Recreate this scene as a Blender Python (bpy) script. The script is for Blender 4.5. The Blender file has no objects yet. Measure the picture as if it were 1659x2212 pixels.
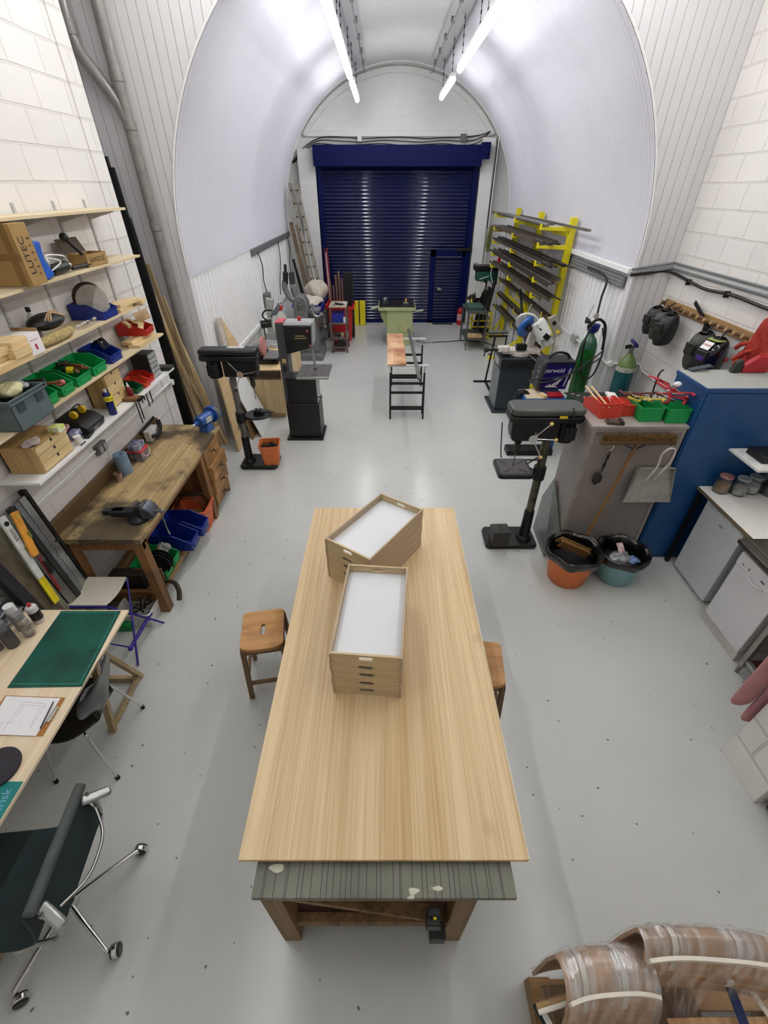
import bpy, bmesh, math, random
from mathutils import Vector, Matrix, Euler
random.seed(7)
PI = math.pi
SC = bpy.context.scene
COL = SC.collection

# ---------------------------------------------------------------- camera, light, exposure
FPX, CX, CY, CAMH = 950.0, 831.0, 1106.0, 3.12
TH = math.atan(706/950.0); CT, ST = math.cos(TH), math.sin(TH)
cam = bpy.data.cameras.new('camera'); cam_o = bpy.data.objects.new('camera', cam); COL.objects.link(cam_o)
cam.sensor_fit = 'VERTICAL'; cam.sensor_height = 36.0; cam.lens = FPX/2212*36.0
cam.shift_x = (829.5-CX)/2212
cam_o.location = (0, 0, CAMH); cam_o.rotation_euler = (PI/2-TH, 0, 0); cam.clip_start = 0.05
SC.camera = cam_o
SC.view_settings.view_transform = 'Standard'; SC.view_settings.look = 'None'
SC.view_settings.gamma = 1.0; SC.view_settings.use_curve_mapping = False
SC.view_settings.exposure = 0.34
w = bpy.data.worlds.new('World'); SC.world = w; w.use_nodes = True
w.node_tree.nodes['Background'].inputs[0].default_value = (0.9, 0.93, 1, 1)
w.node_tree.nodes['Background'].inputs[1].default_value = 0.1
TUBE_E = 24.0        # emission of every fluorescent tube

def ray(px, py):
    u = (px-CX)/FPX; v = (py-CY)/FPX
    return (u, CT-v*ST, -ST-v*CT)
def F(px, py, z=0.0):
    r = ray(px, py); t = (z-CAMH)/r[2]; return Vector((r[0]*t, r[1]*t, z))
def X(px, py, x):
    r = ray(px, py); t = x/r[0]; return Vector((x, r[1]*t, CAMH+r[2]*t))
def Y(px, py, y):
    r = ray(px, py); t = y/r[1]; return Vector((r[0]*t, y, CAMH+r[2]*t))
def V(*a): return Vector(a)

# ---------------------------------------------------------------- materials
def lin(h):
    if isinstance(h, (tuple, list)): c = [v/255 for v in h]
    else: c = [int(h[i:i+2], 16)/255 for i in (0, 2, 4)]
    return tuple((x/12.92 if x <= .04045 else ((x+.055)/1.055)**2.4) for x in c)+(1,)
MATS = {}
def nodes(name, rough=.5, metal=0.):
    m = bpy.data.materials.new(name); m.use_nodes = True; nt = m.node_tree
    b = nt.nodes['Principled BSDF']; b.inputs['Roughness'].default_value = rough; b.inputs['Metallic'].default_value = metal
    return m, nt, b
def N(nt, t, **k):
    n = nt.nodes.new(t)
    for a, v in k.items():
        if a.startswith('i_'): n.inputs[a[2:].replace('_', ' ')].default_value = v
        else: setattr(n, a, v)
    return n
def mixc(nt, fac, a, b):
    m = N(nt, 'ShaderNodeMix', data_type='RGBA')
    if isinstance(fac, float): m.inputs[0].default_value = fac
    else: nt.links.new(fac, m.inputs[0])
    for s, v in ((6, a), (7, b)):
        if isinstance(v, tuple): m.inputs[s].default_value = v
        else: nt.links.new(v, m.inputs[s])
    return m.outputs[2]
def ramp(nt, src, lo, hi):
    r = N(nt, 'ShaderNodeMapRange'); r.inputs[1].default_value = lo; r.inputs[2].default_value = hi
    nt.links.new(src, r.inputs[0]); return r.outputs[0]
def noise(nt, scale, vec=None, detail=3., sc=None):
    n = N(nt, 'ShaderNodeTexNoise'); n.inputs['Scale'].default_value = scale; n.inputs['Detail'].default_value = detail
    tc = N(nt, 'ShaderNodeTexCoord'); src = tc.outputs['Object']
    if sc:
        mp = N(nt, 'ShaderNodeMapping'); mp.inputs['Scale'].default_value = sc; nt.links.new(src, mp.inputs[0]); src = mp.outputs[0]
    nt.links.new(src, n.inputs['Vector']); return n.outputs['Fac']
def bump(nt, b, h, strength, dist=.01):
    k = N(nt, 'ShaderNodeBump'); k.inputs['Strength'].default_value = strength; k.inputs['Distance'].default_value = dist
    nt.links.new(h, k.inputs['Height']); nt.links.new(k.outputs[0], b.inputs['Normal'])
def M(c, rough=.5, metal=0., var=.12, ns=14., bmp=0., bs=60., em=0., coat=0., c2=None, trans=0., name=None, spec=None):
    """plain painted / plastic / metal surface with a little procedural mottling"""
    key = (str(c), rough, metal, var, ns, bmp, bs, em, coat, str(c2), trans)
    if key in MATS: return MATS[key]
    m, nt, b = nodes(name or 'surface_%d' % len(MATS), rough, metal)
    col = lin(c); dark = lin(c2) if c2 else tuple(v*(1-var*2) for v in col[:3])+(1,)
    f = ramp(nt, noise(nt, ns, detail=4.), .35, .7)
    nt.links.new(mixc(nt, f, col, dark), b.inputs['Base Color'])
    if bmp: bump(nt, b, noise(nt, bs), bmp)
    if em: b.inputs['Emission Color'].default_value = col; b.inputs['Emission Strength'].default_value = em
    if coat: b.inputs['Coat Weight'].default_value = coat
    if spec is not None: b.inputs['Specular IOR Level'].default_value = spec
    if trans: b.inputs['Transmission Weight'].default_value = trans
    MATS[key] = m; return m
def WOOD(c1, c2, ax=1, rough=.55, s=1., stain=None, sfac=.5, ss=4., name=None):
    key = ('w', str(c1), str(c2), ax, rough, s, str(stain), sfac, ss)
    if key in MATS: return MATS[key]
    m, nt, b = nodes(name or 'wood_%d' % len(MATS), rough)
    sc = [60*s]*3; sc[ax] = 1.6*s
    g = noise(nt, 1.0, detail=5., sc=tuple(sc)); sc2 = [9*s]*3; sc2[ax] = .7*s
    g2 = noise(nt, 1.0, detail=2., sc=tuple(sc2))
    mx = N(nt, 'ShaderNodeMath', operation='ADD'); nt.links.new(g, mx.inputs[0]); nt.links.new(g2, mx.inputs[1])
    c = mixc(nt, ramp(nt, mx.outputs[0], .82, 1.25), lin(c1), lin(c2))
    if stain:
        f = ramp(nt, noise(nt, ss, detail=6.), .5-.12*sfac, .66-.05*sfac)
        ml = N(nt, 'ShaderNodeMath', operation='MULTIPLY'); ml.inputs[1].default_value = min(1, sfac*1.6); nt.links.new(f, ml.inputs[0])
        c = mixc(nt, ml.outputs[0], c, lin(stain))
    nt.links.new(c, b.inputs['Base Color']); bump(nt, b, g, .12, .004)
    MATS[key] = m; return m

def brick_mat(name, col, mortar, bw, bh, vert_axes, rough=.55, msize=.02, strength=.6, var=.05, rnd=.3):
    m, nt, b = nodes(name, rough)
    tc = N(nt, 'ShaderNodeTexCoord'); sp = N(nt, 'ShaderNodeSeparateXYZ'); cb = N(nt, 'ShaderNodeCombineXYZ')
    nt.links.new(tc.outputs['Object'], sp.inputs[0])
    nt.links.new(sp.outputs[vert_axes[0]], cb.inputs[0]); nt.links.new(sp.outputs[vert_axes[1]], cb.inputs[1])
    br = N(nt, 'ShaderNodeTexBrick'); br.inputs['Scale'].default_value = 1
    br.inputs['Brick Width'].default_value = bw; br.inputs['Row Height'].default_value = bh
    br.inputs['Mortar Size'].default_value = msize*bh; br.inputs['Mortar Smooth'].default_value = .25
    c = lin(col); br.inputs['Color1'].default_value = c; br.inputs['Color2'].default_value = tuple(v*(1-var) for v in c[:3])+(1,)
    br.inputs['Mortar'].default_value = lin(mortar)
    dn = noise(nt, 3.0, detail=3.)
    add = N(nt, 'ShaderNodeVectorMath', operation='MULTIPLY_ADD'); 
    cb2 = N(nt, 'ShaderNodeCombineXYZ'); nt.links.new(dn, cb2.inputs[0]); nt.links.new(dn, cb2.inputs[1])
    nt.links.new(cb2.outputs[0], add.inputs[0]); add.inputs[1].default_value = (.02, .02, 0); nt.links.new(cb.outputs[0], add.inputs[2])
    nt.links.new(add.outputs[0], br.inputs['Vector']); 
    nt.links.new(br.outputs['Color'], b.inputs['Base Color'])
    n2 = noise(nt, 70., detail=6.); n3 = noise(nt, 6., detail=3.)
    inv = N(nt, 'ShaderNodeMath', operation='MULTIPLY_ADD'); nt.links.new(br.outputs['Fac'], inv.inputs[0]); inv.inputs[1].default_value = -1.4
    nt.links.new(n3, inv.inputs[2])
    ad = N(nt, 'ShaderNodeMath', operation='MULTIPLY_ADD'); nt.links.new(n2, ad.inputs[0]); ad.inputs[1].default_value = rnd; nt.links.new(inv.outputs[0], ad.inputs[2])
    bump(nt, b, ad.outputs[0], strength, .012)
    return m

# ---------------------------------------------------------------- mesh builder and object tree
WORLD_MODE = {}
def root_of(o):
    while o.parent: o = o.parent
    return o
def frame(d, up=Vector((0, 0, 1))):
    d = d.normalized()
    if abs(d.dot(up)) > .99: up = Vector((0, 1, 0))
    s = d.cross(up).normalized(); u = s.cross(d).normalized()
    return s, u
class MB:
    def __init__(s): s.bm = bmesh.new()
    def face(s, vs):
        try: return s.bm.faces.new([s.bm.verts.new(v) for v in vs])
        except ValueError: return None
    def box(s, x0, x1, y0, y1, z0, z1, M_=None):
        c = [(x, y, z) for z in (z0, z1) for y in (y0, y1) for x in (x0, x1)]
        vs = [s.bm.verts.new((M_ @ Vector(v)) if M_ else v) for v in c]
        for f in ((0, 2, 3, 1), (4, 5, 7, 6), (0, 1, 5, 4), (2, 6, 7, 3), (0, 4, 6, 2), (1, 3, 7, 5)): s.bm.faces.new([vs[i] for i in f])
        return s
    def ob(s, c, size, rot=(0, 0, 0)):
        m = Matrix.Translation(Vector(c)) @ Euler(rot).to_matrix().to_4x4(); a, b, h = [v/2 for v in size]
        return s.box(-a, a, -b, b, -h, h, m)
    def beam(s, p0, p1, wd, ht, up=(0, 0, 1)):
        p0 = Vector(p0); p1 = Vector(p1); sd, u = frame(p1-p0, Vector(up)); a, b = sd*wd/2, u*ht/2
        vs = [s.bm.verts.new(p+q) for p in (p0, p1) for q in (-a-b, a-b, a+b, -a+b)]
        for f in ((3, 2, 1, 0), (4, 5, 6, 7), (0, 1, 5, 4), (1, 2, 6, 5), (2, 3, 7, 6), (3, 0, 4, 7)): s.bm.faces.new([vs[i] for i in f])
        return s
    def rings(s, R, closed=False, cap=True):
        rr = [[s.bm.verts.new(p) for p in r] for r in R]; n = len(rr[0]); L = len(rr)
        for i in range(L if closed else L-1):
            a, b = rr[i], rr[(i+1) % L]
            for j in range(n):
                try: s.bm.faces.new((a[j], a[(j+1) % n], b[(j+1) % n], b[j]))
                except ValueError: pass
        if cap and not closed:
            for r, rev in ((rr[0], True), (rr[-1], False)):
                try: s.bm.faces.new(list(reversed(r)) if rev else r)
                except ValueError: pass
        return s
    def cyl(s, p0, p1, r, r2=None, n=16, cap=True):
        p0 = Vector(p0); p1 = Vector(p1); r2 = r if r2 is None else r2; sd, u = frame(p1-p0)
        f = lambda p, q: [p+(sd*math.cos(2*PI*k/n)+u*math.sin(2*PI*k/n))*q for k in range(n)]
        return s.rings([f(p0, r), f(p1, r2)], cap=cap)
    def tube(s, pts, r, n=8, closed=False, smooth=0):
        P = [Vector(p) for p in pts]
        if smooth: P = spline(P, smooth, closed)
        R = []; prev = None; L = len(P)
        for i, p in enumerate(P):
            a = P[(i-1) % L] if (i > 0 or closed) else p; b = P[(i+1) % L] if (i < L-1 or closed) else p
            d = (b-a)
            if d.length < 1e-9: d = Vector((0, 0, 1))
            d.normalize()
            if prev is None: sd, u = frame(d)
            else:
                sd = prev-d*prev.dot(d)
                if sd.length < 1e-6: sd, _ = frame(d)
                sd.normalize(); u = sd.cross(d).normalized()
            prev = sd; rr = r[i] if isinstance(r, list) else r
            R.append([p+(sd*math.cos(2*PI*k/n)+u*math.sin(2*PI*k/n))*rr for k in range(n)])
        return s.rings(R, closed)
    def lathe(s, prof, c=(0, 0, 0), n=24, M_=None, cap=True):
        c = Vector(c); R = []
        for r, z in prof:
            ring = [Vector((r*math.cos(2*PI*k/n), r*math.sin(2*PI*k/n), z)) for k in range(n)]
            R.append([(M_ @ v if M_ else v)+c for v in ring])
        return s.rings(R, cap=cap)
    def prism(s, pts, a, b, ax='z', M_=None):
        def mk(p, t):
            v = Vector((p[0], p[1], t)) if ax == 'z' else (Vector((p[0], t, p[1])) if ax == 'y' else Vector((t, p[0], p[1])))
            return M_ @ v if M_ else v
        return s.rings([[mk(p, a) for p in pts], [mk(p, b) for p in pts]])
    def ball(s, c, r, sc=(1, 1, 1), n=14, rot=(0, 0, 0), jit=0.):
        m = Matrix.Translation(Vector(c)) @ Euler(rot).to_matrix().to_4x4() @ Matrix.Diagonal((*sc, 1)); R = []
        k = n//2
        for i in range(1, k):
            t = PI*i/k; R.append([m @ (Vector((math.sin(t)*math.cos(2*PI*j/n), math.sin(t)*math.sin(2*PI*j/n), -math.cos(t)))*r*(1+random.uniform(-jit, jit))) for j in range(n)])
        return s.rings(R)
    def sheet(s, G, th=0.):
        vs = [[s.bm.verts.new(p) for p in row] for row in G]
        fs = [s.bm.faces.new((vs[i][j], vs[i][j+1], vs[i+1][j+1], vs[i+1][j])) for i in range(len(G)-1) for j in range(len(G[0])-1)]
        if th: bmesh.ops.recalc_face_normals(s.bm, faces=fs); bmesh.ops.solidify(s.bm, geom=fs, thickness=th)
        return s
    def build(s, name, mat, parent=None, bevel=0., label=None, kind=None, smooth=True, sub=0, cat=None, group=None, seg=2, ang=40, recalc=True):
        bm = s.bm
        if recalc: bmesh.ops.recalc_face_normals(bm, faces=bm.faces)
        me = bpy.data.meshes.new(name)
        if parent:
            r = root_of(parent)
            if WORLD_MODE.get(r.name): bm.transform(WORLD_MODE[r.name])
        bm.to_mesh(me); bm.free(); s.bm = None
        if mat: me.materials.append(mat)
        if smooth and me.polygons:
            me.polygons.foreach_set('use_smooth', [True]*len(me.polygons)); me.set_sharp_from_angle(angle=math.radians(ang))
        o = bpy.data.objects.new(name, me); COL.objects.link(o)
        if parent: o.parent = parent
        if bevel:
            b = o.modifiers.new('bevel', 'BEVEL'); b.width = bevel; b.segments = seg; b.limit_method = 'ANGLE'; b.angle_limit = math.radians(50)
        if sub: q = o.modifiers.new('sub', 'SUBSURF'); q.levels = sub; q.render_levels = sub
        if label: o['label'] = label
        if kind: o['kind'] = kind
        if cat: o['category'] = cat
        if group: o['group'] = group
        return o
def spline(P, k=6, closed=False):
    out = []; L = len(P)
    for i in range(L if closed else L-1):
        g = lambda j: P[j % L] if closed else P[max(0, min(L-1, j))]
        p0, p1, p2, p3 = g(i-1), g(i), g(i+1), g(i+2)
        for q in range(k):
            t = q/k; out.append(.5*((2*p1)+(p2-p0)*t+(2*p0-5*p1+4*p2-p3)*t*t+(3*p1-p0-3*p2+p3)*t**3))
    if not closed: out.append(P[-1])
    return out
def thing(name, label, cat, loc=(0, 0, 0), rz=0., group=None, world=False, rot=None):
    o = bpy.data.objects.new(name, None); COL.objects.link(o); o.empty_display_size = .1
    o.location = loc; o.rotation_euler = rot or (0, 0, rz); o['label'] = label; o['category'] = cat
    if group: o['group'] = group
    if world: WORLD_MODE[o.name] = (Matrix.Translation(Vector(loc)) @ Euler(rot or (0, 0, rz)).to_matrix().to_4x4()).inverted()
    return o
def dup(root, loc, rz=None, label=None, group=None, rot=None, scale=None):
    r = root.copy(); COL.objects.link(r); r.location = loc
    if rz is not None: r.rotation_euler = (0, 0, rz)
    if rot: r.rotation_euler = rot
    if scale: r.scale = scale
    if label: r['label'] = label
    if group: r['group'] = group
    for ch in list(root.children):
        c = ch.copy(); COL.objects.link(c); c.parent = r
        for g in list(ch.children):
            d = g.copy(); COL.objects.link(d); d.parent = c
    return r
def one(mb, name, mat, label, cat, group=None, **k):
    """a thing that is a single mesh: origin moved to its base centre"""
    o = mb.build(name, mat, **k); me = o.data
    n = len(me.vertices)
    xs = [v.co.x for v in me.vertices]; ys = [v.co.y for v in me.vertices]; zs = [v.co.z for v in me.vertices]
    c = Vector(((min(xs)+max(xs))/2, (min(ys)+max(ys))/2, min(zs)))
    me.transform(Matrix.Translation(-c)); o.location = c
    o['label'] = label; o['category'] = cat
    if group: o['group'] = group
    return o
def text(txt, size, M4, mat, name, parent, extr=.0006, align='CENTER', shear=0., sx=1.):
    cu = bpy.data.curves.new(name, 'FONT'); cu.body = txt; cu.size = size; cu.extrude = extr; cu.align_x = align; cu.align_y = 'CENTER'; cu.shear = shear
    o = bpy.data.objects.new(name, cu); COL.objects.link(o)
    dg = bpy.context.evaluated_depsgraph_get(); me = bpy.data.meshes.new_from_object(o.evaluated_get(dg)); bpy.data.objects.remove(o)
    me.transform(M4 @ Matrix.Diagonal((sx, 1, 1, 1)))
    r = root_of(parent)
    if WORLD_MODE.get(r.name): me.transform(WORLD_MODE[r.name])
    me.materials.clear(); me.materials.append(mat)
    t = bpy.data.objects.new(name, me); COL.objects.link(t); t.parent = parent; return t
def basis(o, ex, ey):
    ex = Vector(ex).normalized(); ey = Vector(ey).normalized(); ez = ex.cross(ey).normalized(); ey = ez.cross(ex)
    m = Matrix.Identity(4)
    for i, a in enumerate((ex, ey, ez)):
        for j in range(3): m[j][i] = a[j]
    m.translation = Vector(o); return m

WHITE = M('ECECEA', .45, var=.03, name='white_paint'); BLACK = M('0E0E10', .45, var=.1, name='black_plastic')
BLACKM = M('111214', .35, var=.15, name='black_enamel'); CHROME = M('D8D8D8', .18, 1., var=.03, name='chrome')
STEEL = M('8C8C88', .35, .9, var=.15, name='steel'); DSTEEL = M('3C3A38', .45, .7, var=.3, name='dark_steel')
ALU = M('B9BAB8', .35, .85, var=.12, name='aluminium'); GREY = M('6E7072', .5, name='grey_paint')
RUBBER = M('151515', .8, name='rubber'); GALV = M('9EA3A6', .4, .7, var=.15, ns=40, name='galvanised')
YEL = M('F0DC1E', .45, var=.08, name='yellow_paint'); RED = M('B8161A', .45, var=.1, name='red_plastic')
GREEN = M('0C8C46', .45, var=.1, name='green_plastic'); BLUE = M('16309A', .45, var=.1, name='blue_plastic')
PLY = WOOD('E0C79A', 'C9A871', 1); PLYX = WOOD('E0C79A', 'C9A871', 0); PLYZ = WOOD('DFC79C', 'C8A873', 2)
PINE = WOOD('E8CFA0', 'D0AC74', 1); CORD = M('0C0C0C', .5, name='black_cord')
# ================================================================ the setting
XL, XR = -2.66, 3.5             # side walls of the front room
AC, AR, AZ = .325, 2.73, 2.5    # arch centre, radius, springing
YF, YE = 6.06, 13.05            # front face of the arch, end of the lining
YW = 13.4                       # brick end wall
YN, ZC = -2.6, 6.2

def floor_mat():
    m, nt, b = nodes('painted_floor', .2)
    n1 = ramp(nt, noise(nt, 1.1, detail=5.), .3, .75); c = mixc(nt, n1, lin('C9CAC6'), lin('C0C2BF'))
    v = N(nt, 'ShaderNodeTexVoronoi', voronoi_dimensions='2D'); v.inputs['Scale'].default_value = 6.5
    tc = N(nt, 'ShaderNodeTexCoord'); wn = N(nt, 'ShaderNodeTexNoise'); wn.inputs['Scale'].default_value = 30
    nt.links.new(tc.outputs['Object'], wn.inputs['Vector'])
    ad = N(nt, 'ShaderNodeVectorMath', operation='MULTIPLY_ADD'); nt.links.new(wn.outputs['Color'], ad.inputs[0]); ad.inputs[1].default_value = (.03, .03, 0); nt.links.new(tc.outputs['Object'], ad.inputs[2])
    nt.links.new(ad.outputs[0], v.inputs['Vector'])
    th = N(nt, 'ShaderNodeMath', operation='LESS_THAN'); nt.links.new(v.outputs['Distance'], th.inputs[0])
    sel = N(nt, 'ShaderNodeSeparateColor'); nt.links.new(v.outputs['Color'], sel.inputs[0])
    tz_ = N(nt, 'ShaderNodeMath', operation='MULTIPLY_ADD'); nt.links.new(sel.outputs[1], tz_.inputs[0]); tz_.inputs[1].default_value = .04; tz_.inputs[2].default_value = .012; nt.links.new(tz_.outputs[0], th.inputs[1])
    s2 = N(nt, 'ShaderNodeMath', operation='LESS_THAN'); nt.links.new(sel.outputs[0], s2.inputs[0]); s2.inputs[1].default_value = .33
    mu = N(nt, 'ShaderNodeMath', operation='MULTIPLY'); nt.links.new(th.outputs[0], mu.inputs[0]); nt.links.new(s2.outputs[0], mu.inputs[1])
    mu2 = N(nt, 'ShaderNodeMath', operation='MULTIPLY'); nt.links.new(mu.outputs[0], mu2.inputs[0]); mu2.inputs[1].default_value = .75
    c = mixc(nt, mu2.outputs[0], c, lin('3A3A38'))
    nt.links.new(c, b.inputs['Base Color'])
    r = ramp(nt, noise(nt, 4., detail=4.), .3, .8); mr = N(nt, 'ShaderNodeMapRange'); mr.inputs[3].default_value = .2; mr.inputs[4].default_value = .32
    nt.links.new(r, mr.inputs[0]); b.inputs['Roughness'].default_value = .2
    bump(nt, b, noise(nt, 12., detail=5.), .09, .01); return m
MB().box(-4.2, 4.4, YN-.1, YW+.2, -.12, 0).build('floor', floor_mat(), kind='structure')

BLK = brick_mat('painted_blockwork', 'E2DEDA', 'D6D1CC', .44, .225, (1, 2), rough=.5, msize=.04, strength=.75)
BLKX = brick_mat('painted_blockwork_x', 'F1EDE8', 'D6CFC8', .44, .225, (0, 2), rough=.5, msize=.035, strength=.75)
BRK = brick_mat('painted_brick', 'E9E9E6', 'E6E6E3', .225, .075, (0, 2), rough=.5, msize=.1, strength=.3)
BRKY = brick_mat('painted_brick_y', 'E9E9E6', 'E6E6E3', .225, .075, (1, 2), rough=.5, msize=.1, strength=.3)

b = MB(); b.box(XL-.2, XL, YN, 5.08, 0, ZC); b.box(XL-.2, XL-.012, 5.08, 5.14, 0, ZC); b.box(XL-.2, XL, 5.14, 5.36, 0, ZC); b.build('wall_left', BLK, kind='structure', smooth=False)
MB().box(-3.9, -3.7, 4.9, YF+.1, 0, ZC).build('wall_left_recess', WHITE, kind='structure')
MB().box(-3.7, XL-.2, 5.16, 5.3, 0, ZC).build('wall_left_return', WHITE, kind='structure')
b = MB(); b.box(XR, XR+.2, YN, 3.72, 0, ZC); b.box(XR+.012, XR+.2, 3.72, 3.74, 0, ZC); b.box(XR, XR+.2, 3.74, YF+.1, 0, ZC)
b.build('wall_right', BLK, kind='structure', smooth=False)
MB().box(-3.9, 4.0, YN-.2, YN, 0, ZC).build('wall_back', WHITE, kind='structure')
MB().box(-3.9, 4.0, YN-.2, YF+.2, ZC, ZC+.1).build('ceiling_front', WHITE, kind='structure')
# low white block wall end at the right
MB().box(2.32, XR-.002, 1.13, 1.45, 0, 2.9).build('wall_right_low', brick_mat('painted_blockwork_low', 'EEEBE6', 'D2CCC6', .44, .225, (1, 2), rough=.5, msize=.04, strength=.8), kind='structure', bevel=.004)

# boarded face around the arch
def board_mat():
    m, nt, b = nodes('grooved_boards', .42); b.inputs['Base Color'].default_value = lin('DBD9DB')
    tc = N(nt, 'ShaderNodeTexCoord'); sp = N(nt, 'ShaderNodeSeparateXYZ'); nt.links.new(tc.outputs['Object'], sp.inputs[0])
    k = N(nt, 'ShaderNodeMath', operation='PINGPONG'); nt.links.new(sp.outputs[0], k.inputs[0]); k.inputs[1].default_value = .05
    g = ramp(nt, k.outputs[0], .0, .004); bump(nt, b, g, .9, .008); return m
def arch_pts(n=64, r=AR):
    P = [(AC-r, 0.), (AC-r, 1.2), (AC-r, 2.2)]
    P += [(AC-r*math.cos(PI*i/n), AZ+r*math.sin(PI*i/n)) for i in range(n+1)]
    return P+[(AC+r, 2.2), (AC+r, 1.2), (AC+r, 0.)]
A = arch_pts(); b = MB()
def outer(p):
    x, z = p
    if z <= AZ: return (-3.7 if x < AC else XR, z)
    dx, dz = x-AC, z-AZ; W = (AC+3.7) if dx < 0 else (XR-AC); t = min(W/abs(dx) if abs(dx) > 1e-6 else 1e9, (ZC-AZ)/dz if dz > 1e-6 else 1e9)
    return (AC+dx*t, AZ+dz*t)
fr = [[Vector((p[0], YF, p[1])), Vector((outer(p)[0], YF, outer(p)[1]))] for p in A]
b.sheet(fr)
# corner patches of the rectangle
for i in range(len(A)-1):
    o0, o1 = outer(A[i]), outer(A[i+1])
    if abs(o0[0]-o1[0]) > 1e-4 and abs(o0[1]-o1[1]) > 1e-4:
        cx = o0[0] if abs(abs(o0[0]-AC)-(AC+3.7 if o0[0] < AC else XR-AC)) < 1e-3 else o1[0]
        b.face([(o0[0], YF, o0[1]), (o1[0], YF, o1[1]), (cx, YF, ZC)])
b.sheet([[Vector((p[0], YF, p[1])), Vector((p[0], YF+.12, p[1]))] for p in A])
b.build('wall_arch_face', board_mat(), kind='structure', smooth=False)

# corrugated lining: left and right sheets, smooth crown, lower cladding
def corr(y): return .016*math.sin(2*PI*y/.076)
def lining(side, name, mat):
    a0 = math.radians(70.8); G = []; prof = [(1., -.3), (1., 0.)]
    pr = [(-AR, 2.2), (-AR, 2.5)] + [(-AR*math.cos(a0*i/30), AZ+AR*math.sin(a0*i/30)) for i in range(1, 31)]
    ny = int((YE-YF)/.0127)
    for (dx, z) in pr:
        n = Vector((dx, 0, max(0, z-AZ))).normalized(); row = []
        for j in range(ny+1):
            y = YF+.005+(YE-YF)*j/ny; c = corr(y); row.append(Vector((AC-side*(dx+n.x*c)*-1 if side < 0 else AC-(dx+n.x*c), y, z+n.z*c)) if False else Vector((AC+side*-(dx+n.x*c), y, z+n.z*c)))
        G.append(row)
    MB().sheet(G).build(name, mat, kind='structure', ang=60)
LIN = M('D3D2DA', .34, var=.015, ns=2, name='corrugated_lining')
lining(-1, 'wall_vault_left', LIN); lining(1, 'wall_vault_right', LIN)
G = []
for i in range(13):
    t = math.radians(70.8)+(PI-2*math.radians(70.8))*i/12
    G.append([Vector((AC-(AR-.01)*math.cos(t), YF+.005+j*(YE-YF-.01)/8, AZ+(AR-.01)*math.sin(t))) for j in range(9)])
MB().sheet(G).build('ceiling_vault', M('CCCCCE', .6, var=.04, bmp=.5, bs=45, name='stippled_crown'), kind='structure')
def cladding(x, s, name):
    row = []; y = YF+.01
    while y < YE:
        for dy, dd in ((0, 0), (.03, 0), (.042, .022), (.118, .022), (.13, 0)):
            row.append((min(y+dy, YE), dd))
        y += .15
    MB().sheet([[Vector((x+s*d, yy, z)) for yy, d in row] for z in (0, 2.2)], 0).build(name, M('ECECEC', .4, var=.02, name='white_cladding'), kind='structure', smooth=False)
cladding(AC-AR-.004, -1, 'wall_lower_left'); cladding(AC+AR+.004, 1, 'wall_lower_right')
# solid backing behind the lining
b = MB(); B = arch_pts(r=AR+.16)
b.sheet([[Vector((p[0], y, p[1])) for y in (YF+.12, YW+.1)] for p in B]); b.build('wall_vault_brick', BRKY, kind='structure')
# edge trims round both ends of the lining
for k, (yy, rr) in enumerate(((YF-.012, .012), (YE+.005, .02))):
    MB().tube([Vector((p[0], yy, p[1])) for p in arch_pts(r=AR-.004)[2:-2]], rr, 6).build('trim_%d' % (k+1), WHITE, kind='structure')
MB().sheet([[Vector((p[0], YE, p[1])), Vector((AC+(p[0]-AC)*(AR+.16)/AR, YE, AZ+(p[1]-AZ)*(AR+.16)/AR if p[1] > AZ else p[1]))] for p in A]).build('trim_3', WHITE, kind='structure')
# end wall
SX0, SX1, SZ = -1.62, 2.24, 3.84
b = MB(); b.box(AC-AR-.2, SX0+.1, YW, YW+.15, 0, 5.5); b.box(SX1-.1, AC+AR+.2, YW, YW+.15, 0, 5.5); b.box(SX0+.1, SX1-.1, YW, YW+.15, 3.6, 5.5)
b.build('wall_end', BRK, kind='structure', smooth=False)
b = MB(); b.box(-2.04, -1.6, YW-.24, YW-.002, 0, 3.8); b.build('trim_4', BRK, kind='structure', bevel=.01)
b = MB(); b.box(2.26, 2.56, YW-.24, YW-.002, 0, 4.0); b.build('trim_5', BRK, kind='structure', bevel=.01)
# corbelled ledge above the shutter
b = MB(); b.box(-1.9, 2.5, YW-.05, YW, 4.02, 4.13); b.build('trim_6', BRK, kind='structure', bevel=.008)
b = MB()
pts = [Vector((AC-AR*.985*math.cos(PI*i/40), YW-.06, AZ+AR*.965*math.sin(PI*i/40))) for i in range(8, 33)]
for p, q in zip(pts[:-1], pts[1:]): b.beam(p, q, .1, .07, up=(0, 1, 0))
b.build('trim_7', BRK, kind='structure')
# white skirting channel and rails along the lower cladding
MB().box(AC-AR, AC-AR+.035, YF+.9, YE, .93, 1.0).build('trim_8', WHITE, kind='structure', bevel=.004)

# roller shutter = door_1
D = bpy.data.objects.new('door_1', None); COL.objects.link(D); D.location = (.3, 13.2, 0); D['kind'] = 'structure'
WORLD_MODE[D.name] = Matrix.Translation(-D.location)
NAVY = M('030C42', .1, var=.03, name='navy_gloss', spec=.45); NAVY2 = M('04114C', .4, var=.12, name='navy_paint', spec=.15)
def slats(x0, x1, z0, z1, y):
    rows = []; n = int((z1-z0)/.077)
    for i in range(n):
        z = z0+i*.077
        for t in range(8): rows.append((z+.077*t/8, y-.016*math.sin(PI*min(1, t/6.2))))
    rows.append((z1, y))
    return MB().sheet([[Vector((x0, yy, z)), Vector((x1, yy, z))] for z, yy in rows])
slats(SX0+.12, 1.22, .05, 3.5, 13.26).build('shutter_curtain', NAVY, D, ang=50)
slats(1.22, SX1-.14, 1.74, 3.5, 13.26).build('shutter_curtain', NAVY, D, ang=50)
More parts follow.
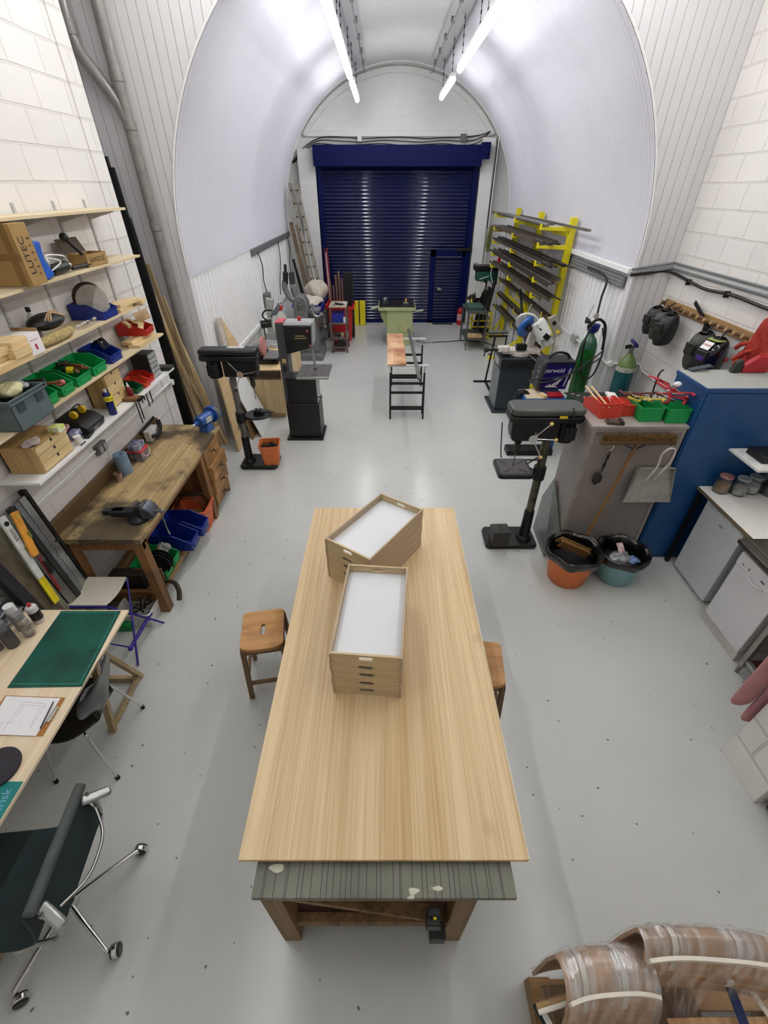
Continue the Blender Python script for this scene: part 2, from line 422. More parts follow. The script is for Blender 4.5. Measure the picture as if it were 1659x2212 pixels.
b = MB(); b.box(SX0-.02, SX0+.12, 13.16, 13.34, 0, 3.5); b.build('guide_rail', NAVY2, D, bevel=.006)
b = MB(); b.box(SX1-.14, SX1-.02, 13.16, 13.34, 0, 3.5); b.box(SX1-.18, SX1-.15, 13.2, 13.3, 0, 3.5); b.build('guide_rail', NAVY2, D, bevel=.006)
b = MB(); b.box(SX0-.03, SX1, 12.96, 13.34, 3.47, 3.86); b.build('shutter_box', NAVY2, D, bevel=.006)
MB().box(SX0+.12, 1.2, 13.19, 13.27, 0, .06).build('bottom_rail', NAVY2, D, bevel=.005)
b = MB(); b.box(1.2, 1.34, 13.17, 13.29, 0, 1.78); b.box(2.02, 2.12, 13.17, 13.29, 0, 1.78); b.box(1.2, 2.1, 13.17, 13.29, 1.62, 1.78); b.box(1.2, 2.1, 13.17, 13.29, 0, .07)
wd = b.build('wicket_frame', NAVY2, D, bevel=.005)
wl = slats(1.34, 2.02, .07, 1.6, 13.25).build('wicket_door', NAVY, D, ang=50)
MB().cyl((1.46, 13.22, .86), (1.46, 13.15, .86), .035).ob((1.49, 13.14, .86), (.1, .02, .025)).build('handle', ALU, wl, bevel=.003, label='grey lock handle')
b = MB(); b.box(1.85, 2.22, 13.1, 13.16, 1.76, 1.82); b.ob((2.2, 13.1, 1.83), (.05, .06, .14)); b.build('bolt', DSTEEL, D, bevel=.004)
b = MB(); b.ob((2.3, 13.0, 3.75), (.2, .22, .3)); b.cyl((2.3, 12.84, 3.75), (2.3, 13.0, 3.75), .07); b.build('motor', NAVY2, D, bevel=.01)

# ================================================================ fluorescent lights
HOUS = M('F2F2F2', .4, em=0, name='light_housing')
EM = M('FFFFFF', .4, var=0., em=TUBE_E, name='lit_tube')
def tube_light(label):
    t = thing('fluorescent_light', label, 'ceiling light', (0, 0, 0), group='hanging tube lights of the vault')
    MB().box(-.045, .045, -.98, .98, .035, .085).build('housing', HOUS, t, bevel=.008)
    MB().cyl((0, -.95, 0), (0, .95, 0), .042, n=14).build('tube', EM, t)
    for y in (-.75, .75):
        b = MB()
        for k in range(12): b.ob((0, y, .1+k*.045), (.016 if k % 2 else .006, .006 if k % 2 else .016, .04))
        b.build('chain', DSTEEL, t)
    return t
ROWS = {-.57: ((11.5, 'far left hanging tube light, last of the left row near the shutter'), (9.05, 'second last hanging tube light of the left row'), (7.0, 'left row hanging tube light nearest the top edge')),
        1.15: ((11.2, 'far right hanging tube light, last of the right row near the shutter'), (8.5, 'second last hanging tube light of the right row'), (6.5, 'right row hanging tube light nearest the top edge'))}
L0 = None
for x, it in ROWS.items():
    for y, lb in it:
        if L0 is None: L0 = tube_light(lb); L0.location = (x, y, 4.54)
        else: dup(L0, (x, y, 4.54), label=lb)
for x in (-1.4, 2.1):
    for y in (.9, 2.95, 5.0):
        dup(L0, (x, y, 5.0), label='%s tube light of the %s row in the front room' % ({.9: 'rear', 2.95: 'middle', 5.0: 'foremost'}[y], {-1.4: 'left', 2.1: 'right'}[x]), group='tube lights above the camera')
# conduit above the right row and left row
for x, lb in ((-.42, 'thin grey conduit along the left edge of the vault crown'), (.98, 'thin grey conduit along the right edge of the vault crown')):
    b = MB(); b.tube([(x, 6.3, 5.0), (x, 12.8, 5.0)], .013, 6)
    for y in [6.6+.9*k for k in range(7)]: b.ob((x, y, 5.03), (.05, .05, .07))
    one(b, 'conduit', GREY, lb, 'conduit')
# ================================================================ centre bench, board, trays, stools
DARKW = WOOD('8A6B44', '5E4428', 2, name='old_beech'); 
t = thing('workbench', 'long low workbench with grey-green scored top under the oak board', 'workbench', (-.05, 1.75, 0), world=True)
def lino():
    m, nt, b = nodes('scored_lino', .5)
    c = mixc(nt, ramp(nt, noise(nt, 5., detail=6.), .35, .7), lin('77786A'), lin('5C5E52'))
    tc = N(nt, 'ShaderNodeTexCoord'); sp = N(nt, 'ShaderNodeSeparateXYZ'); nt.links.new(tc.outputs['Object'], sp.inputs[0])
    v = N(nt, 'ShaderNodeTexVoronoi', voronoi_dimensions='1D'); v.inputs['Scale'].default_value = 34; nt.links.new(sp.outputs[0], v.inputs['W'])
    l = N(nt, 'ShaderNodeMath', operation='LESS_THAN'); nt.links.new(v.outputs['Distance'], l.inputs[0]); l.inputs[1].default_value = .05
    c = mixc(nt, l.outputs[0], c, lin('33342C'))
    p = ramp(nt, noise(nt, 4.2, detail=2., sc=(1, 2.2, 1)), .735, .745); c = mixc(nt, p, c, lin('C9C7B4'))
    nt.links.new(c, b.inputs['Base Color']); return m
MB().box(-.535, .53, .49, 3.0, .80, .83).build('bench_top', lino(), t, bevel=.002)
b = MB(); b.box(-.5, .38, .5, .56, .74, .80); b.box(-.5, -.44, .56, 2.95, .7, .80); b.box(.32, .38, .56, 2.95, .7, .80); b.box(-.5, .38, 2.9, 2.96, .7, .8)
b.build('bench_frame', DARKW, t, bevel=.003)
for x in (-.515, .295):
    for y in (.5, 2.86): MB().box(x, x+.09, y, y+.09, 0, .74).build('leg', DARKW, t, bevel=.004)
MB().beam((-.43, .54, .72), (.3, .54, .3), .03, .06, up=(0, 1, 0)).build('brace', DARKW, t, bevel=.003)
MB().box(-.5, .37, .56, 2.9, .22, .25).build('lower_shelf', WOOD('5A3322', '41241A', 1), t, bevel=.003)
MB().box(-.44, .3, .52, .56, .2, .27).build('bottom_rail', DARKW, t, bevel=.003)
t = thing('bar_clamp', 'black bar clamp with a yellow stripe hanging at the bench end', 'clamp', (.22, .5, .45), world=True)
MB().beam((.2, .47, .74), (.23, .47, .42), .05, .03).build('bar', BLACK, t, bevel=.004)
MB().ob((.235, .46, .42), (.07, .06, .1)).build('sliding_jaw', BLACK, t, bevel=.006); MB().ob((.2, .455, .66), (.06, .05, .08)).build('fixed_jaw', BLACK, t, bevel=.006)
MB().beam((.205, .452, .72), (.215, .452, .6), .014, .006).build('stripe', YEL, t)

def oak_board():
    m, nt, b = nodes('oak_veneer', .42)
    g = noise(nt, 1., detail=4., sc=(110, 1.3, 40)); g2 = noise(nt, 1., detail=3., sc=(14, .35, 10))
    ad = N(nt, 'ShaderNodeMath', operation='ADD'); nt.links.new(g, ad.inputs[0]); nt.links.new(g2, ad.inputs[1])
    c = mixc(nt, ramp(nt, ad.outputs[0], .78, 1.38), lin('E0C79C'), lin('BA9867'))
    tc = N(nt, 'ShaderNodeTexCoord')
    s = ramp(nt, noise(nt, 2.3, detail=6.), .66, .76); ms = N(nt, 'ShaderNodeMath', operation='MULTIPLY'); nt.links.new(s, ms.inputs[0]); ms.inputs[1].default_value = .45
    c = mixc(nt, ms.outputs[0], c, lin('8A6638')); nt.links.new(c, b.inputs['Base Color']); bump(nt, b, g, .1, .003); return m
OAK = oak_board()
o = one(MB().box(-.604, .61, .612, 3.095, .831, .847), 'plywood_sheet', WOOD('EFE6D2', 'D8C49A', 1), 'pale under-sheet lying on the bench beneath the oak board', 'board', bevel=.001)
o = one(MB().box(-.61, .598, .604, 3.09, .8475, .868), 'oak_veneered_board', OAK, 'large oak veneered board lying across the centre bench', 'board', bevel=.0015)

# trays
TRAYF = WOOD('D3BF9A', 'B9A078', 0, s=1.2, name='tray_front_wood'); TRAYS = WOOD('BCA68C', 'A08A70', 1, s=1.2, name='tray_side_wood')
WPANEL = M('DDE0E4', .35, var=.02, ns=3, name='white_laminate')
def stadium(cx, cz, w, h, n=8):
    r = h/2; P = []
    for k in range(n+1): a = PI/2-PI*k/n; P.append((cx+w/2-r+r*math.cos(a), cz+r*math.sin(a)))
    for k in range(n+1): a = -PI/2-PI*k/n; P.append((cx-w/2+r+r*math.cos(a), cz+r*math.sin(a)))
    return P
def slot_board(x0, x1, z0, z1, y0, y1, hole, ax='y'):
    """a board in the xz plane with a stadium shaped hand hole right through"""
    mb = MB(); n = len(hole); cx = (x0+x1)/2; cz = sum(p[1] for p in hole)/n; O = []
    for (px, pz) in hole:
        dx, dz = px-cx, pz-cz; k = 1e9
        if abs(dx) > 1e-7: k = min(k, ((x1 if dx > 0 else x0)-cx)/dx)
        if abs(dz) > 1e-7: k = min(k, ((z1 if dz > 0 else z0)-cz)/dz)
        O.append([cx+dx*k, cz+dz*k])
    for c in ((x0, z0), (x1, z0), (x1, z1), (x0, z1)):
        j = min(range(n), key=lambda i: (O[i][0]-c[0])**2+(O[i][1]-c[1])**2); O[j] = list(c)
    R = [[Vector((p[0], y, p[1])) for p in q] for q, y in ((hole, y0), (O, y0), (O, y1), (hole, y1))]
    mb.rings(R, closed=True, cap=False); return mb
TW, TL, THH = .375, .655, .0695
def tray(label):
    t = thing('tray', label, 'tray', group='plywood trays stacked on the oak board')
    for nm, y0 in (('front_board', 0), ('back_board', TL-.012)):
        slot_board(.012, TW-.012, 0, THH, y0, y0+.012, stadium(TW/2, THH*.56, .08, .027)).build(nm, TRAYF, t, ang=30)
    for nm, x0 in (('side_board', 0), ('side_board', TW-.012)):
        b = MB(); b.box(x0, x0+.012, -.004, TL+.004, .0, THH+.0005); b.build(nm, TRAYS, t, bevel=.0012)
    MB().box(.012, TW-.012, .012, TL-.012, .008, .016).build('base_panel', WPANEL, t)
    return t
order = ['topmost', 'second from top', 'middle', 'second from bottom', 'bottom']
T0 = None
for (ox, oy, rz, where) in ((-.284, 1.36, -.085, 'of the near stack'), (-.40, 2.263, -.605, 'of the far slanted stack')):
    for k in range(5):
        lb = '%s plywood tray %s, %s' % (order[4-k], where, 'white panel showing inside' if k == 4 else 'hand slot in its front')
        z = .8685+k*.0705; j = random.uniform(-.003, .003)
        if T0 is None: T0 = tray(lb); T0.location = (ox, oy, z); T0.rotation_euler = (0, 0, rz)
        else: dup(T0, (ox+j, oy+j, z), rz, label=lb)

# stools
STW = WOOD('C9975F', 'A87640', 0, s=.6, stain='7A5028', sfac=.2, name='stool_seat_wood'); STL = WOOD('8A6A44', '664A2E', 2, name='stool_leg_wood')
def stool(label, slot=True):
    t = thing('wooden_stool', label, 'stool', group='wooden workshop stools'); W, Dp, H = .165, .175, .56
    G = []
    hole = [(-q, p) for p, q in stadium(0, 0, .095, .03)]; n = len(hole); O = []
    for (px, py) in hole:                  # outer outline follows the hole's angles, rounded square
        a = math.atan2(py, px*2.2); q = 5; r = (abs(math.cos(a)/W)**q+abs(math.sin(a)/Dp)**q)**(-1/q); O.append((r*math.cos(a), r*math.sin(a)))
    dish = lambda x, y: .018*(x/W)**2
    def ring(P, z, kd=1): return [Vector((p[0], p[1], z+kd*dish(*p))) for p in P]
    mids = [[(h[0]*(1-f)+o_[0]*f, h[1]*(1-f)+o_[1]*f) for h, o_ in zip(hole, O)] for f in (0, .3, .6, .85, .97, 1.)]
    if slot:
        R = [ring(m_, H) for m_ in mids]; R += [ring(m_, H-.028) for m_ in reversed(mids)]
        b = MB().rings(R, closed=True)
    else:
        cen = [[(o_[0]*f, o_[1]*f) for o_ in O] for f in (.05, .3, .6, .85, .97, 1.)]
        b = MB().rings([ring(m_, H) for m_ in cen]+[ring(m_, H-.028) for m_ in reversed(cen)])
    b.build('seat', STW, t, bevel=.006, ang=50)
    for sx in (-1, 1):
        for sy in (-1, 1): MB().beam((sx*.135, sy*.145, H-.02), (sx*.16, sy*.17, 0), .034, .034).build('leg', STL, t, bevel=.004)
    for sy in (-1, 1): MB().beam((-.153, sy*.162, .17), (.153, sy*.162, .17), .02, .03).build('stretcher', STL, t, bevel=.002)
    for sx in (-1, 1): MB().beam((sx*.148, -.157, .24), (sx*.148, .157, .24), .02, .03).build('stretcher', STL, t, bevel=.002)
    b = MB(); b.box(-.14, .14, -.155, -.135, H-.075, H-.02); b.box(-.14, .14, .135, .155, H-.075, H-.02); b.box(-.145, -.125, -.14, .14, H-.075, H-.02); b.box(.125, .145, -.14, .14, H-.075, H-.02)
    b.build('apron', STL, t, bevel=.002); return t
s1 = stool('wooden stool with slotted seat at the left side of the oak board'); s1.location = (-.875, 2.035, 0); s1.rotation_euler = (0, 0, .17)
s2 = stool('wooden stool mostly under the right side of the oak board', False); s2.location = (.64, 1.76, 0); s2.rotation_euler = (0, 0, -.1)

# ================================================================ desk at the left edge
DZ = .74
t = thing('drafting_table', 'pale plywood desk on trestles at the left edge', 'desk', (-2.2, 1.1, 0), world=True)
MB().box(-2.64, -1.79, .2, 2.057, DZ-.02, DZ).build('tabletop', WOOD('EEDCC0', 'DDC39C', 1, s=.7), t, bevel=.0015)
TRW = WOOD('B9A27C', '94805C', 2)
for yy in (1.78, .45):
    b = MB()
    b.beam((-1.93, yy, DZ-.02), (-1.93, yy+.24, 0), .045, .03); b.beam((-1.93, yy, DZ-.02), (-1.93, yy-.2, 0), .045, .03)
    b.beam((-2.5, yy, DZ-.02), (-2.5, yy+.24, 0), .045, .03); b.beam((-2.5, yy, DZ-.02), (-2.5, yy-.2, 0), .045, .03)
    b.beam((-1.93, yy+.2, .03), (-2.5, yy+.2, .03), .03, .04); b.beam((-1.93, yy+.22, .03), (-1.93, yy-.18, .03), .03, .03); b.beam((-1.9, yy, DZ-.045), (-2.55, yy, DZ-.045), .04, .05)
    b.build('trestle', TRW, t, bevel=.002)
def mat_mat(c, c2):
    m, nt, b = nodes('cutting_mat', .5); cc = mixc(nt, ramp(nt, noise(nt, 4., detail=5.), .35, .7), lin(c), lin(c2))
    s = ramp(nt, noise(nt, 9., detail=3.), .70, .73); cc = mixc(nt, s, cc, lin('04241E')); nt.links.new(cc, b.inputs['Base Color']); return m
t = thing('cutting_mat', 'large worn dark green cutting mat on the plywood desk', 'cutting mat', (-2.02, 1.75, DZ), world=True)
MB().prism([(-2.25, 2.045), (-1.835, 2.045), (-1.79, 1.47), (-2.225, 1.462)], DZ+.0005, DZ+.0035).build('mat', mat_mat('0E5C4E', '0A3B34'), t)
b = MB()
for p, q in (((-2.215, 1.487), (-1.81, 1.487)), ((-1.81, 1.487), (-1.853, 2.03)), ((-1.853, 2.03), (-2.235, 2.03))): b.beam((*p, DZ+.0038), (*q, DZ+.0038), .008, .0006)
b.build('printed_border', M('2A7C66', .5), t)
t = thing('cutting_mat', 'teal cutting mat with pale blue lettering at the desk corner', 'cutting mat', (-1.95, .8, DZ), world=True)
MB().box(-2.25, -1.795, .35, .955, DZ+.0005, DZ+.0035).build('mat', mat_mat('0F7F7C', '0C6C6C'), t, bevel=.001)
text('frisk', .055, basis((-1.838, .872, DZ+.004), (-.12, 1, 0), (-1, -.12, 0)), M('7FB6D6', .5, var=.02), 'lettering', t, extr=.0003, shear=.1)
o = one(MB().lathe([(.0001, 0), (.106, 0), (.108, .002), (.108, .014), (.106, .016), (.0001, .016)], (-1.965, 1.01, DZ+.003), 40), 'disc', M('38353E', .8, bmp=.5, bs=300), 'round dark grey abrasive disc lying across the teal mat', 'disc')
t = thing('clipboard', 'brown clipboard holding a pencil drawing on white paper', 'clipboard', (-2.0, 1.29, DZ), world=True)
MB().prism([(-2.2, 1.413), (-1.846, 1.4), (-1.838, 1.18), (-2.2, 1.185)], DZ+.001, DZ+.005).build('board', M('B0783C', .6), t, bevel=.001)
pp = MB().prism([(-2.19, 1.407), (-1.868, 1.394), (-1.873, 1.178), (-2.16, 1.188)], DZ+.0055, DZ+.007).build('paper', M('F1F0F4', .6, var=.01), t)
b = MB(); z = DZ+.0073
for p, q in (((-2.07, 1.37), (-1.93, 1.36)), ((-2.07, 1.355), (-1.93, 1.345)), ((-2.07, 1.37), (-2.07, 1.25)), ((-2.05, 1.35), (-2.05, 1.25)), ((-1.93, 1.36), (-1.93, 1.22)), ((-1.95, 1.345), (-1.935, 1.22)), ((-2.12, 1.25), (-2.05, 1.25)), ((-2.1, 1.25), (-2.1, 1.2)), ((-2.07, 1.25), (-2.07, 1.2)), ((-2.0, 1.24), (-1.99, 1.235))):
    b.beam((*p, z), (*q, z), .0012, .0004)
b.build('pencil_drawing', M('9A98A0', .7), pp)
b = MB(); b.box(-1.862, -1.845, 1.25, 1.34, DZ+.007, DZ+.016); b.tube([(-1.85, 1.26, DZ+.012), (-1.825, 1.275, DZ+.014), (-1.825, 1.315, DZ+.014), (-1.85, 1.33, DZ+.012)], .003, 6)
b.build('clip', CHROME, t, bevel=.002)
one(MB().cyl((-1.885, 1.365, DZ+.021), (-1.87, 1.215, DZ+.0125), .0035, n=6), 'pencil', BLACK, 'thin black pen lying under the clipboard clip', 'pen')
# spray cans
def can(x, y, h, r, body, cap, capc, label, band=None, bandm=None):
    t = thing('spray_can', label, 'spray can', (x, y, DZ), group='spray cans on the desk')
    MB().lathe([(r*.96, 0), (r, .004), (r, h*.8), (r*.97, h*.82), (r*.8, h*.865), (r*.5, h*.89)], n=24).build('body', body, t)
    MB().lathe([(r*1.005, h*.2), (r*1.005, h*.62)], n=24, cap=False).build('printed_label', band or body, t)
    MB().lathe([(r*.85, h*.86), (r*.9, h*.86), (r*.86, h*1.12), (r*.8, h*1.13), (.001, h*1.13)] if cap == 'big' else [(r*.35, h*.88), (r*.35, h), (r*.25, h*1.02), (.001, h*1.02)], n=20).build('cap', capc, t)
CL = M('C9C6C8', .12, trans=.6, name='clear_cap')
can(-2.345, 1.96, .17, .034, M('D9D5D2', .35), 'small', M('C42A30', .4), 'white spray can with a red nozzle and black band, rightmost on the desk', M('151515', .4))
can(-2.335, 1.85, .18, .033, M('B7ADA3', .3, var=.4, ns=30), 'big', CL, 'paint-spattered spray can with a clear cap over a red nozzle')
can(-2.42, 1.905, .19, .036, M('A9A6A6', .35), 'big', M('ECECEC', .4), 'spray can with a tall white cap behind the spattered can')
can(-2.39, 1.765, .19, .037, M('4A4A4C', .35, var=.1), 'big', M('77777A', .3), 'dark grey spray can with grey cap in front of the white one')
can(-2.47, 1.73, .17, .034, M('8E7F86', .35, var=.3, ns=30), 'small', M('C8383E', .4), 'mauve spray can with a red top at the left picture edge')

# folding stool with cream fabric seat
PUR = M('2B1C86', .35, var=.05, name='purple_enamel')
t = thing('folding_stool', 'folding stool with cream canvas seat and purple legs', 'stool', (-2.3, 2.5, 0), world=True)
G = []
P = [F(px, py, z) for px, py, z in ((232, 1309, .43), (282, 1240, .43))]
# seat as a sling spanning two rails that run left-right
a0, a1 = V(-2.575, 2.33, .47), V(-2.185, 2.33, .47); c0, c1 = V(-2.565, 2.64, .47), V(-2.17, 2.64, .47)
for i in range(13):
    f = i/12; row = []
    for j in range(9):
        g = j/8; p = a0.lerp(c0, f).lerp(a1.lerp(c1, f), g); p.z += -.03*math.sin(PI*f); p.z += .012; row.append(p)
    G.append(row)
for e, s_ in ((0, -1), (-1, 1)): G.insert(0 if e == 0 else len(G), [v+V(0, 0, -.05) for v in G[e]])
b = MB(); b.sheet(G, .012); b.build('canvas_seat', M('DDD5C6', .85, var=.05, bmp=.3, bs=200), t, bevel=.004)
for q in ((a0, a1), (c0, c1)): MB().cyl(q[0]+V(0, 0, -.012), q[1]+V(0, 0, -.012), .012).build('seat_rail', PUR, t)
f1, f2, f3, f4 = V(-1.99, 2.11, .01), V(-1.955, 2.54, .01), V(-2.5, 2.15, .01), V(-2.48, 2.66, .01)
for p, q in ((c1+V(0, 0, -.01), f1), (a1+V(0, 0, -.01), f2), (c0+V(0, 0, -.01), f3), (a0+V(0, 0, -.01), f4)): MB().cyl(p, q, .0085).build('leg', PUR, t)
h1, h2 = (a1+f2)/2+V(.06, .05, -.05), (c1+f1)/2+V(.06, -.05, -.05)
MB().cyl(V(-2.05, 2.2, .12), V(-2.03, 2.52, .14), .015).build('hub_bar', PUR, t)
b = MB(); b.cyl(V(-2.05, 2.2, .12), V(-2.4, 2.28, .1), .006); b.cyl(V(-2.03, 2.52, .14), V(-2.4, 2.5, .12), .006); b.ball((-2.05, 2.19, .12), .02); b.ball((-2.03, 2.53, .14), .02); b.build('brace', PUR, t)

# moulded black chair tucked under the desk
BSH = M('17181A', .28, var=.04, coat=.3, name='black_lacquer')
t = thing('moulded_chair', 'black moulded chair with chrome legs tucked under the desk', 'chair', (-1.96, 1.5, 0), rz=.06)
prof = [(-.21, .445, .10), (-.205, .455, .15), (-.17, .452, .19), (-.1, .44, .215), (0, .432, .22), (.08, .436, .20), (.14, .45, .15), (.18, .475, .095), (.2, .51, .075), (.212, .55, .10), (.222, .6, .16), (.232, .66, .20), (.245, .72, .20), (.258, .765, .16), (.266, .785, .09)]
G = []
for (x, z, w) in prof:
    row = []
    for j in range(-6, 7):
        f = j/6; up = .02*f*f if x < .17 else 0; fw = -.045*f*f if z > .5 else 0
        row.append(Vector((x+fw, w*f, z+up)))
    G.append(row)
MB().sheet(G, .011).build('shell', BSH, t, bevel=.003, sub=1)
for sx, sy, l in ((-.19, -.24, 0), (-.19, .24, 0), (.2, -.24, 0), (.18, .245, 0)):
    lg = MB().tube([(sx*.25, sy*.3, .425), (sx*.55, sy*.62, .418), (sx*.68, sy*.74, .38), (sx, sy, .02)], .0085, 10, smooth=5).build('leg', CHROME, t)
    MB().cyl((sx, sy, 0), (sx*.995, sy*.995, .028), .013).build('foot_cap', RUBBER, lg)
MB().cyl((0, 0, .405), (0, 0, .428), .07).build('hub', BLACK, t)

# office chair
DT = M('1C2E30', .75, var=.12, ns=8, bmp=.2, bs=300, name='dark_teal_fabric'); DTR = M('4C5250', .7, var=.15, name='worn_piping')
t = thing('office_chair', 'office chair with dark teal sling seat and chrome swivel base', 'office chair', (-1.65, .63, 0), rz=.12)
side = [(-.42, .40), (-.40, .435), (-.34, .445), (-.2, .43), (-.05, .42), (.04, .43), (.11, .47), (.15, .54), (.185, .65), (.21, .75), (.225, .825)]
G = [[Vector((x, y, z)) for y in [-.235+.47*j/8 for j in range(9)]] for x, z in side]
MB().sheet(G, .02).build('sling_seat', DT, t, bevel=.006, sub=1)
MB().cyl((.235, -.225, .83), (.235, .25, .83), .024, n=18).build('top_roll', DTR, t, bevel=.008)
MB().cyl((-.42, -.235, .395), (-.42, .235, .395), .024, n=18).build('front_roll', DTR, t, bevel=.006)
G = [[Vector((.25+.006*k, y, .81-.2*k/4)) for y in (-.2, -.1, 0, .1, .2)] for k in range(5)]
MB().sheet(G, .012).build('back_panel', DT, t, bevel=.004)
for s in (-1, 1):
    y = s*.215
    MB().tube([(.26, y, .8), (.275, y, .74), (.25, y, .6), (.19, y, .46), (.08, y, .405), (-.4, y, .39)], .013, 8, smooth=4).build('side_frame', ALU, t)
    MB().beam((.245, y-s*.03, .8), (.34, y+s*.035, .74), .045, .03).build('back_bracket', ALU, t, bevel=.012)
MB().tube([(.29, -.18, .73), (.345, -.09, .70), (.355, 0, .69), (.345, .09, .70), (.29, .18, .73)], .007, 8, smooth=6).build('back_spreader', CHROME, t)
MB().beam((0, -.24, .39), (0, .24, .39), .05, .03).build('seat_spreader', ALU, t, bevel=.01)
MB().cyl((0, 0, .1), (0, 0, .4), .022).cyl((0, 0, .13), (0, 0, .27), .032).build('column', BLACKM, t)
hub = MB().lathe([(.03, .13), (.045, .115), (.04, .09), (.02, .08)]).build('base_hub', ALU, t)
for ang in (36, -40, -112, 108, 180):
    a = math.radians(ang); e = V(.33*math.cos(a), .33*math.sin(a), .085)
    lg = MB().tube([(.03*math.cos(a), .03*math.sin(a), .115), (.15*math.cos(a), .15*math.sin(a), .11), tuple(e)], .012, 10, smooth=3).build('base_leg', CHROME, t)
    c = e+V(.025*math.cos(a+1), .025*math.sin(a+1), -.052); d = V(math.cos(a+.9), math.sin(a+.9), 0)
    b = MB(); b.cyl(c-d*.022, c+d*.022, .031, n=18); b.build('caster', BLACKM, t, bevel=.006)
    MB().cyl(c-d*.012+V(0, 0, .004), c+d*.012+V(0, 0, .004), .034, n=18).cyl(e+V(0, 0, -.03), e, .008).build('caster_hood', CHROME, t, bevel=.004)
# ================================================================ left wall: shelving
BR = M('D8D8D4', .4, name='bracket_grey')
def shelf(x1, y0, y1, z, mt, label, th=.018):
    t = thing('wall_shelf', label, 'shelf', (-2.5, (y0+y1)/2, z), world=True, group='shelves on the left wall')
    MB().box(XL+.012, x1, y0, y1, z-th, z).build('board', mt, t, bevel=.001)
    for y in (2.75, 3.3, 3.82, 4.3, 4.75):
        if y0 < y < y1:
            MB().prism([(XL+.008, z-th), (x1-.06, z-th), (x1-.06, z-th-.012), (XL+.008, z-th-.07)], y-.004, y+.004, 'y').build('bracket', BR, t)
SHP = WOOD('E2D2B4', 'CDB88E', 1); SHW = M('EDEDEA', .35, var=.02, name='white_melamine')
shelf(-2.36, 1.9, 4.86, 2.958, SHP, 'empty plywood shelf, topmost on the left wall')
shelf(-2.36, 3.22, 4.88, 2.583, SHP, 'plywood shelf with the printed cardboard box and torch')
shelf(-2.38, 1.9, 3.2, 2.573, SHP, 'short plywood shelf end showing left of the big cardboard box')
shelf(-2.36, 2.2, 4.68, 2.197, SHP, 'shelf carrying wood offcuts, the yellow roll and a blue bin')
shelf(-2.36, 2.4, 4.90, 1.856, SHP, 'shelf carrying the row of green storage bins')
shelf(-2.36, 2.53, 4.92, 1.485, SHW, 'white shelf, lowest on the left wall, with two plywood drawer boxes', .02)
for y, lb in ((2.75, 'leftmost'), (3.3, 'second'), (3.82, 'third'), (4.3, 'fourth'), (4.75, 'rightmost')):
    b = MB(); b.box(XL, XL+.01, y-.012, y+.012, 1.35, 3.02)
    o = one(b, 'shelf_upright', M('C9CAC6', .4, ns=120, var=.25), '%s slotted metal upright behind the wall shelves' % lb, 'shelf upright', 'slotted uprights of the wall shelves')

# ---- storage bins
def linbin(pos, rz, wd, d, h, mt, label, group=None, cat='storage bin'):
    """front faces local -y"""
    t = thing('storage_bin', label, cat, pos, rz, group=group); a = wd/2; th = .003; fl = .06
    side = [(0, 0), (d, 0), (d+.0, h), (d*.42, h), (.04*d, h*.55), (0, h*.5)]
    b = MB()
    for s in (-1, 1):
        b.rings([[Vector((s*(a-(.012 if p[1] < .01 else 0)), p[0], p[1])) for p in side], [Vector((s*(a-(.012 if p[1] < .01 else 0)-th), p[0], p[1])) for p in side]])
    b.box(-a+.01, a-.01, 0, d, 0, th); b.box(-a, a, d-th, d, 0, h); b.box(-a+.006, a-.006, 0, th, 0, h*.5)
    b.build('body', mt, t, bevel=.001)
    b = MB(); b.box(-a, a, -.008, .004, h*.46, h*.53)
    for s in (-1, 1): b.beam((s*a, 0, h*.53), (s*a, d*.42, h*1.0), .008, .006); b.beam((s*a, d*.42, h), (s*a, d, h), .008, .006)
    b.box(-a, a, d-.004, d+.004, h-.006, h+.004)
    b.build('rim', mt, t)
    MB().box(-a*.6, a*.6, -.006, -.001, h*.15, h*.36).build('label_slot', mt, t, bevel=.001); return t
GR2 = M('109A4E', .4, var=.08, name='bin_green'); BL2 = M('122C88', .4, var=.08, name='bin_blue'); RD2 = M('C3271C', .42, var=.1, name='bin_red')
HPI = PI/2
WDT = M('8E5638', .5, var=.3, ns=40, name='tool_handle_wood'); SZ4, SZ5, SZ3, SZ2 = 1.857, 1.486, 2.198, 2.584
def fr(y, z, x=-2.375): return (x, y, z)
for i, (y, w_, lb) in enumerate(((3.0, .15, 'green bin of wooden handles next to the grey crate'), (3.20, .15, 'green bin holding pink and black grips, second along'), (3.42, .2, 'wide green bin full of hammers'), (3.66, .2, 'green bin at the right end of the row, nearly empty'))):
    linbin(fr(y, SZ4), HPI, w_, .25, .13, GR2, lb, 'green bins on the shelf')
linbin(fr(3.97, SZ4, -2.39), HPI, .2, .25, .125, BL2, 'dark blue bin of black tools beside the green row')
linbin(fr(4.66, SZ4+.06, -2.37), HPI+.1, .22, .27, .1, RD2, 'red bin of wood offcuts at the shelf end')
linbin(fr(4.08, SZ3, -2.37), HPI, .24, .27, .12, BL2, 'blue bin holding big grinding discs')
linbin(fr(4.18, SZ5+.001, -2.40), HPI, .13, .2, .08, M('0B5A34', .4), 'dark green bin of small parts on the white shelf')
linbin(fr(4.33, SZ5+.001, -2.39), HPI, .13, .2, .085, M('D4452E', .42), 'orange-red bin beside the dark green one')
linbin(fr(4.47, SZ5+.001, -2.41), HPI, .12, .2, .095, RD2, 'darker red bin beside the component cabinet')
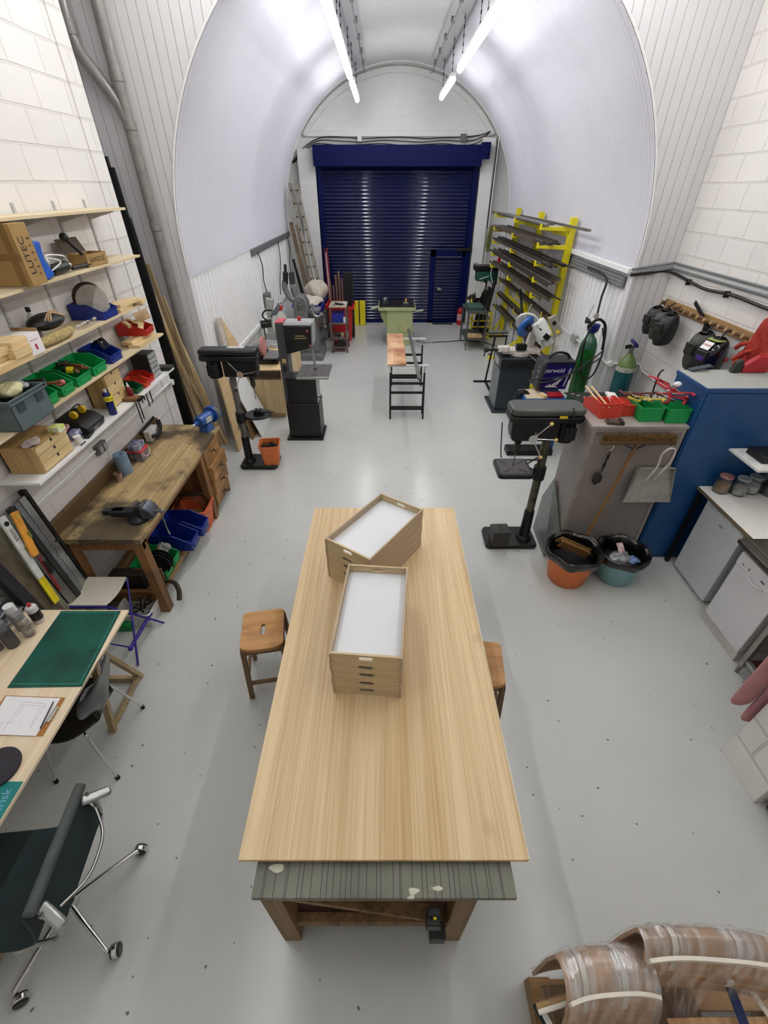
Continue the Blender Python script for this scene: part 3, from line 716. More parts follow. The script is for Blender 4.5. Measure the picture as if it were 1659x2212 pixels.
# hammers and tools in the bins
def hammer(p, d, label, hm=WDT, hd=DSTEEL, L=.24):
    p = Vector(p); d = Vector(d).normalized(); t = thing('hammer', label, 'hammer', p, world=True, group='hand tools in the green bins')
    e = p+d*L; MB().tube([p, p+d*L*.4, e], [.014, .011, .009], 8).build('handle', hm, t)
    s_, u = frame(d); MB().cyl(e-s_*.05, e+s_*.05, .014, n=10).build('head', hd, t, bevel=.002)
z = SZ4+.105
hammer((-2.36, 3.36, z+.01), (-.6, .5, -.1), 'hammer with red-brown handle leaning left in the wide green bin', L=.2)
hammer((-2.37, 3.45, z+.02), (-.5, .15, .0), 'hammer with worn brown grip lying across the wide green bin', L=.2)
hammer((-2.36, 3.5, z-.01), (-.5, -.2, .06), 'short mallet with brown handle at the bin front', L=.16)
b = MB(); b.ob((-2.46, 3.42, z), (.05, .06, .03), (.2, .1, .4)); one(b, 'tape_measure', YEL, 'small yellow tape measure among the hammers', 'tape measure', bevel=.006)
hammer((-2.33, 3.1, z+.02), (-.8, -.2, -.02), 'long brown tool handle sticking out beside the grey crate', hm=WDT, L=.25)
one(MB().cyl((-2.6, 3.02, z+.03), (-2.4, 3.05, z+.05), .02, n=12), 'grip', M('26282A', .7), 'thick black foam grip lying over the first green bin', 'grip', bevel=.004)
one(MB().ball((-2.43, 3.2, z-.03), .025).ball((-2.42, 3.23, z-.03), .022), 'pink_grip', M('E0707A', .5), 'pink and red round grips in the second green bin', 'grip')
for k, (yy, lb) in enumerate(((3.93, 'black pliers in the dark blue bin'), (4.0, 'black snips sticking out of the dark blue bin'))):
    b = MB(); b.tube([(-2.45, yy, SZ4+.11), (-2.5, yy+.02, SZ4+.17), (-2.53, yy+.05, SZ4+.15)], .008, 6, smooth=3); b.tube([(-2.45, yy+.03, SZ4+.11), (-2.5, yy+.03, SZ4+.18), (-2.56, yy+.03, SZ4+.14)], .008, 6, smooth=3)
    one(b, 'pliers', BLACK, lb, 'pliers', 'black tools in the blue bin')
t = thing('grinding_disc', 'large dark sanding disc standing in the upper blue bin', 'disc', (-2.5, 4.06, SZ3+.15), rot=(1.25, .5, 0)); MB().lathe([(.02, -.006), (.13, -.006), (.13, .006), (.02, .006)], n=36).build('disc', M('4A3628', .8), t)
t = thing('grinding_disc', 'large pale disc standing in front of the dark one', 'disc', (-2.46, 4.03, SZ3+.14), rot=(1.2, .5, 0)); MB().lathe([(.02, -.006), (.125, -.006), (.125, .006), (.02, .006)], n=36).build('disc', M('B9B4AC', .6), t)
b = MB(); b.ob((-2.44, 4.15, SZ3+.1), (.08, .03, .09), (.3, .2, 0)); one(b, 'packet', M('D5DBD8', .3), 'clear plastic packet at the front of the upper blue bin', 'packet', bevel=.01)
def planks(base, items, grp, mt=PINE):
    for (dx, dy, dz, l, w_, h, rz, lb) in items:
        one(MB().ob((base[0]+dx, base[1]+dy, base[2]+dz+h/2), (w_, l, h), (0, 0, rz)), 'wood_offcut', mt, lb, 'wood offcut', grp, bevel=.0015)
planks((-2.45, 4.4, SZ3), [(0, -.04, .001, .26, .16, .03, .05, 'pale pine offcut on the shelf behind the blue bin'), (.02, .03, .032, .3, .14, .028, -.1, 'pine offcut with reddish end on top of the pile'), (0, .26, .001, .2, .2, .022, .3, 'thin board overhanging the shelf end'), (.03, .24, .0235, .17, .09, .018, .6, 'small pine piece resting on the overhanging board')], 'pine offcuts on the third shelf')
planks((-2.42, 4.62, SZ4), [(0, -.06, .001, .42, .11, .026, .02, 'pine board lying under the red bin'), (-.04, -.05, .028, .44, .1, .028, -.06, 'upper pine board under the red bin')], 'pine boards under the red bin')
for k, (dx, dy, r) in enumerate(((.0, .0, .4), (-.05, .06, -.3), (-.1, -.05, 1.), (-.12, .07, .1))):
    one(MB().ob((-2.43+dx, 4.62+dy, SZ4+.14+.012*k), (.05, .12, .02), (.3*(-1)**k, .2, r)), 'wood_block', PINE, ['short pine block at the front of the red bin', 'pine block leaning left in the red bin', 'pine block crosswise at the back of the red bin', 'topmost pine block in the red bin'][k], 'wood offcut', 'offcuts in the red bin', bevel=.002)
one(MB().ob((-2.47, 4.78, SZ4+.2), (.14, .22, .012), (.2, -.3, .5)), 'board_offcut', WOOD('CDB287', 'B39464', 1), 'thin tan board leaning over the red bin', 'wood offcut')
# left end of the third shelf: timber blocks and boxes
planks((-2.42, 2.75, SZ3), [(0, 0, .001, .4, .2, .04, 0, 'wide pale block at the bottom of the timber pile'), (.03, .12, .042, .16, .16, .06, 0, 'square pine block with dark end in the timber pile'), (-.02, -.1, .042, .3, .15, .035, 0, 'flat pine piece in the timber pile'), (.02, .14, .103, .18, .14, .035, .1, 'topmost pine block of the left timber pile'), (0, -.1, .079, .35, .14, .04, -.05, 'pine block at the picture edge')], 'timber pile at the left end of the third shelf')
t = thing('cardboard_box', 'small white box with red print between timber pile and yellow roll', 'box', (-2.44, 3.05, SZ3), 0)
MB().box(-.09, .09, -.09, .07, 0, .13).build('box', M('EFEAEA', .5, var=.02), t, bevel=.002)
MB().box(.0905, .0912, -.01, .01, .03, .065).box(.0905, .0912, -.04, .04, .09, .093).build('printed_mark', M('B02A50', .5), t)
MB().box(-.09, .085, .072, .078, 0, .15).build('cardboard_flap', M('B08B5E', .7), t)
b = MB(); b.tube([(-2.4, 3.13, SZ3+.036), (-2.38, 3.3, SZ3+.037), (-2.39, 3.45, SZ3+.036), (-2.42, 3.55, SZ3+.034)], [.03, .036, .036, .028], 14)
one(b, 'sheepskin_roll', M('CDB77A', .95, var=.3, ns=60, bmp=1., bs=120), 'fuzzy yellow-brown roll lying at the front of the third shelf', 'roll')
b = MB(); b.ball((-2.47, 3.4, SZ3+.125), .1, (1., 1.7, .55), 16, jit=.02); t = thing('cable_bag', 'black mesh bag stuffed with cables behind the yellow roll', 'bag', (-2.47, 3.4, SZ3+.07), world=True)
b.build('bag', BLACK, t)
b = MB(); 
for k in range(3): b.tube([(-2.4+.02*k, 3.3, SZ3+.15), (-2.42, 3.4+.02*k, SZ3+.185+.005*k), (-2.4, 3.52, SZ3+.14)], .005, 6, smooth=5)
b.build('tan_cable', M('C9A27A', .5), t)
t = thing('bottle', 'small white bottle with black cap standing at the wall behind the cable bag', 'bottle', (-2.6, 3.45, SZ3)); MB().lathe([(.03, 0), (.03, .14), (.012, .17), (.012, .18)]).build('body', M('DAD8D4', .4), t); MB().cyl((0, 0, .18), (0, 0, .21), .016).build('cap', BLACK, t)
for k in range(4):
    y = 3.66+.05*k; b = MB(); b.tube([(-2.42, y, SZ3+.02), (-2.38, y+.03, SZ3+.05), (-2.4, y+.07, SZ3+.03), (-2.45, y+.03, SZ3+.02)], .006, 6, smooth=4, closed=True)
    one(b, 'cable_loop', [M('E6E2DC', .5), M('C9C4BC', .5), M('2A4A7A', .5), M('E0D9C8', .5)][k], ['white cable loop right of the cable bag', 'grey cable loop among the small parts', 'blue cable loop below the blue bin', 'cream cable loop at the shelf front'][k], 'cable', 'loose cable loops on the third shelf')
# second shelf
CB = M('A5834F', .75, var=.06, ns=5, name='cardboard'); CB2 = M('8A6A3A', .7, var=.08, name='cardboard_tape')
t = thing('cardboard_box', 'large brown cardboard box with black printed letters', 'box', (-2.4, 3.15, 2.585), 0, world=True)
bx0, bx1, by0, by1, bz0, bz1 = -2.64, -2.31, 3.21, 3.37, 2.585, 2.93
MB().box(bx0, bx1, by0, by1, bz0, bz1).build('carton', CB, t, bevel=.002)
b = MB(); b.box(bx0, bx1, by0-.0012, by0-.0005, 2.73, 2.77); b.box(bx1-.075, bx1-.03, by0-.0022, by0-.0014, bz0, bz1); b.build('packing_tape', CB2, t)
text('LUTEC', .072, basis((bx1+.0008, 3.27, 2.755), (0, 0, 1), (0, -1, 0)), M('2A2520', .6), 'printed_lettering', t, extr=.0003)
for k in range(6): MB().box(bx1+.0004, bx1+.001, 3.32, 3.325+.012*(1+k % 2), 2.64+.04*k, 2.65+.04*k).build('printed_symbol', M('5A4830', .6), t)
t = thing('blue_foam_arch', 'bright blue bent foam wedge leaning against the big box', 'foam block', (-2.42, 3.46, SZ2), world=True)
MB().prism([(3.40, SZ2+.001), (3.48, SZ2+.001), (3.55, SZ2+.02), (3.50, SZ2+.12), (3.52, SZ2+.23), (3.45, SZ2+.235), (3.41, SZ2+.12)], -2.47, -2.36, 'x').build('foam', M('1B5CC0', .5), t, bevel=.01)
t = thing('cordless_tool', 'black cordless tool with white cable on the second shelf', 'power tool', (-2.42, 3.75, SZ2), world=True)
MB().cyl((-2.42, 3.6, SZ2+.04), (-2.42, 3.8, SZ2+.045), .036, n=14).build('body', BLACK, t, bevel=.01)
MB().cyl((-2.42, 3.81, SZ2+.045), (-2.42, 3.84, SZ2+.045), .02).build('nozzle', ALU, t)
b = MB(); b.tube([(-2.42, 3.6, SZ2+.05), (-2.38, 3.55, SZ2+.1), (-2.44, 3.65, SZ2+.13), (-2.4, 3.78, SZ2+.11), (-2.46, 3.84, SZ2+.06)], .006, 6, smooth=6); b.tube([(-2.4, 3.58, SZ2+.04), (-2.36, 3.66, SZ2+.09), (-2.42, 3.6, SZ2+.12)], .005, 6, smooth=6); b.build('white_cable', WHITE, t)
t = thing('torch', 'black torch lying across the small printed carton', 'torch', (-2.42, 4.1, SZ2), world=True)
MB().cyl((-2.42, 3.86, SZ2+.02), (-2.4, 4.12, SZ2+.02), .014).build('barrel', BLACK, t); MB().cyl((-2.4, 4.1, SZ2+.03), (-2.46, 3.98, SZ2+.2), .014).build('arm', BLACK, t)
MB().ball((-2.465, 3.97, SZ2+.215), .032).build('ball_end', BLACK, t)
t = thing('cardboard_box', 'small open brown carton with black lettering beside the torch', 'box', (-2.46, 4.18, SZ2), -.1)
b = MB(); b.box(-.08, .08, -.13, .13, 0, .004); b.box(-.08, -.077, -.13, .13, 0, .09); b.box(.077, .08, -.13, .13, 0, .09); b.box(-.08, .08, -.13, -.127, 0, .09); b.box(-.08, .08, .127, .13, 0, .09); b.build('carton', CB, t)
MB().beam((-.09, 0, .09), (-.14, 0, .19), .26, .003, up=(1, 0, 0)).build('lid_flap', M('4A3820', .7), t)
text('HANDLE', .05, basis((.0808, 0, .045), (0, 1, 0), (0, 0, 1)), M('2A2018', .6), 'printed_lettering', t, extr=.0003)

# plywood drawer boxes
def drawerbox(pos, n, wd, d, h, label):
    t = thing('drawer_box', label, 'drawer box', pos, HPI, group='plywood drawer boxes on the white shelf')
    b = MB(); b.box(-wd/2, wd/2, .01, d, 0, .01); b.box(-wd/2, wd/2, .01, d, h-.01, h); b.box(-wd/2, -wd/2+.01, .01, d, .01, h-.01); b.box(wd/2-.01, wd/2, .01, d, .01, h-.01); b.box(-wd/2, wd/2, d-.01, d, .01, h-.01)
    b.build('carcass', WOOD('C9A870', 'A88650', 2), t, bevel=.001); hh = (h-.02)/n
    for k in range(n):
        z0 = .01+hh*k; dr = MB().box(-wd/2+.011, wd/2-.011, 0, .012, z0+.002, z0+hh-.002).build('drawer', WOOD('E0C896', 'CBAA70', 0), t, bevel=.001)
        MB().box(-.01, .01, -.001, .0005, z0+hh-.024, z0+hh-.003).build('finger_notch', BLACK, dr)
    return t
drawerbox((-2.385, 2.83, SZ5+.001), 3, .36, .25, .2, 'plywood box of three drawers at the left end of the white shelf')
drawerbox((-2.46, 3.92, SZ5+.001), 3, .28, .19, .3, 'tall plywood drawer box behind the blue spray can')
t = thing('storage_crate', 'grey plastic crate with rags and tools beside the green bins', 'crate', (-2.43, 2.72, SZ4+.0), rz=0)
b = MB(); W_, D_, H_ = .17, .13, .2
b = MB()
for x0, x1, y0, y1 in ((-.13, -.124, -.17, .17), (.124, .13, -.17, .17), (-.13, .13, -.17, -.164), (-.13, .13, .164, .17)):
    b.box(x0, x1, y0, y1, 0, H_)
b.box(-.13, .13, -.17, .17, 0, .006); b.box(.13, .145, -.18, .18, H_-.03, H_-.02); b.box(.13, .142, -.18, .18, H_-.004, H_); b.box(-.145, .145, .17, .185, H_-.03, H_); b.box(-.145, .145, -.185, -.17, H_-.03, H_)
b.build('crate', M('5A6A6C', .5, var=.06), t, bevel=.002)
for y in (-.09, .09): MB().box(.13, .1345, y-.035, y+.035, H_-.09, H_-.035).build('handle_recess', M('39444A', .5), t, bevel=.001)
def cloth(c, r, sc, mt, label, seed=1, cat='cloth', name='cloth', group=None):
    random.seed(seed); b = MB(); n = 22; k = 12; R = []
    ph = [random.uniform(0, 6.28) for _ in range(6)]
    for i in range(1, k):
        t_ = PI*i/k; row = []
        for j in range(n):
            a = 2*PI*j/n; q = 1+.12*math.sin(3*a+ph[0]+2*t_)+.1*math.sin(5*a+ph[1]+3*t_)+.07*math.sin(9*a+ph[2]-4*t_)+random.uniform(-.04, .04)
            row.append(Vector((c[0]+sc[0]*r*q*math.sin(t_)*math.cos(a), c[1]+sc[1]*r*q*math.sin(t_)*math.sin(a), c[2]+sc[2]*r*(-math.cos(t_))*q)))
        R.append(row)
    b.rings(R); return one(b, name, mt, label, cat, group, ang=60, sub=1)
cloth((-2.4, 2.72, SZ4+.215), .075, (1, 1.1, .6), M('DCD7A8', .9, bmp=.3), 'pale yellow rag heaped on the grey crate', 3)
cloth((-2.5, 2.62, SZ4+.21), .06, (1, 1.2, .6), M('D98A5A', .9), 'orange cloth beside the yellow rag in the crate', 4)
cloth((-2.42, 2.84, SZ4+.195), .05, (1, 1.1, .5), M('B9BCC0', .4), 'crumpled silver bag at the right of the grey crate', 5)
one(MB().box(-2.42, -2.34, 2.88, 2.96, SZ5+.201+.0005, SZ5+.24), 'tape_box', M('C8D83A', .5, c2='F0F0EC', ns=30), 'small lime and white box on the drawer box under the crate', 'box', bevel=.002)
cloth((-2.42, 2.7, SZ5+.2+.022), .05, (1, 1.5, .4), M('C8B8B4', .9), 'pinkish-grey rag on the left drawer box', 6)
# white shelf items
t = thing('pot', 'small white lidded pot at the front of the white shelf', 'pot', (-2.40, 3.1, SZ5+.001)); MB().lathe([(.024, 0), (.026, .05), (.025, .055)]).build('body', M('E9E6E0', .4), t); MB().cyl((0, 0, .055), (0, 0, .066), .028, n=20).build('lid', WHITE, t, bevel=.002)
t = thing('tool_case', 'black tool bag with yellow ear defenders on top', 'case', (-2.5, 3.36, SZ5+.001)); MB().prism([(-.12, 0), (.1, 0), (.12, .06), (.05, .11), (-.12, .14)], -.13, .13, 'y').build('bag', BLACK, t, bevel=.012)
for y in (-.06, .06): MB().lathe([(.001, -.014), (.03, -.012), (.034, 0), (.03, .014), (.001, .016)], (0, y, .15), 16, Matrix.Rotation(HPI, 4, 'X')).build('ear_cup', M('E8C21C', .4), t)
MB().tube([(0, -.06, .17), (0, -.04, .2), (0, .04, .2), (0, .06, .17)], .006, 6, smooth=4).build('headband', BLACK, t)
one(MB().ob((-2.47, 3.19, SZ5+.045), (.07, .1, .05), (0, 0, .2)), 'packet', M('1B2C8A', .45, c2='E8E8F0', ns=20), 'blue and white packet beside the white pot', 'packet', bevel=.006)
one(MB().ob((-2.53, 3.17, SZ5+.09), (.05, .1, .03), (.2, 0, .1)), 'packet', M('A81826', .45, c2='F0D8D8', ns=25), 'red packet tilted behind the blue and white packet', 'packet', bevel=.004)
one(MB().ob((-2.4, 3.24, SZ5+.013), (.045, .12, .022), (0, 0, .15)), 'remote', BLACK, 'black slim tool lying beside the white pot', 'tool', bevel=.005)
cloth((-2.42, 3.36, SZ5+.03), .045, (.8, 1.5, .5), M('8A8478', .8), 'grey-brown work glove at the front of the white shelf', 8, 'glove', 'glove')
one(MB().box(-2.375, -2.365, 3.06, 3.13, SZ5+.001, SZ5+.009), 'marker', BLACK, 'short black marker at the shelf edge below the pot', 'pen', bevel=.003)
def aerosol(x, y, z0, r, h, body, cap, label, lab=None, txt=None):
    t = thing('spray_can', label, 'spray can', (x, y, z0+.001), group='spray cans on the white shelf')
    MB().lathe([(r*.96, 0), (r, .004), (r, h*.82), (r*.8, h*.88), (r*.4, h*.9)], n=24).build('body', body, t); MB().lathe([(r*.4, h*.9), (r*.4, h), (.001, h*1.01)], n=14).build('cap', cap, t)
    if lab: MB().lathe([(r*1.01, h*.55), (r*1.01, h*.75)], n=24, cap=False).build('shield', lab, t)
    if txt: text(txt, .024, basis((r*.75, -r*.75, h*.65), (1, 1, 0), (0, 0, 1)) @ Matrix.Translation((0, 0, .003)), BLACK, 'lettering', t, extr=.0004)
aerosol(-2.41, 3.66, SZ5, .033, .225, M('0E1A6A', .3), WHITE, 'dark blue spray can with yellow shield on the white shelf', YEL, 'WD-40')
aerosol(-2.45, 3.75, SZ5, .026, .19, YEL, M('141C40', .4), 'yellow can with dark cap right of the blue spray can')
t = thing('glue_bottle', 'dark red glue bottle with white nozzle on the wooden block', 'bottle', (-2.42, 4.03, SZ5+.027)); MB().lathe([(.028, 0), (.03, .004), (.03, .06), (.012, .085)], n=16).build('body', M('7A1420', .3), t); MB().lathe([(.012, .085), (.004, .125), (.001, .126)], n=10).build('nozzle', WHITE, t)
t = thing('wooden_jig', 'brown wooden block with dark steel end at the edge of the white shelf', 'jig', (-2.39, 3.98, SZ5+.001)); MB().box(-.07, .07, -.05, .05, 0, .026).build('block', WOOD('8A5C3A', '6A4228', 0), t, bevel=.002); MB().box(.07, .09, -.05, .05, 0, .026).build('steel_end', DSTEEL, t, bevel=.003)
t = thing('component_cabinet', 'dark steel cabinet with rows of small clear drawers', 'component cabinet', (-2.42, 4.62, SZ5+.001), HPI)
b = MB(); b.box(-.09, .09, 0, .18, 0, .25); b.build('cabinet', M('26282A', .45), t, bevel=.002)
for i in range(4):
    for j in range(5):
        x = -.066+i*.044; z0 = .012+j*.048; d_ = MB().box(x-.019, x+.019, -.012, 0, z0, z0+.038).build('drawer', M('B9BCB8', .25, var=.2, ns=50), t, bevel=.001)
t = thing('tray', 'black plastic tray at the right end of the white shelf', 'tray', (-2.44, 4.83, SZ5+.001)); MB().prism([(-.1, 0), (.08, 0), (.11, .04), (-.11, .04)], -.05, .06, 'y').build('tray', M('2A2A28', .5), t, bevel=.004)
# hanging files and bits below the shelf
for k, (y, L) in enumerate(((3.98, .22), (4.03, .2), (4.1, .06), (4.15, .05), (4.2, .14), (4.28, .13))):
    b = MB(); b.beam((-2.37, y, SZ5-.02), (-2.372, y+.005, SZ5-.02-L), .016, .005, up=(1, 0, 0))
    one(b, 'steel_file', DSTEEL, ['long steel file hanging from the white shelf edge, leftmost', 'second long file hanging from the white shelf edge', 'short black bit hanging beside the files', 'second short black bit hanging beside the files', 'thin steel rod hanging right of the short bits', 'rightmost thin rod hanging from the white shelf'][k], 'hand tool', 'files hanging under the white shelf')
# conduits and socket on the left wall
b = MB(); b.tube([(XL+.014, 2.2, 1.17), (XL+.014, 3.55, 1.17)], .012, 8); one(b, 'conduit', WHITE, 'white conduit low on the left wall, left of the grey socket', 'conduit')
b = MB(); b.tube([(XL+.014, 3.72, 1.17), (XL+.014, 5.3, 1.17)], .012, 8); b.cyl((XL+.005, 5.31, 1.17), (XL+.05, 5.31, 1.17), .035); one(b, 'conduit', WHITE, 'white conduit with round box running right from the grey socket', 'conduit')
t = thing('wall_socket', 'grey metal double socket above the old workbench', 'socket', (XL, 3.63, 1.17), world=True); MB().box(XL, XL+.045, 3.56, 3.71, 1.12, 1.21).build('back_box', GREY, t, bevel=.004)
for y in (3.6, 3.67): MB().box(XL+.045, XL+.056, y-.025, y+.02, 1.135, 1.195).build('socket_plate', M('A9ABA8', .4), t, bevel=.003)

# ================================================================ old workbench
def bench_mat(ax):
    m, nt, b = nodes('worn_bench_wood', .6)
    sc = [40]*3; sc[ax] = 1.5; g = noise(nt, 1., detail=5., sc=tuple(sc)); c = mixc(nt, ramp(nt, g, .35, .7), lin('C0A878'), lin('967C54'))
    s = ramp(nt, noise(nt, 1.9, detail=9.), .47, .56); ms = N(nt, 'ShaderNodeMath', operation='MULTIPLY'); nt.links.new(s, ms.inputs[0]); ms.inputs[1].default_value = .88
    c = mixc(nt, ms.outputs[0], c, lin('40372B')); sp = ramp(nt, noise(nt, 45., detail=3.), .66, .7); c = mixc(nt, sp, c, lin('2A1E12'))
    y_ = ramp(nt, noise(nt, 3.1, detail=1.), .79, .8); c = mixc(nt, y_, c, lin('C8B03A')); nt.links.new(c, b.inputs['Base Color']); bump(nt, b, noise(nt, 60.), .3, .004); return m
BT = bench_mat(1); BW = WOOD('8E6236', '6A4422', 2, stain='3A2616', sfac=.3, name='old_bench_leg'); DRW = WOOD('B08450', '8C6234', 1, stain='5A3A20', sfac=.3)
BZ = .87
t = thing('workbench', 'old stained wooden workbench under the left shelves', 'workbench', (-2.3, 3.7, 0), world=True)
MB().box(-2.61, -1.94, 2.66, 4.745, BZ-.05, BZ).build('bench_top', BT, t, bevel=.004)
MB().box(-2.655, -2.612, 2.5, 4.7, BZ-.06, BZ+.11).build('upstand', WOOD('6E5430', '4E3A20', 1), t, bevel=.003)
b = MB(); b.box(-2.6, -1.95, 2.68, 2.72, BZ-.13, BZ-.05); b.box(-1.99, -1.95, 2.72, 4.05, BZ-.09, BZ-.05); b.build('apron', BW, t, bevel=.003)
for x, y in ((-2.03, 2.67), (-2.6, 2.67), (-2.03, 4.06), (-2.6, 4.06)): MB().box(x, x+.08, y, y+.085, 0, BZ-.05).build('leg', BW, t, bevel=.005)
MB().box(-2.6, -2.0, 2.76, 4.05, .13, .155).build('lower_shelf', WOOD('8C7048', '6A5030', 1), t, bevel=.003)
MB().box(-2.6, -1.98, 2.69, 2.73, .12, .24).build('bottom_rail', BW, t, bevel=.003)
b = MB(); b.box(-2.6, -1.97, 4.15, 4.18, .05, BZ-.05); b.box(-2.6, -1.97, 4.65, 4.69, .0, BZ-.05); b.box(-2.6, -2.58, 4.18, 4.65, .05, BZ-.05); b.box(-2.6, -1.97, 4.15, 4.68, .05, .08); b.box(-2.03, -1.97, 4.15, 4.2, 0, .1)
b.build('drawer_carcass', BW, t, bevel=.003)
for k, (z0, z1, out) in enumerate(((.62, .8, .0), (.44, .61, .05), (.26, .43, .03), (.09, .25, .01))):
    d = MB().box(-2.5, -1.955+out, 4.19, 4.64, z0, z1).build('drawer', DRW, t, bevel=.003)
    MB().tube([(-1.95+out, 4.37, (z0+z1)/2+.01), (-1.915+out, 4.385, (z0+z1)/2+.02), (-1.91+out, 4.415, (z0+z1)/2-.01), (-1.93+out, 4.44, (z0+z1)/2-.02), (-1.95+out, 4.46, (z0+z1)/2)], .006, 6, smooth=4).build('drawer_handle', DSTEEL, d)
# vice
t = thing('bench_vice', 'black bench vice at the near corner of the old workbench', 'vice', (-2.06, 2.93, BZ), .0)
VB = M('2B2E33', .4, .3, var=.1, name='vice_black')
MB().lathe([(.001, 0), (.09, 0), (.09, .02), (.06, .035), (.05, .05)], n=28).build('swivel_base', VB, t)
MB().prism([(-.24, .05), (-.24, .1), (.05, .1), (.07, .145), (.0, .155), (-.03, .11), (.11, .11), (.13, .05), (-.02, .035)][0:0] or [(-.2, .05), (-.2, .1), (.0, .1), (.02, .15), (.05, .15), (.05, .04), (-.06, .04)], -.045, .045, 'y').build('rear_jaw', VB, t, bevel=.008)
MB().prism([(.062, .04), (.062, .155), (.1, .16), (.15, .12), (.17, .05)], -.065, .065, 'y').build('front_jaw', M('5C6068', .35, .6), t, bevel=.01)
MB().box(.0, .02, -.05, .05, .148, .162).box(.066, .088, -.05, .05, .155, .168).build('jaw_plate', STEEL, t, bevel=.002)
MB().box(-.27, -.1, -.028, .028, .055, .1).build('slide_bar', VB, t, bevel=.004)
MB().cyl((.16, 0, .085), (.22, 0, .085), .016).ball((.215, 0, .085), .02).build('screw', STEEL, t)
MB().tube([(.21, -.01, .1), (.22, -.03, .04), (.24, -.06, -.06), (.26, -.08, -.1)], .006, 8, smooth=3).build('tommy_bar', STEEL, t)
# things on the bench
one(MB().lathe([(.03, 0), (.062, 0), (.062, .2), (.03, .2), (.02, .19), (.02, .01)], (-2.52, 3.68, BZ+.001), 26), 'paper_roll', M('7C94AC', .75), 'blue paper roll standing on the old workbench', 'paper roll')
one(MB().lathe([(.028, 0), (.034, .08), (.03, .08), (.026, .01)], (-2.51, 3.53, BZ+.001), 18), 'tin', M('7A5240', .6, c2='A89890', ns=20), 'small rusty brown tin beside the blue paper roll', 'tin')
t = thing('tub', 'clear tub with red lid behind the blue paper roll', 'tub', (-2.5, 3.95, BZ+.001)); MB().prism([(-.06, -.075), (.06, -.075), (.07, -.06), (.07, .06), (.06, .075), (-.06, .075), (-.07, .06), (-.07, -.06)], 0, .1).build('body', M('4A4648', .35, c2='9A8A8C', ns=25), t, bevel=.004); MB().box(-.076, .076, -.08, .08, .1, .118).build('lid', M('D8343A', .4), t, bevel=.006)
MB().tube([(.077, -.07, .1), (.085, -.04, .05), (.086, .04, .05), (.077, .07, .1)], .003, 6, smooth=4).build('handle', WHITE, t)
one(MB().ob((-2.5, 3.95, BZ+.119+.029), (.11, .15, .055), (0, 0, .1)), 'box', M('1A2468', .4, c2='B8BCC8', ns=18), 'dark blue printed box on the red tub lid', 'box', bevel=.002)
t = thing('glue_gun', 'black taped device leaning at the back of the bench', 'tool', (-2.55, 4.45, BZ+.001), world=True); MB().box(-2.6, -2.53, 4.3, 4.5, BZ+.001, BZ+.12).build('body', M('E4E2DC', .5), t, bevel=.006); MB().tube([(-2.53, 4.32, BZ+.06), (-2.49, 4.4, BZ+.05), (-2.5, 4.5, BZ+.1), (-2.52, 4.53, BZ+.16)], .022, 8, smooth=3).build('grip', BLACK, t); MB().beam((-2.605, 4.25, BZ+.13), (-2.605, 4.62, BZ+.15), .012, .03).build('blade', DSTEEL, t)
# bench grinder
BG = M('1C4F9C', .35, var=.08, coat=.2, name='grinder_blue')
t = thing('bench_grinder', 'blue bench grinder at the far corner of the old workbench', 'grinder', (-2.03, 4.6, BZ+.001), 1.25)
MB().prism([(-.07, 0), (.07, 0), (.055, .03), (.035, .09), (-.035, .09), (-.055, .03)], -.06, .06, 'y').build('pedestal', BG, t, bevel=.006)
MB().cyl((-.11, 0, .14), (.11, 0, .14), .062, n=24).build('motor', BG, t, bevel=.01); MB().box(-.05, .05, -.066, -.058, .11, .17).build('name_plate', M('E8E8E4', .4, c2='303030', ns=60), t)
MB().cyl((.11, 0, .14), (.165, 0, .14), .095, n=28).build('wheel_guard', BG, t, bevel=.008); MB().cyl((.12, -.02, .14), (.16, -.02, .14), .085, n=28).build('grinding_wheel', M('6A6A68', .8), t)
MB().cyl((-.17, 0, .14), (-.11, 0, .14), .022, n=16).build('spindle_cover', BG, t); MB().cyl((-.2, 0, .14), (-.17, 0, .14), .011, n=12).build('spindle', WHITE, t)
MB().tube([(.14, -.09, .12), (.15, -.13, .13), (.15, -.13, .2)], .006, 6).build('spark_guard', BG, t)
# below the bench
linbin((-2.03, 3.0, .156), HPI, .15, .3, .16, GR2, 'green bin under the bench holding black discs', 'bins under the old bench')
linbin((-2.03, 3.17, .156), HPI, .15, .3, .15, GR2, 'green bin under the bench with grey cloth', 'bins under the old bench')
linbin((-1.93, 3.42, .156), HPI, .2, .4, .2, BL2, 'dark blue bin under the bench, nearer one', 'bins under the old bench')
linbin((-1.9, 3.65, .156), HPI, .2, .4, .2, BL2, 'dark blue bin under the bench, farther one', 'bins under the old bench')
for k in range(3):
    t = thing('sanding_disc', ['front black disc standing in the green bin', 'middle black disc standing in the green bin', 'rear black disc standing in the green bin'][k], 'disc', (-2.1-.0*k, 2.97+.035*k, .3), rot=(HPI-.15, 0, .1)); MB().lathe([(.01, -.004), (.115, -.004), (.115, .004), (.01, .004)], n=30).build('disc', BLACK, t)
cloth((-2.12, 3.17, .33), .07, (1, 1, .7), M('9A9A92', .9), 'grey cloth in the second green bin under the bench', 9)
one(MB().ob((-2.06, 2.87, .27), (.012, .0, 0)) if False else MB().ob((-2.13, 2.86, .262), (.24, .014, .2), (0, 0, .05)), 'board_offcut', WOOD('7A5636', '5E3E24', 0), 'brown hardboard panel standing at the front of the lower shelf', 'board')
t = thing('square_tub', 'orange square tub holding metal hoops under the bench', 'tub', (-2.12, 3.93, .001))
b = MB()
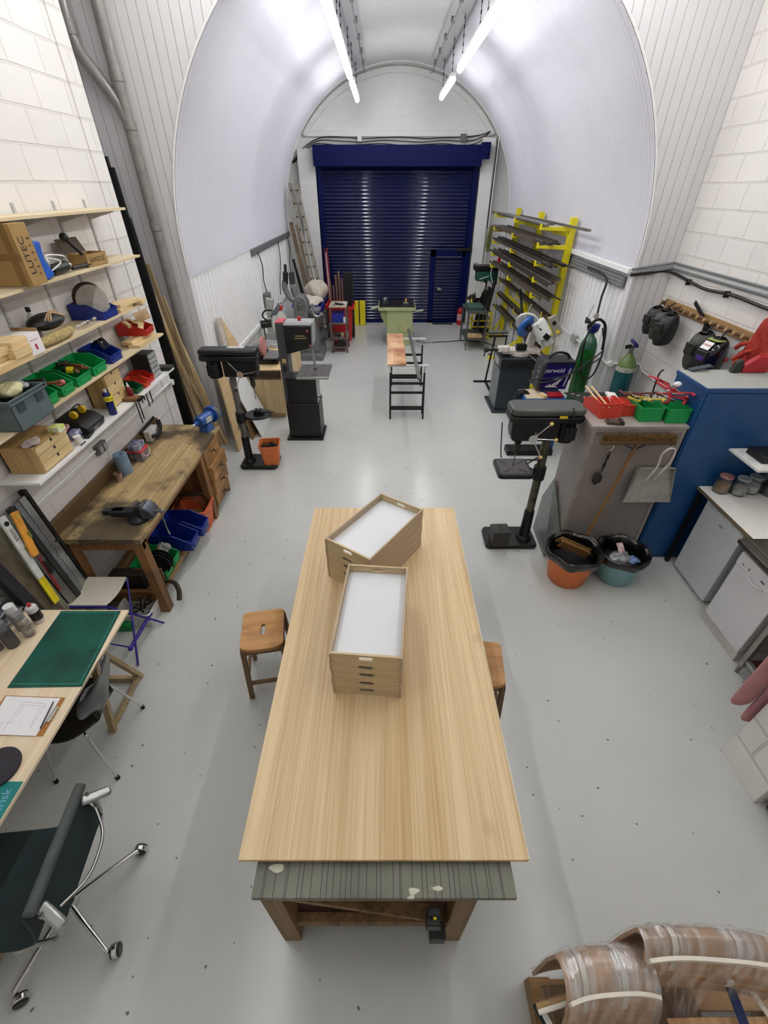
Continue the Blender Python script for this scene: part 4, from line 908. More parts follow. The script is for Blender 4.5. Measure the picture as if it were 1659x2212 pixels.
def rrect(a, b_, r, n=5):
    P = []
    for cx, cy, s0 in ((a-r, b_-r, 0), (-a+r, b_-r, 1), (-a+r, -b_+r, 2), (a-r, -b_+r, 3)):
        for k in range(n+1): an = HPI*(s0+k/n); P.append((cx+r*math.cos(an), cy+r*math.sin(an)))
    return P
def tubmesh(a, b_, r, h, flare, rim=.015, th=.004):
    R = [[Vector((x, y, z)) for x, y in rrect(a*f+e, b_*f+e, r)] for f, e, z in ((flare, 0, 0), (1, 0, h), (1, rim, h), (1, rim, h-.012), (1, rim-.003, h-.012), (1, rim-.003, h-.003), (1, -th, h-.003), (flare, -th, .005))]
    return MB().rings(R)
OT = M('D9663C', .5, var=.08, name='terracotta_plastic')
tubmesh(.18, .15, .04, .3, .8).build('body', OT, t)
for k in range(4):
    t2 = thing('metal_hoop', ['front dark hoop in the orange square tub', 'second hoop in the orange square tub', 'third hoop in the orange square tub', 'rear hoop in the orange square tub'][k], 'hoop', (-2.13, 3.86+.045*k, .27), rot=(HPI-.1, 0, .15), group='hoops in the orange tub')
    MB().tube([(.15*math.cos(a*PI/18), .15*math.sin(a*PI/18), 0) for a in range(36)], .006, 6, closed=True).build('hoop', DSTEEL, t2)
# foreground below bench end
t = thing('white_tub', 'white plastic tub of clamps under the near end of the old bench', 'tub', (-2.17, 2.6, .001)); tubmesh(.15, .11, .03, .17, .9, .008).build('body', M('E0DED8', .45), t)
for k, (dx, dy, r, L) in enumerate(((-.05, 0, .3, .25), (.04, .02, 1.2, .22), (.06, -.04, 2.2, .18), (-.02, -.05, .9, .2))):
    t2 = thing('g_clamp', ['steel clamp leaning left in the white tub', 'clamp lying crosswise in the white tub', 'small clamp at the front of the white tub', 'clamp sticking up from the white tub'][k], 'clamp', (-2.17+dx, 2.6+dy, .13), rot=(.3, .2, r), group='clamps in the white tub')
    MB().tube([(0, 0, 0), (.1, 0, 0), (.1, 0, .08), (0, 0, .08)], .009, 6).build('frame', DSTEEL, t2); MB().cyl((.0, 0, .02), (0, 0, .13), .006).build('screw', STEEL, t2)
one(MB().box(-2.55, -2.2, 2.45, 2.6, .001, .09), 'green_tray', GREEN, 'flat green tray on the floor behind the folding stool', 'tray', bevel=.006)
t = thing('steel_ring_segment', 'dark curved metal segment sticking out below the bench', 'metal part', (-1.95, 2.86, .1), world=True)
MB().tube([(-2.1, 2.84, .16), (-2.0, 2.86, .2), (-1.92, 2.84, .2), (-1.87, 2.78, .16), (-1.86, 2.72, .1)], .022, 4, smooth=4).build('segment', M('4A4638', .5, .4), t)
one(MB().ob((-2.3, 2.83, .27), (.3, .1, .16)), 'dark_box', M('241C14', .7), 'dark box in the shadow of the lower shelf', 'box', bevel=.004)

# ================================================================ profiles, levels leaning at the left wall
def leaner(nm, label, p, q, wd, th, mt, cat, group='lengths leaning at the left wall', up=(1, 0, 0), **k):
    b = MB(); b.beam(p, q, wd, th, up=up); return one(b, nm, mt, label, cat, group, bevel=.0015, **k)
LX = -2.56
def lx(px, py, x=LX): return X(px, py, x)
leaner('aluminium_profile', 'dark channel profile, rightmost of the lengths beside the old bench', V(-2.47, 2.63, .01), V(-2.61, 2.63, 1.36), .03, .05, DSTEEL, 'metal profile')
leaner('aluminium_profile', 'light aluminium profile next to the dark channel', V(-2.46, 2.575, .01), V(-2.6, 2.575, 1.33), .06, .03, ALU, 'metal profile')
leaner('aluminium_profile', 'broad grey steel straightedge second from the bench', V(-2.45, 2.515, .01), V(-2.6, 2.515, 1.32), .045, .03, GALV, 'metal profile')
leaner('aluminium_profile', 'black square tube in the middle of the leaning lengths', V(-2.44, 2.455, .01), V(-2.59, 2.455, 1.33), .05, .04, M('2A2A28', .5), 'metal profile')
leaner('aluminium_profile', 'grey flat bar behind the yellow level', V(-2.43, 2.38, .01), V(-2.585, 2.38, 1.3), .08, .03, STEEL, 'metal profile')
leaner('aluminium_profile', 'aluminium channel behind the white level', V(-2.43, 2.28, .01), V(-2.58, 2.28, 1.28), .09, .025, M('8E8F78', .45, .3), 'metal profile')
leaner('steel_beam', 'wide brown-grey steel beam leaning left of the levels', V(-2.40, 2.22, .01), V(-2.58, 2.17, 1.25), .12, .05, M('6E6250', .6, .3, var=.2), 'metal profile')
leaner('steel_beam', 'black beam at the left end of the leaning lengths', V(-2.38, 2.11, .01), V(-2.58, 2.09, 1.2), .08, .06, M('1E2022', .5), 'metal profile')
def level(p, q, wd, mt, label, kind):
    t = thing('spirit_level', label, 'spirit level', (p[0], p[1], min(p[2], q[2])), world=True); p = Vector(p); q = Vector(q)
    MB().beam(p, q, wd, .018, up=(1, 0, 0)).build('body', mt, t, bevel=.003); d = (q-p); n = V(1, 0, .1).normalized()
    c = p.lerp(q, .9)+n*.009; MB().cyl(c, c+n*.004, wd*.32, n=16).build('end_vial', BLACK if kind else M('D8B040', .3), t)
    c = p.lerp(q, .45)+n*.009+V(0, wd*.4, 0); MB().ob(c, (.012, wd*.35, .05)).build('centre_vial', M('8A8A3A', .3), t, bevel=.003)
    return t, p, q, n
yl0, yl1 = lx(77, 1200, -2.45), lx(30, 1106, -2.5)
level(yl0, yl1, .055, M('EBA13A', .45), 'orange-yellow spirit level hanging on the leaning profiles', False)
wl0, wl1 = lx(88, 1248, -2.46), lx(2, 1118, -2.52)
t, p, q, n = level(wl0, wl1, .055, M('D6DAD4', .4), 'white level with black lettering beside the orange-yellow one', True)
c = p.lerp(q, .72)+n*.0105; text('VITSŒ', .034, basis(c, (p-q), (q-p).cross(V(1, 0, 0))*-1 if False else n.cross(p-q)), BLACK, 'lettering', t, extr=.0004)
yb0, yb1 = lx(123, 1300, -2.43), lx(84, 1243, -2.47)
t = thing('folding_rule', 'bright yellow striped rule below the white level', 'rule', tuple(yb0), world=True); MB().beam(yb0, yb1, .05, .012, up=(1, 0, 0)).build('rule', YEL, t); 
for s in (-.008, .008): MB().beam(yb0+V(.0065, s, 0), yb1+V(.0065, s, 0), .002, .001, up=(1, 0, 0)).build('stripe', M('7A6A10', .5), t)
rb0, rb1 = lx(130, 1275, -2.42), lx(84, 1203, -2.46)
t = thing('saw_guide', 'red metal rule with black grip beside the levels', 'rule', tuple(rb0), world=True); MB().beam(rb0, rb1, .02, .01, up=(1, 0, 0)).build('rule', M('8A2A30', .5), t); MB().beam(rb1.lerp(rb0, .12)+V(.012, .012, 0), rb1.lerp(rb0, .5)+V(.012, .012, 0), .035, .02, up=(1, 0, 0)).build('grip', BLACK, t, bevel=.008)
cp = lx(120, 1168, -2.45); t = thing('g_clamp', 'small dark clamp fixed to the profile beside the bench', 'clamp', tuple(cp), world=True)
MB().tube([cp, cp+V(0, .03, -.02), cp+V(0, .05, -.12), cp+V(0, .02, -.16)], .008, 6).build('frame', BLACKM, t); MB().cyl(cp+V(-.01, -.04, -.15), cp+V(0, .04, -.15), .005).build('screw', STEEL, t)
t = thing('slatted_rack', 'rack of grey metal slats behind the spray cans', 'rack', (-2.6, 1.9, DZ), world=True)
MB().box(-2.655, -2.64, 1.5, 2.05, DZ+.001, 1.02).build('back_panel', GREY, t, bevel=.002)
for k, (px, py) in enumerate(((8, 1238), (22, 1251), (34, 1266), (46, 1282), (58, 1300))):
    z = .97-.045*k; p = F(px, py, z); MB().box(-2.64, p.x, 1.55, min(p.y, 2.05), z-.012, z).build('slat', GALV, t, bevel=.004)
# ================================================================ pipes and timber in the left recess
PIPE = M('8B8984', .4, var=.12, coat=.2, name='grey_soil_pipe')
t = thing('soil_pipe', 'tall grey plastic soil pipe with an angled branch near the top', 'pipe', (-2.61, 5.96, 0), world=True)
MB().cyl((-2.61, 5.97, 0), (-2.61, 5.97, ZC), .057, n=24).build('pipe', PIPE, t)
MB().tube([(-2.92, 5.95, ZC), (-2.92, 5.95, 4.25), (-2.89, 5.95, 4.12), (-2.66, 5.96, 3.78), (-2.61, 5.97, 3.62)], .056, 20).build('branch', PIPE, t)
for z in (.95, 1.75, 2.75, 3.62, 3.98): MB().cyl((-2.61, 5.97, z-.05), (-2.61, 5.97, z+.03), .064, n=24).build('collar', PIPE, t, bevel=.004)
MB().cyl((-2.92, 5.95, 4.24), (-2.92, 5.95, 4.34), .063, n=24).build('collar', PIPE, t, bevel=.004)
def stick(lab, top, bot, w_, th, mt, grp, nm='timber_length', cat='timber', yt=5.93):
    p = Y(*top, yt) if len(top) == 2 else Vector(top); q = F(*bot, .001) if len(bot) == 2 else Vector(bot)
    q = Vector((q.x, min(q.y, 5.9), .001))
    return one(MB().beam(p, q, w_, th, up=(0, 1, 0)), nm, mt, lab, cat, grp, bevel=.0015)
BKM = M('141414', .35, .3, name='black_steel'); g1 = 'black steel lengths in the recess'; g2 = 'timber leaning beside the soil pipe'
stick('tallest black bar behind the end of the block wall', (205, 310), (-2.86, 5.7, 0), .07, .04, BKM, g1, 'steel_bar', 'steel bar')
stick('black bar with cut end standing beside the tallest one', (226, 338), (-2.77, 5.66, 0), .05, .045, BKM, g1, 'steel_bar', 'steel bar')
stick('wide black channel standing by the wall end', (240, 362), (-2.71, 5.64, 0), .06, .04, BKM, g1, 'steel_bar', 'steel bar', 5.86)
stick('black tube rising just above the printed carton', (276, 470), (-2.65, 5.6, 0), .05, .05, BKM, g1, 'steel_bar', 'steel bar', 5.8)
TW1 = WOOD('EAD6B0', 'CDAE7C', 2); TW2 = WOOD('D8BC8E', 'B69464', 2); TW3 = WOOD('BCA47C', '948060', 2)
for k, (tp, bt, w_, m_) in enumerate((((300, 575), (446, 955), .035, TW1), ((318, 570), (462, 958), .045, TW3), ((330, 640), (455, 962), .06, TW1), ((345, 690), (470, 950), .04, TW2), ((362, 700), (482, 958), .05, TW1), ((378, 715), (492, 958), .045, TW2), ((300, 820), (420, 975), .05, TW2), ((352, 640), (476, 962), .03, TW3), ((288, 700), (432, 958), .03, TW1), ((392, 790), (500, 950), .035, TW1))):
    stick(['thin pale batten leaning left of the soil pipe', 'brown batten crossing in front of the soil pipe foot', 'wide pale board leaning towards the old bench', 'tan batten beside the wide pale board', 'pale plank ending near the chipboard panel', 'tan plank next to the soil pipe', 'short tan piece low behind the old bench', 'dark thin batten between two pale ones', 'thin pale batten nearest the block wall', 'short pale batten right of the soil pipe'][k], tp, bt, w_, .03, m_, g2, yt=5.90-.03*(k % 4))
# sheets leaning at the foot of the lining
def sheetp(lab, P, th, mt, nm='leaning_sheet', cat='board', nrm=(1, 0, .1)):
    n = Vector(nrm).normalized()*th
    return one(MB().rings([[Vector(p) for p in P], [Vector(p)+n for p in P]]), nm, mt, lab, cat, 'sheets leaning at the left of the vault', smooth=False)
sheetp('tall chipboard panel leaning behind the left drill press', [(-2.33, 6.35, 1.28), (-2.33, 5.98, 1.28), (-2.13, 5.66, 0.001), (-2.13, 6.15, 0.001)], .02, WOOD('D8BE94', 'C4A678', 1))
sheetp('brown hardboard sheet standing behind the drill press column', [(-2.30, 6.75, 1.0), (-2.30, 6.3, 1.0), (-2.02, 6.05, 0.001), (-2.02, 6.6, 0.001)], .015, M('8A6E46', .6))
sheetp('white melamine sheet leaning between drill press and plywood cabinet', [(-2.27, 6.78, .95), (-2.27, 6.2, .95), (-1.9, 6.14, 0.001), (-1.9, 6.74, 0.001)], .016, M('E2E4E2', .35, var=.02))
sheetp('long narrow white-edged board leaning high on the cladding', [(-2.37, 6.72, 1.6), (-2.37, 6.56, 1.62), (-2.2, 6.35, 0.001), (-2.2, 6.5, 0.001)], .025, M('CFC4B8', .5))
sheetp('plywood board leaning beside the white-edged one', [(-2.365, 7.25, 1.1), (-2.37, 6.76, 1.58), (-2.25, 6.75, 0.001), (-2.25, 7.25, 0.001)], .018, PLY)

# ================================================================ pillar drills
def pillar_drill(name, label, pos, rz, P):
    """column at x=0, quill towards +x; P carries sizes and materials"""
    t = thing(name, label, 'drill press', pos, rz); m = P['m']; H = P['H']; q = P['q']
    a, b_, c, d = P['base']; MB().prism([(a, -d*.8), (a+.03, -d), (b_-.03, -d), (b_, -d*.75), (b_, c*.75), (b_-.03, c), (a+.03, c), (a, c*.8)], 0, .055).build('base', m, t, bevel=.012)
    MB().lathe([(.085, .055), (.08, .075), (.055, .1), (.05, .42), (.045, .43)], n=24).build('column_socket', m, t)
    MB().cyl((0, 0, .4), (0, 0, H-.06), .04, n=24).build('column', P['col'], t)
    tz = P['tz']; al = MB(); al.cyl((0, 0, tz-.12), (0, 0, tz+.02), .06, n=20); al.beam((0, 0, tz-.06), (q-.06, 0, tz-.04), .06, .05); al.build('table_bracket', m, t, bevel=.005)
    if P['round']:
        MB().lathe([(.03, -.05), (.09, -.045), (.15, -.02), (.165, -.02), (.165, 0), (.001, 0)], (q, 0, tz+.0), 32).build('table', m, t, bevel=.003)
        v = MB().box(q-.06, q+.07, -.03, .03, tz, tz+.035).build('drill_vice', m, t, bevel=.004); MB().cyl((q+.07, 0, tz+.02), (q+.2, 0, tz+.02), .009).build('vice_screw', DSTEEL, v)
        MB().box(q-.045, q-.02, -.05, .05, tz+.03, tz+.06).box(q+.0, q+.03, -.05, .05, tz+.03, tz+.06).build('vice_jaw', m, v, bevel=.003)
    else:
        r = rrect(.165, .16, .04); b = MB(); b.rings([[Vector((x+q, y, tz-.03)) for x, y in r], [Vector((x+q, y, tz+.012)) for x, y in r]]); b.build('table', m, t, bevel=.004)
        r2 = rrect(.14, .135, .03); pl = MB().rings([[Vector((x+q, y, tz+.0122)) for x, y in r2], [Vector((x+q, y, tz+.014)) for x, y in r2]]).build('table_face', M('5E5A5C', .4, .6), t)
        for s1 in (-1, 1):
            for s2 in (-1, 1): MB().beam((q+s1*.045, s2*.045, tz+.0148), (q+s1*.115, s2*.11, tz+.0148), .014, .001).build('slot', BLACK, pl)
    MB().cyl((0, -.06, tz-.05), (0, -.12, tz-.05), .008).tube([(0, -.12, tz-.05), (-.01, -.13, tz-.16)], .007).build('table_crank', DSTEEL, t)
    x0, x1, w_ = P['head']; z0 = H-.02
    MB().prism([(x0, -w_*.7), (x0+.05, -w_), (x1-.05, -w_), (x1, -w_*.7), (x1, w_*.7), (x1-.05, w_), (x0+.05, w_), (x0, w_*.7)], z0, z0+.055).build('belt_housing', m, t, bevel=.008)
    MB().prism([(x0+.0, -w_*.68), (x0+.05, -w_*.98), (x1-.05, -w_*.98), (x1, -w_*.7), (x1, w_*.7), (x1-.05, w_*.98), (x0+.05, w_*.98), (x0, w_*.7)], z0+.06, z0+.125).build('belt_cover', P['top'], t, bevel=.022, seg=3)
    MB().prism([(-.07, z0), (-.07, z0-.2), (q+.08, z0-.2), (q+.1, z0-.12), (q+.1, z0)], -.075, .075, 'y').build('head_casting', m, t, bevel=.015)
    MB().cyl((P['mx'], 0, z0-.22), (P['mx'], 0, z0-.005), .085, n=24).build('motor', m, t, bevel=.015)
    MB().box(P['mx']-.05, P['mx']+.05, P['f']*.12-.02, P['f']*.12+.02, z0-.16, z0-.04).build('switch_box', m, t, bevel=.006)
    MB().lathe([(.038, -.0), (.034, -.04), (.03, -.05)], (q, 0, z0-.2), 20).build('quill', DSTEEL, t)
    MB().lathe([(.02, 0), (.03, -.02), (.03, -.07), (.015, -.1)], (q, 0, z0-.25), 18).build('chuck', M('4A463E', .4, .7), t)
    MB().cyl((q, 0, z0-.35), (q, 0, z0-.5), .005).build('drill_bit', STEEL, t)
    f = P['f']; hx = q-.09 if not P['round'] else q-.1; hz = z0-.15
    hb = MB().cyl((hx, f*.075, hz), (hx, f*.125, hz), .04, n=20).build('feed_hub', CHROME, t)
    for an in P['sp']:
        e = V(hx+.2*math.cos(an), f*.14, hz+.2*math.sin(an)); l = MB().cyl((hx, f*.115, hz), e, .006).build('feed_lever', CHROME, t); MB().ball(e, .018).build('lever_knob', P['knob'], l)
    return t
PB = M('16171A', .4, .2, var=.1, name='press_black')
t = pillar_drill('pillar_drill', 'black pillar drill at the left with round table and square orange bin on its base', (-1.87, 5.32, 0), 0,
    dict(m=PB, col=M('8A8680', .35, .6, var=.3, ns=10), top=PB, H=1.47, q=.24, base=(-.1, .4, .2, .16), tz=.75, round=True, head=(-.33, .36, .11), mx=-.19, f=-1, sp=(2.2, 4.3, .2), knob=BLACK))
MB().box(.0, .2, .0, .08, 1.575, 1.577).build('sticker', M('D8D4D4', .5, var=.3, ns=60), t)
t = pillar_drill('pillar_drill', 'black pillar drill at the right with square table and yellow-knobbed levers', (1.50, 3.66, 0), PI,
    dict(m=PB, col=M('6A6656', .4, .6, var=.35, ns=10), top=M('4E524E', .35, .2, var=.12), H=1.47, q=.265, base=(-.12, .42, .13, .2), tz=.93, round=False, head=(-.25, .4, .13), mx=-.14, f=1, sp=(2.25, 4.2, PI), knob=M('E8D07A', .4)))
MB().box(-.08, -.01, .1305, .1315, 1.50, 1.525).build('warning_sticker', M('E8C22A', .5, var=.2, ns=90), t)
MB().prism([(.12, 1.3), (.17, 1.3), (.175, 1.33), (.15, 1.325), (.145, 1.355), (.14, 1.325), (.115, 1.33)], .0755, .0765, 'y').build('leaf_emblem', M('C9B8A8', .5), t)
MB().tube([(-.1, .13, 1.6), (-.12, .14, 1.56), (-.13, .15, 1.4), (-.14, .12, 1.3), (-.1, .1, 1.25)], .005, 6, smooth=4).build('power_cord', CORD, t)
t = thing('square_tub', 'orange square bin of swarf and cables standing on the left drill base', 'bin', (-1.55, 5.29, .056), .12)
tubmesh(.13, .13, .03, .29, .75, .012).build('body', M('D9743A', .5, var=.06), t)
b = MB(); random.seed(5)
for k in range(9):
    c = V(random.uniform(-.05, .05), random.uniform(-.05, .05), .2+.008*k); b.tube([c+V(.06*math.cos(a+k), .05*math.sin(a+k), .02*math.sin(2*a+k)) for a in [q*.7 for q in range(9)]], .008, 6, closed=True)
one_off = b.build('black_swarf', BLACK, t)
# loose block on the right press base
t = thing('machine_block', 'dark cast block with a slot standing on the right drill base', 'machine part', (1.21, 3.585, .056), .05)
slot_board(-.08, .08, -.08, .08, 0, .04, stadium(0, 0, .1, .035)).build('x', None)if False else None
MB().box(-.085, .085, -.075, .075, 0, .06).build('lower_block', M('4A3E30', .8, var=.3, ns=60), t, bevel=.004)
MB().box(-.09, .09, -.08, .08, .06, .19).build('body', M('3C3A36', .5, .3), t, bevel=.008)
MB().box(-.02, .02, -.05, .05, .185, .1915).build('slot', BLACK, t)
# sheet metal plate behind the right press
sheetp('thin grey metal plate leaning on the taupe cabinet behind the right drill', [(1.66, 3.42, .001), (1.745, 3.42, .35), (1.74, 3.82, .72), (1.72, 3.96, .4), (1.68, 3.9, .001)], .004, M('8E9290', .4, .5))

# ================================================================ bandsaw
BSG = M('4A4C4E', .4, var=.06, name='bandsaw_grey'); BSB = M('121315', .4, var=.06, name='bandsaw_black')
t = thing('bandsaw', 'black and grey floor standing bandsaw left of the aisle', 'bandsaw', (-1.18, 6.3, 0), world=True)
MB().box(-1.48, -.93, 6.02, 6.5, 0, .03).build('base_plate', BSB, t, bevel=.004)
MB().prism([(-1.44, .03), (-.96, .03), (-.96, .56), (-1.44, .56)], 6.08, 6.46, 'y').build('base_cabinet', BSB, t, bevel=.006)
MB().box(-1.4, -.98, 6.1, 6.4, .56, .93).build('lower_wheel_box', BSB, t, bevel=.006)
MB().box(-.985, -.97, 6.12, 6.4, .56, .93).build('lower_side', M('B9BBBC', .4), t)
MB().prism([(-1.45, .56), (-1.33, .56), (-1.33, 1.66), (-1.45, 1.66)], 6.12, 6.36, 'y').build('column', BSG, t, bevel=.006)
MB().prism([(-1.33, 1.27), (-.99, 1.36), (-.97, 1.64), (-1.33, 1.64)], 6.07, 6.12, 'y').build('wheel_door', BSB, t, bevel=.01)
MB().prism([(-1.33, 1.29), (-.97, 1.38), (-.95, 1.67), (-1.33, 1.67)], 6.12, 6.36, 'y').build('upper_wheel_box', M('A9ABAC', .4), t, bevel=.006)
MB().prism([(-1.33, 1.641), (-.97, 1.641), (-.97, 1.66), (-1.33, 1.66)], 6.08, 6.12, 'y').build('silver_cap', M('B9BBBC', .35), t, bevel=.004)
MB().box(-1.45, -1.34, 6.13, 6.35, 1.66, 1.675).build('red_cap', M('D8525A', .4), t, bevel=.004)
MB().lathe([(.02, 0), (.02, .02), (.035, .025), (.03, .045)], (-1.14, 6.24, 1.67), 8).build('tension_knob', RED, t)
for x, z in ((-1.02, 1.58), (-1.0, 1.39)): MB().cyl((x, 6.045, z), (x, 6.07, z), .014).build('door_knob', M('B8565A', .4), t)
MB().beam((-1.0, 6.22, 1.3), (-.98, 6.22, 1.0), .03, .02).build('blade_guard', ALU, t); MB().ob((-.98, 6.2, 1.04), (.05, .05, .05)).build('blade_guide', STEEL, t, bevel=.005)
MB().box(-1.24, -.79, 6.1, 6.62, .94, .965).build('saw_table', M('6B6664', .35, .5), t, bevel=.003)
MB().box(-1.24, -.79, 6.07, 6.1, .925, .96).build('fence_rail', ALU, t, bevel=.003)
b = MB()
for x in (-1.13, -1.02, -.9): b.box(x, x+.006, 6.12, 6.6, .9651, .9657)
b.build('table_slot', BLACK, t)
MB().box(-1.13, -1.0, 6.2, 6.45, .9, .94).build('trunnion', BSG, t)
MB().box(-1.42, -1.36, 6.105, 6.12, 1.14, 1.2).build('switch_plate', M('C8B070', .5), t, bevel=.004); MB().ob((-1.39, 6.115, 1.06), (.045, .02, .07)).build('switch', BLACK, t, bevel=.004)
MB().cyl((-.99, 6.09, .66), (-.9, 6.1, .66), .008).build('brake_lever', DSTEEL, t)
text('RSX', .055, basis((-1.25, 6.068, 1.5), (1, 0, 0), (0, 0, 1)), M('2E2E32', .4), 'maker_lettering', t, extr=.0004)
b = MB(); b.box(-1.19, -1.06, 6.066, 6.069, 1.51, 1.52); b.box(-1.2, -1.04, 6.066, 6.069, 1.48, 1.49); b.build('gold_lettering', M('B8A468', .5), t)

# ================================================================ plywood cabinet, disc sander, mitre saw
CBX = WOOD('D6BE92', 'BFA274', 2)
t = thing('plywood_cabinet', 'plywood cabinet with dark drawer front behind the bandsaw', 'cabinet', (-1.9, 7.6, 0), world=True)
MB().box(-2.12, -1.62, 6.82, 8.6, .08, .8).build('carcass', CBX, t, bevel=.003); MB().box(-2.08, -1.66, 6.88, 8.5, 0, .08).build('plinth', CBX, t)
MB().box(-2.14, -1.60, 6.8, 8.6, .8, .82).build('top', PLY, t, bevel=.002); MB().box(-2.1, -1.63, 6.79, 6.82, .68, .79).build('drawer', M('4A3422', .6, var=.3), t, bevel=.003)
MB().box(-2.1, -1.64, 6.806, 6.82, .1, .66).build('door', CBX, t, bevel=.002)
t = thing('disc_sander', 'bench disc sander with pink disc on the plywood cabinet', 'sander', (-1.95, 7.2, .82), world=True)
MB().box(-2.1, -1.7, 7.05, 7.4, .821, .86).build('base', DSTEEL, t, bevel=.004)
MB().box(-1.9, -1.68, 6.95, 7.35, .93, .955).build('table', GREY, t, bevel=.003); MB().box(-1.8, -1.76, 7.1, 7.2, .86, .93).build('table_support', DSTEEL, t)
MB().cyl((-2.12, 7.28, 1.02), (-1.98, 7.28, 1.02), .07, n=20).build('motor', M('8A8E90', .4), t, bevel=.01); MB().cyl((-1.98, 7.28, 1.03), (-1.94, 7.28, 1.03), .15, n=32).build('disc', M('C48480', .8), t)
MB().box(-2.1, -2.0, 7.22, 7.34, .86, .96).build('motor_foot', DSTEEL, t); MB().box(-2.12, -1.96, 7.3, 7.36, 1.0, 1.03).build('guard', M('7A2A34', .5), t)
t = thing('bench_drill', 'small grey power tool standing at the wall end of the cabinet', 'power tool', (-2.05, 7.6, .82), world=True); MB().cyl((-2.1, 7.6, .93), (-1.95, 7.6, .93), .05, n=18).build('body', M('9AA0A2', .4), t, bevel=.01); MB().box(-2.08, -1.96, 7.55, 7.66, .821, .9).build('foot', BLACK, t)
t = thing('mitre_saw', 'sliding mitre saw with pale blade guard behind the bandsaw', 'mitre saw', (-1.85, 8.1, .82), world=True)
SG = M('B9BCBE', .4, name='saw_silver'); 
MB().cyl((-1.9, 8.1, .822), (-1.9, 8.1, .88), .19, n=32).build('turntable', SG, t, bevel=.004); MB().box(-2.12, -1.62, 8.03, 8.2, .86, .9).build('saw_base', SG, t, bevel=.004)
MB().box(-2.12, -1.68, 8.2, 8.23, .9, 1.0).build('fence', SG, t, bevel=.004)
MB().cyl((-1.86, 8.15, 1.2), (-1.81, 8.12, 1.2), .17, n=36).build('blade_guard', M('CFD0CC', .35), t, bevel=.008); MB().cyl((-1.88, 8.1, 1.15), (-1.8, 8.08, 1.15), .04).build('blade_hub', BLACK, t)
MB().cyl((-2.15, 8.05, 1.18), (-1.9, 8.12, 1.2), .065, n=20).build('motor', BLACK, t, bevel=.012); MB().beam((-1.95, 8.1, 1.28), (-1.75, 8.0, 1.52), .06, .08).build('handle_arm', M('6C747A', .4), t, bevel=.015)
MB().tube([(-1.98, 8.05, 1.22), (-2.08, 8.0, 1.32), (-2.02, 7.98, 1.42), (-1.9, 8.0, 1.42)], .014, 8, smooth=4).build('carry_handle', BLACK, t); MB().beam((-1.76, 8.0, 1.42), (-1.73, 7.99, 1.5), .07, .03).build('trigger', RED, t, bevel=.006)
MB().cyl((-2.0, 8.25, .98), (-1.95, 8.55, 1.1), .02).cyl((-1.9, 8.25, .98), (-1.85, 8.55, 1.1), .02).build('slide_rail', STEEL, t); MB().prism([(8.1, .9), (8.3, .9), (8.25, 1.2), (8.12, 1.25)], -1.9, -1.84, 'x').build('pivot_arm', SG, t, bevel=.01)
t = thing('clear_dust_bag', 'pale translucent dust chute sticking up behind the mitre saw', 'dust chute', (-2.15, 8.9, .82), world=True); MB().prism([(-2.22, 1.1), (-2.14, 1.08), (-2.06, 1.42), (-2.2, 1.45)], 8.85, 8.95, 'y').build('chute', M('B9B8B2', .3, trans=.2), t, bevel=.008); MB().box(-2.24, -2.1, 8.8, 9.0, .0, 1.1).build('stand', M('C9C7C0', .5), t)
t = thing('roller_stand', 'low grey outfeed frame between cabinet and cladding', 'stand', (-2.1, 8.9, 0), world=True); b = MB(); b.cyl((-2.3, 8.75, 1.0), (-1.9, 8.75, 1.0), .014); b.build('cross_bar', STEEL, t)
for x in (-2.28, -1.92): MB().beam((x, 8.75, 0), (x, 8.75, 1.0), .025, .025).build('leg', STEEL, t)

# grey linisher, trolley with dust sheets
LG = M('77797A', .45, .2, var=.08, name='hammered_grey')
t = thing('belt_grinder', 'tall grey pedestal grinding machine behind the bandsaw', 'grinding machine', (-1.65, 10.0, 0), world=True)
MB().prism([(-1.92, .0), (-1.36, .0), (-1.36, .1), (-1.48, .14), (-1.8, .14), (-1.92, .1)], 9.8, 10.55, 'y').build('base', LG, t, bevel=.01)
MB().prism([(-1.86, .14), (-1.44, .14), (-1.48, .85), (-1.8, .85)], 9.95, 10.4, 'y').build('pedestal', LG, t, bevel=.01)
MB().prism([(-1.9, .8), (-1.62, .8), (-1.6, 1.15), (-1.66, 1.27), (-1.76, 1.3), (-1.86, 1.24), (-1.9, 1.1)], 9.85, 10.2, 'y').build('head_casting', LG, t, bevel=.02)
MB().cyl((-1.76, 9.8, 1.1), (-1.76, 9.86, 1.1), .055, n=20).build('pivot_cap', STEEL, t, bevel=.01)
MB().tube([(-1.75, 10, 1.15), (-1.95, 10, 1.22), (-2.05, 10, 1.42), (-2.03, 10.0, 1.55)], [.06]*16, 12, smooth=5).build('swan_neck', LG, t)
MB().cyl((-2.03, 10, 1.5), (-2.0, 10, 1.72), .055, n=18).build('grip', BLACK, t, bevel=.012); MB().cyl((-2.0, 10, 1.72), (-1.99, 10, 1.85), .03).build('top_knob', BLACK, t, bevel=.006)
MB().tube([(-1.5, 9.9, 1.15), (-1.5, 9.9, .95), (-1.4, 9.9, .9), (-1.32, 9.9, .98)], .02, 8, smooth=4).build('guard_rail', ALU, t); MB().box(-1.6, -1.38, 9.95, 10.35, .95, 1.0).build('work_rest', LG, t, bevel=.005)
t = thing('blue_trolley', 'blue plastic topped trolley heaped with cream dust sheets', 'trolley', (-1.75, 11.3, 0), world=True)
MB().rings([[Vector((x-1.75, y+11.25, z)) for x, y in rrect(a, b_, .06)] for a, b_, z in ((.29, .5, .72), (.31, .54, .95), (.34, .57, .96), (.34, .57, .9), (.32, .55, .9), (.3, .52, .9), (.28, .49, .74))]).build('tub_top', M('1C2C96', .4), t)
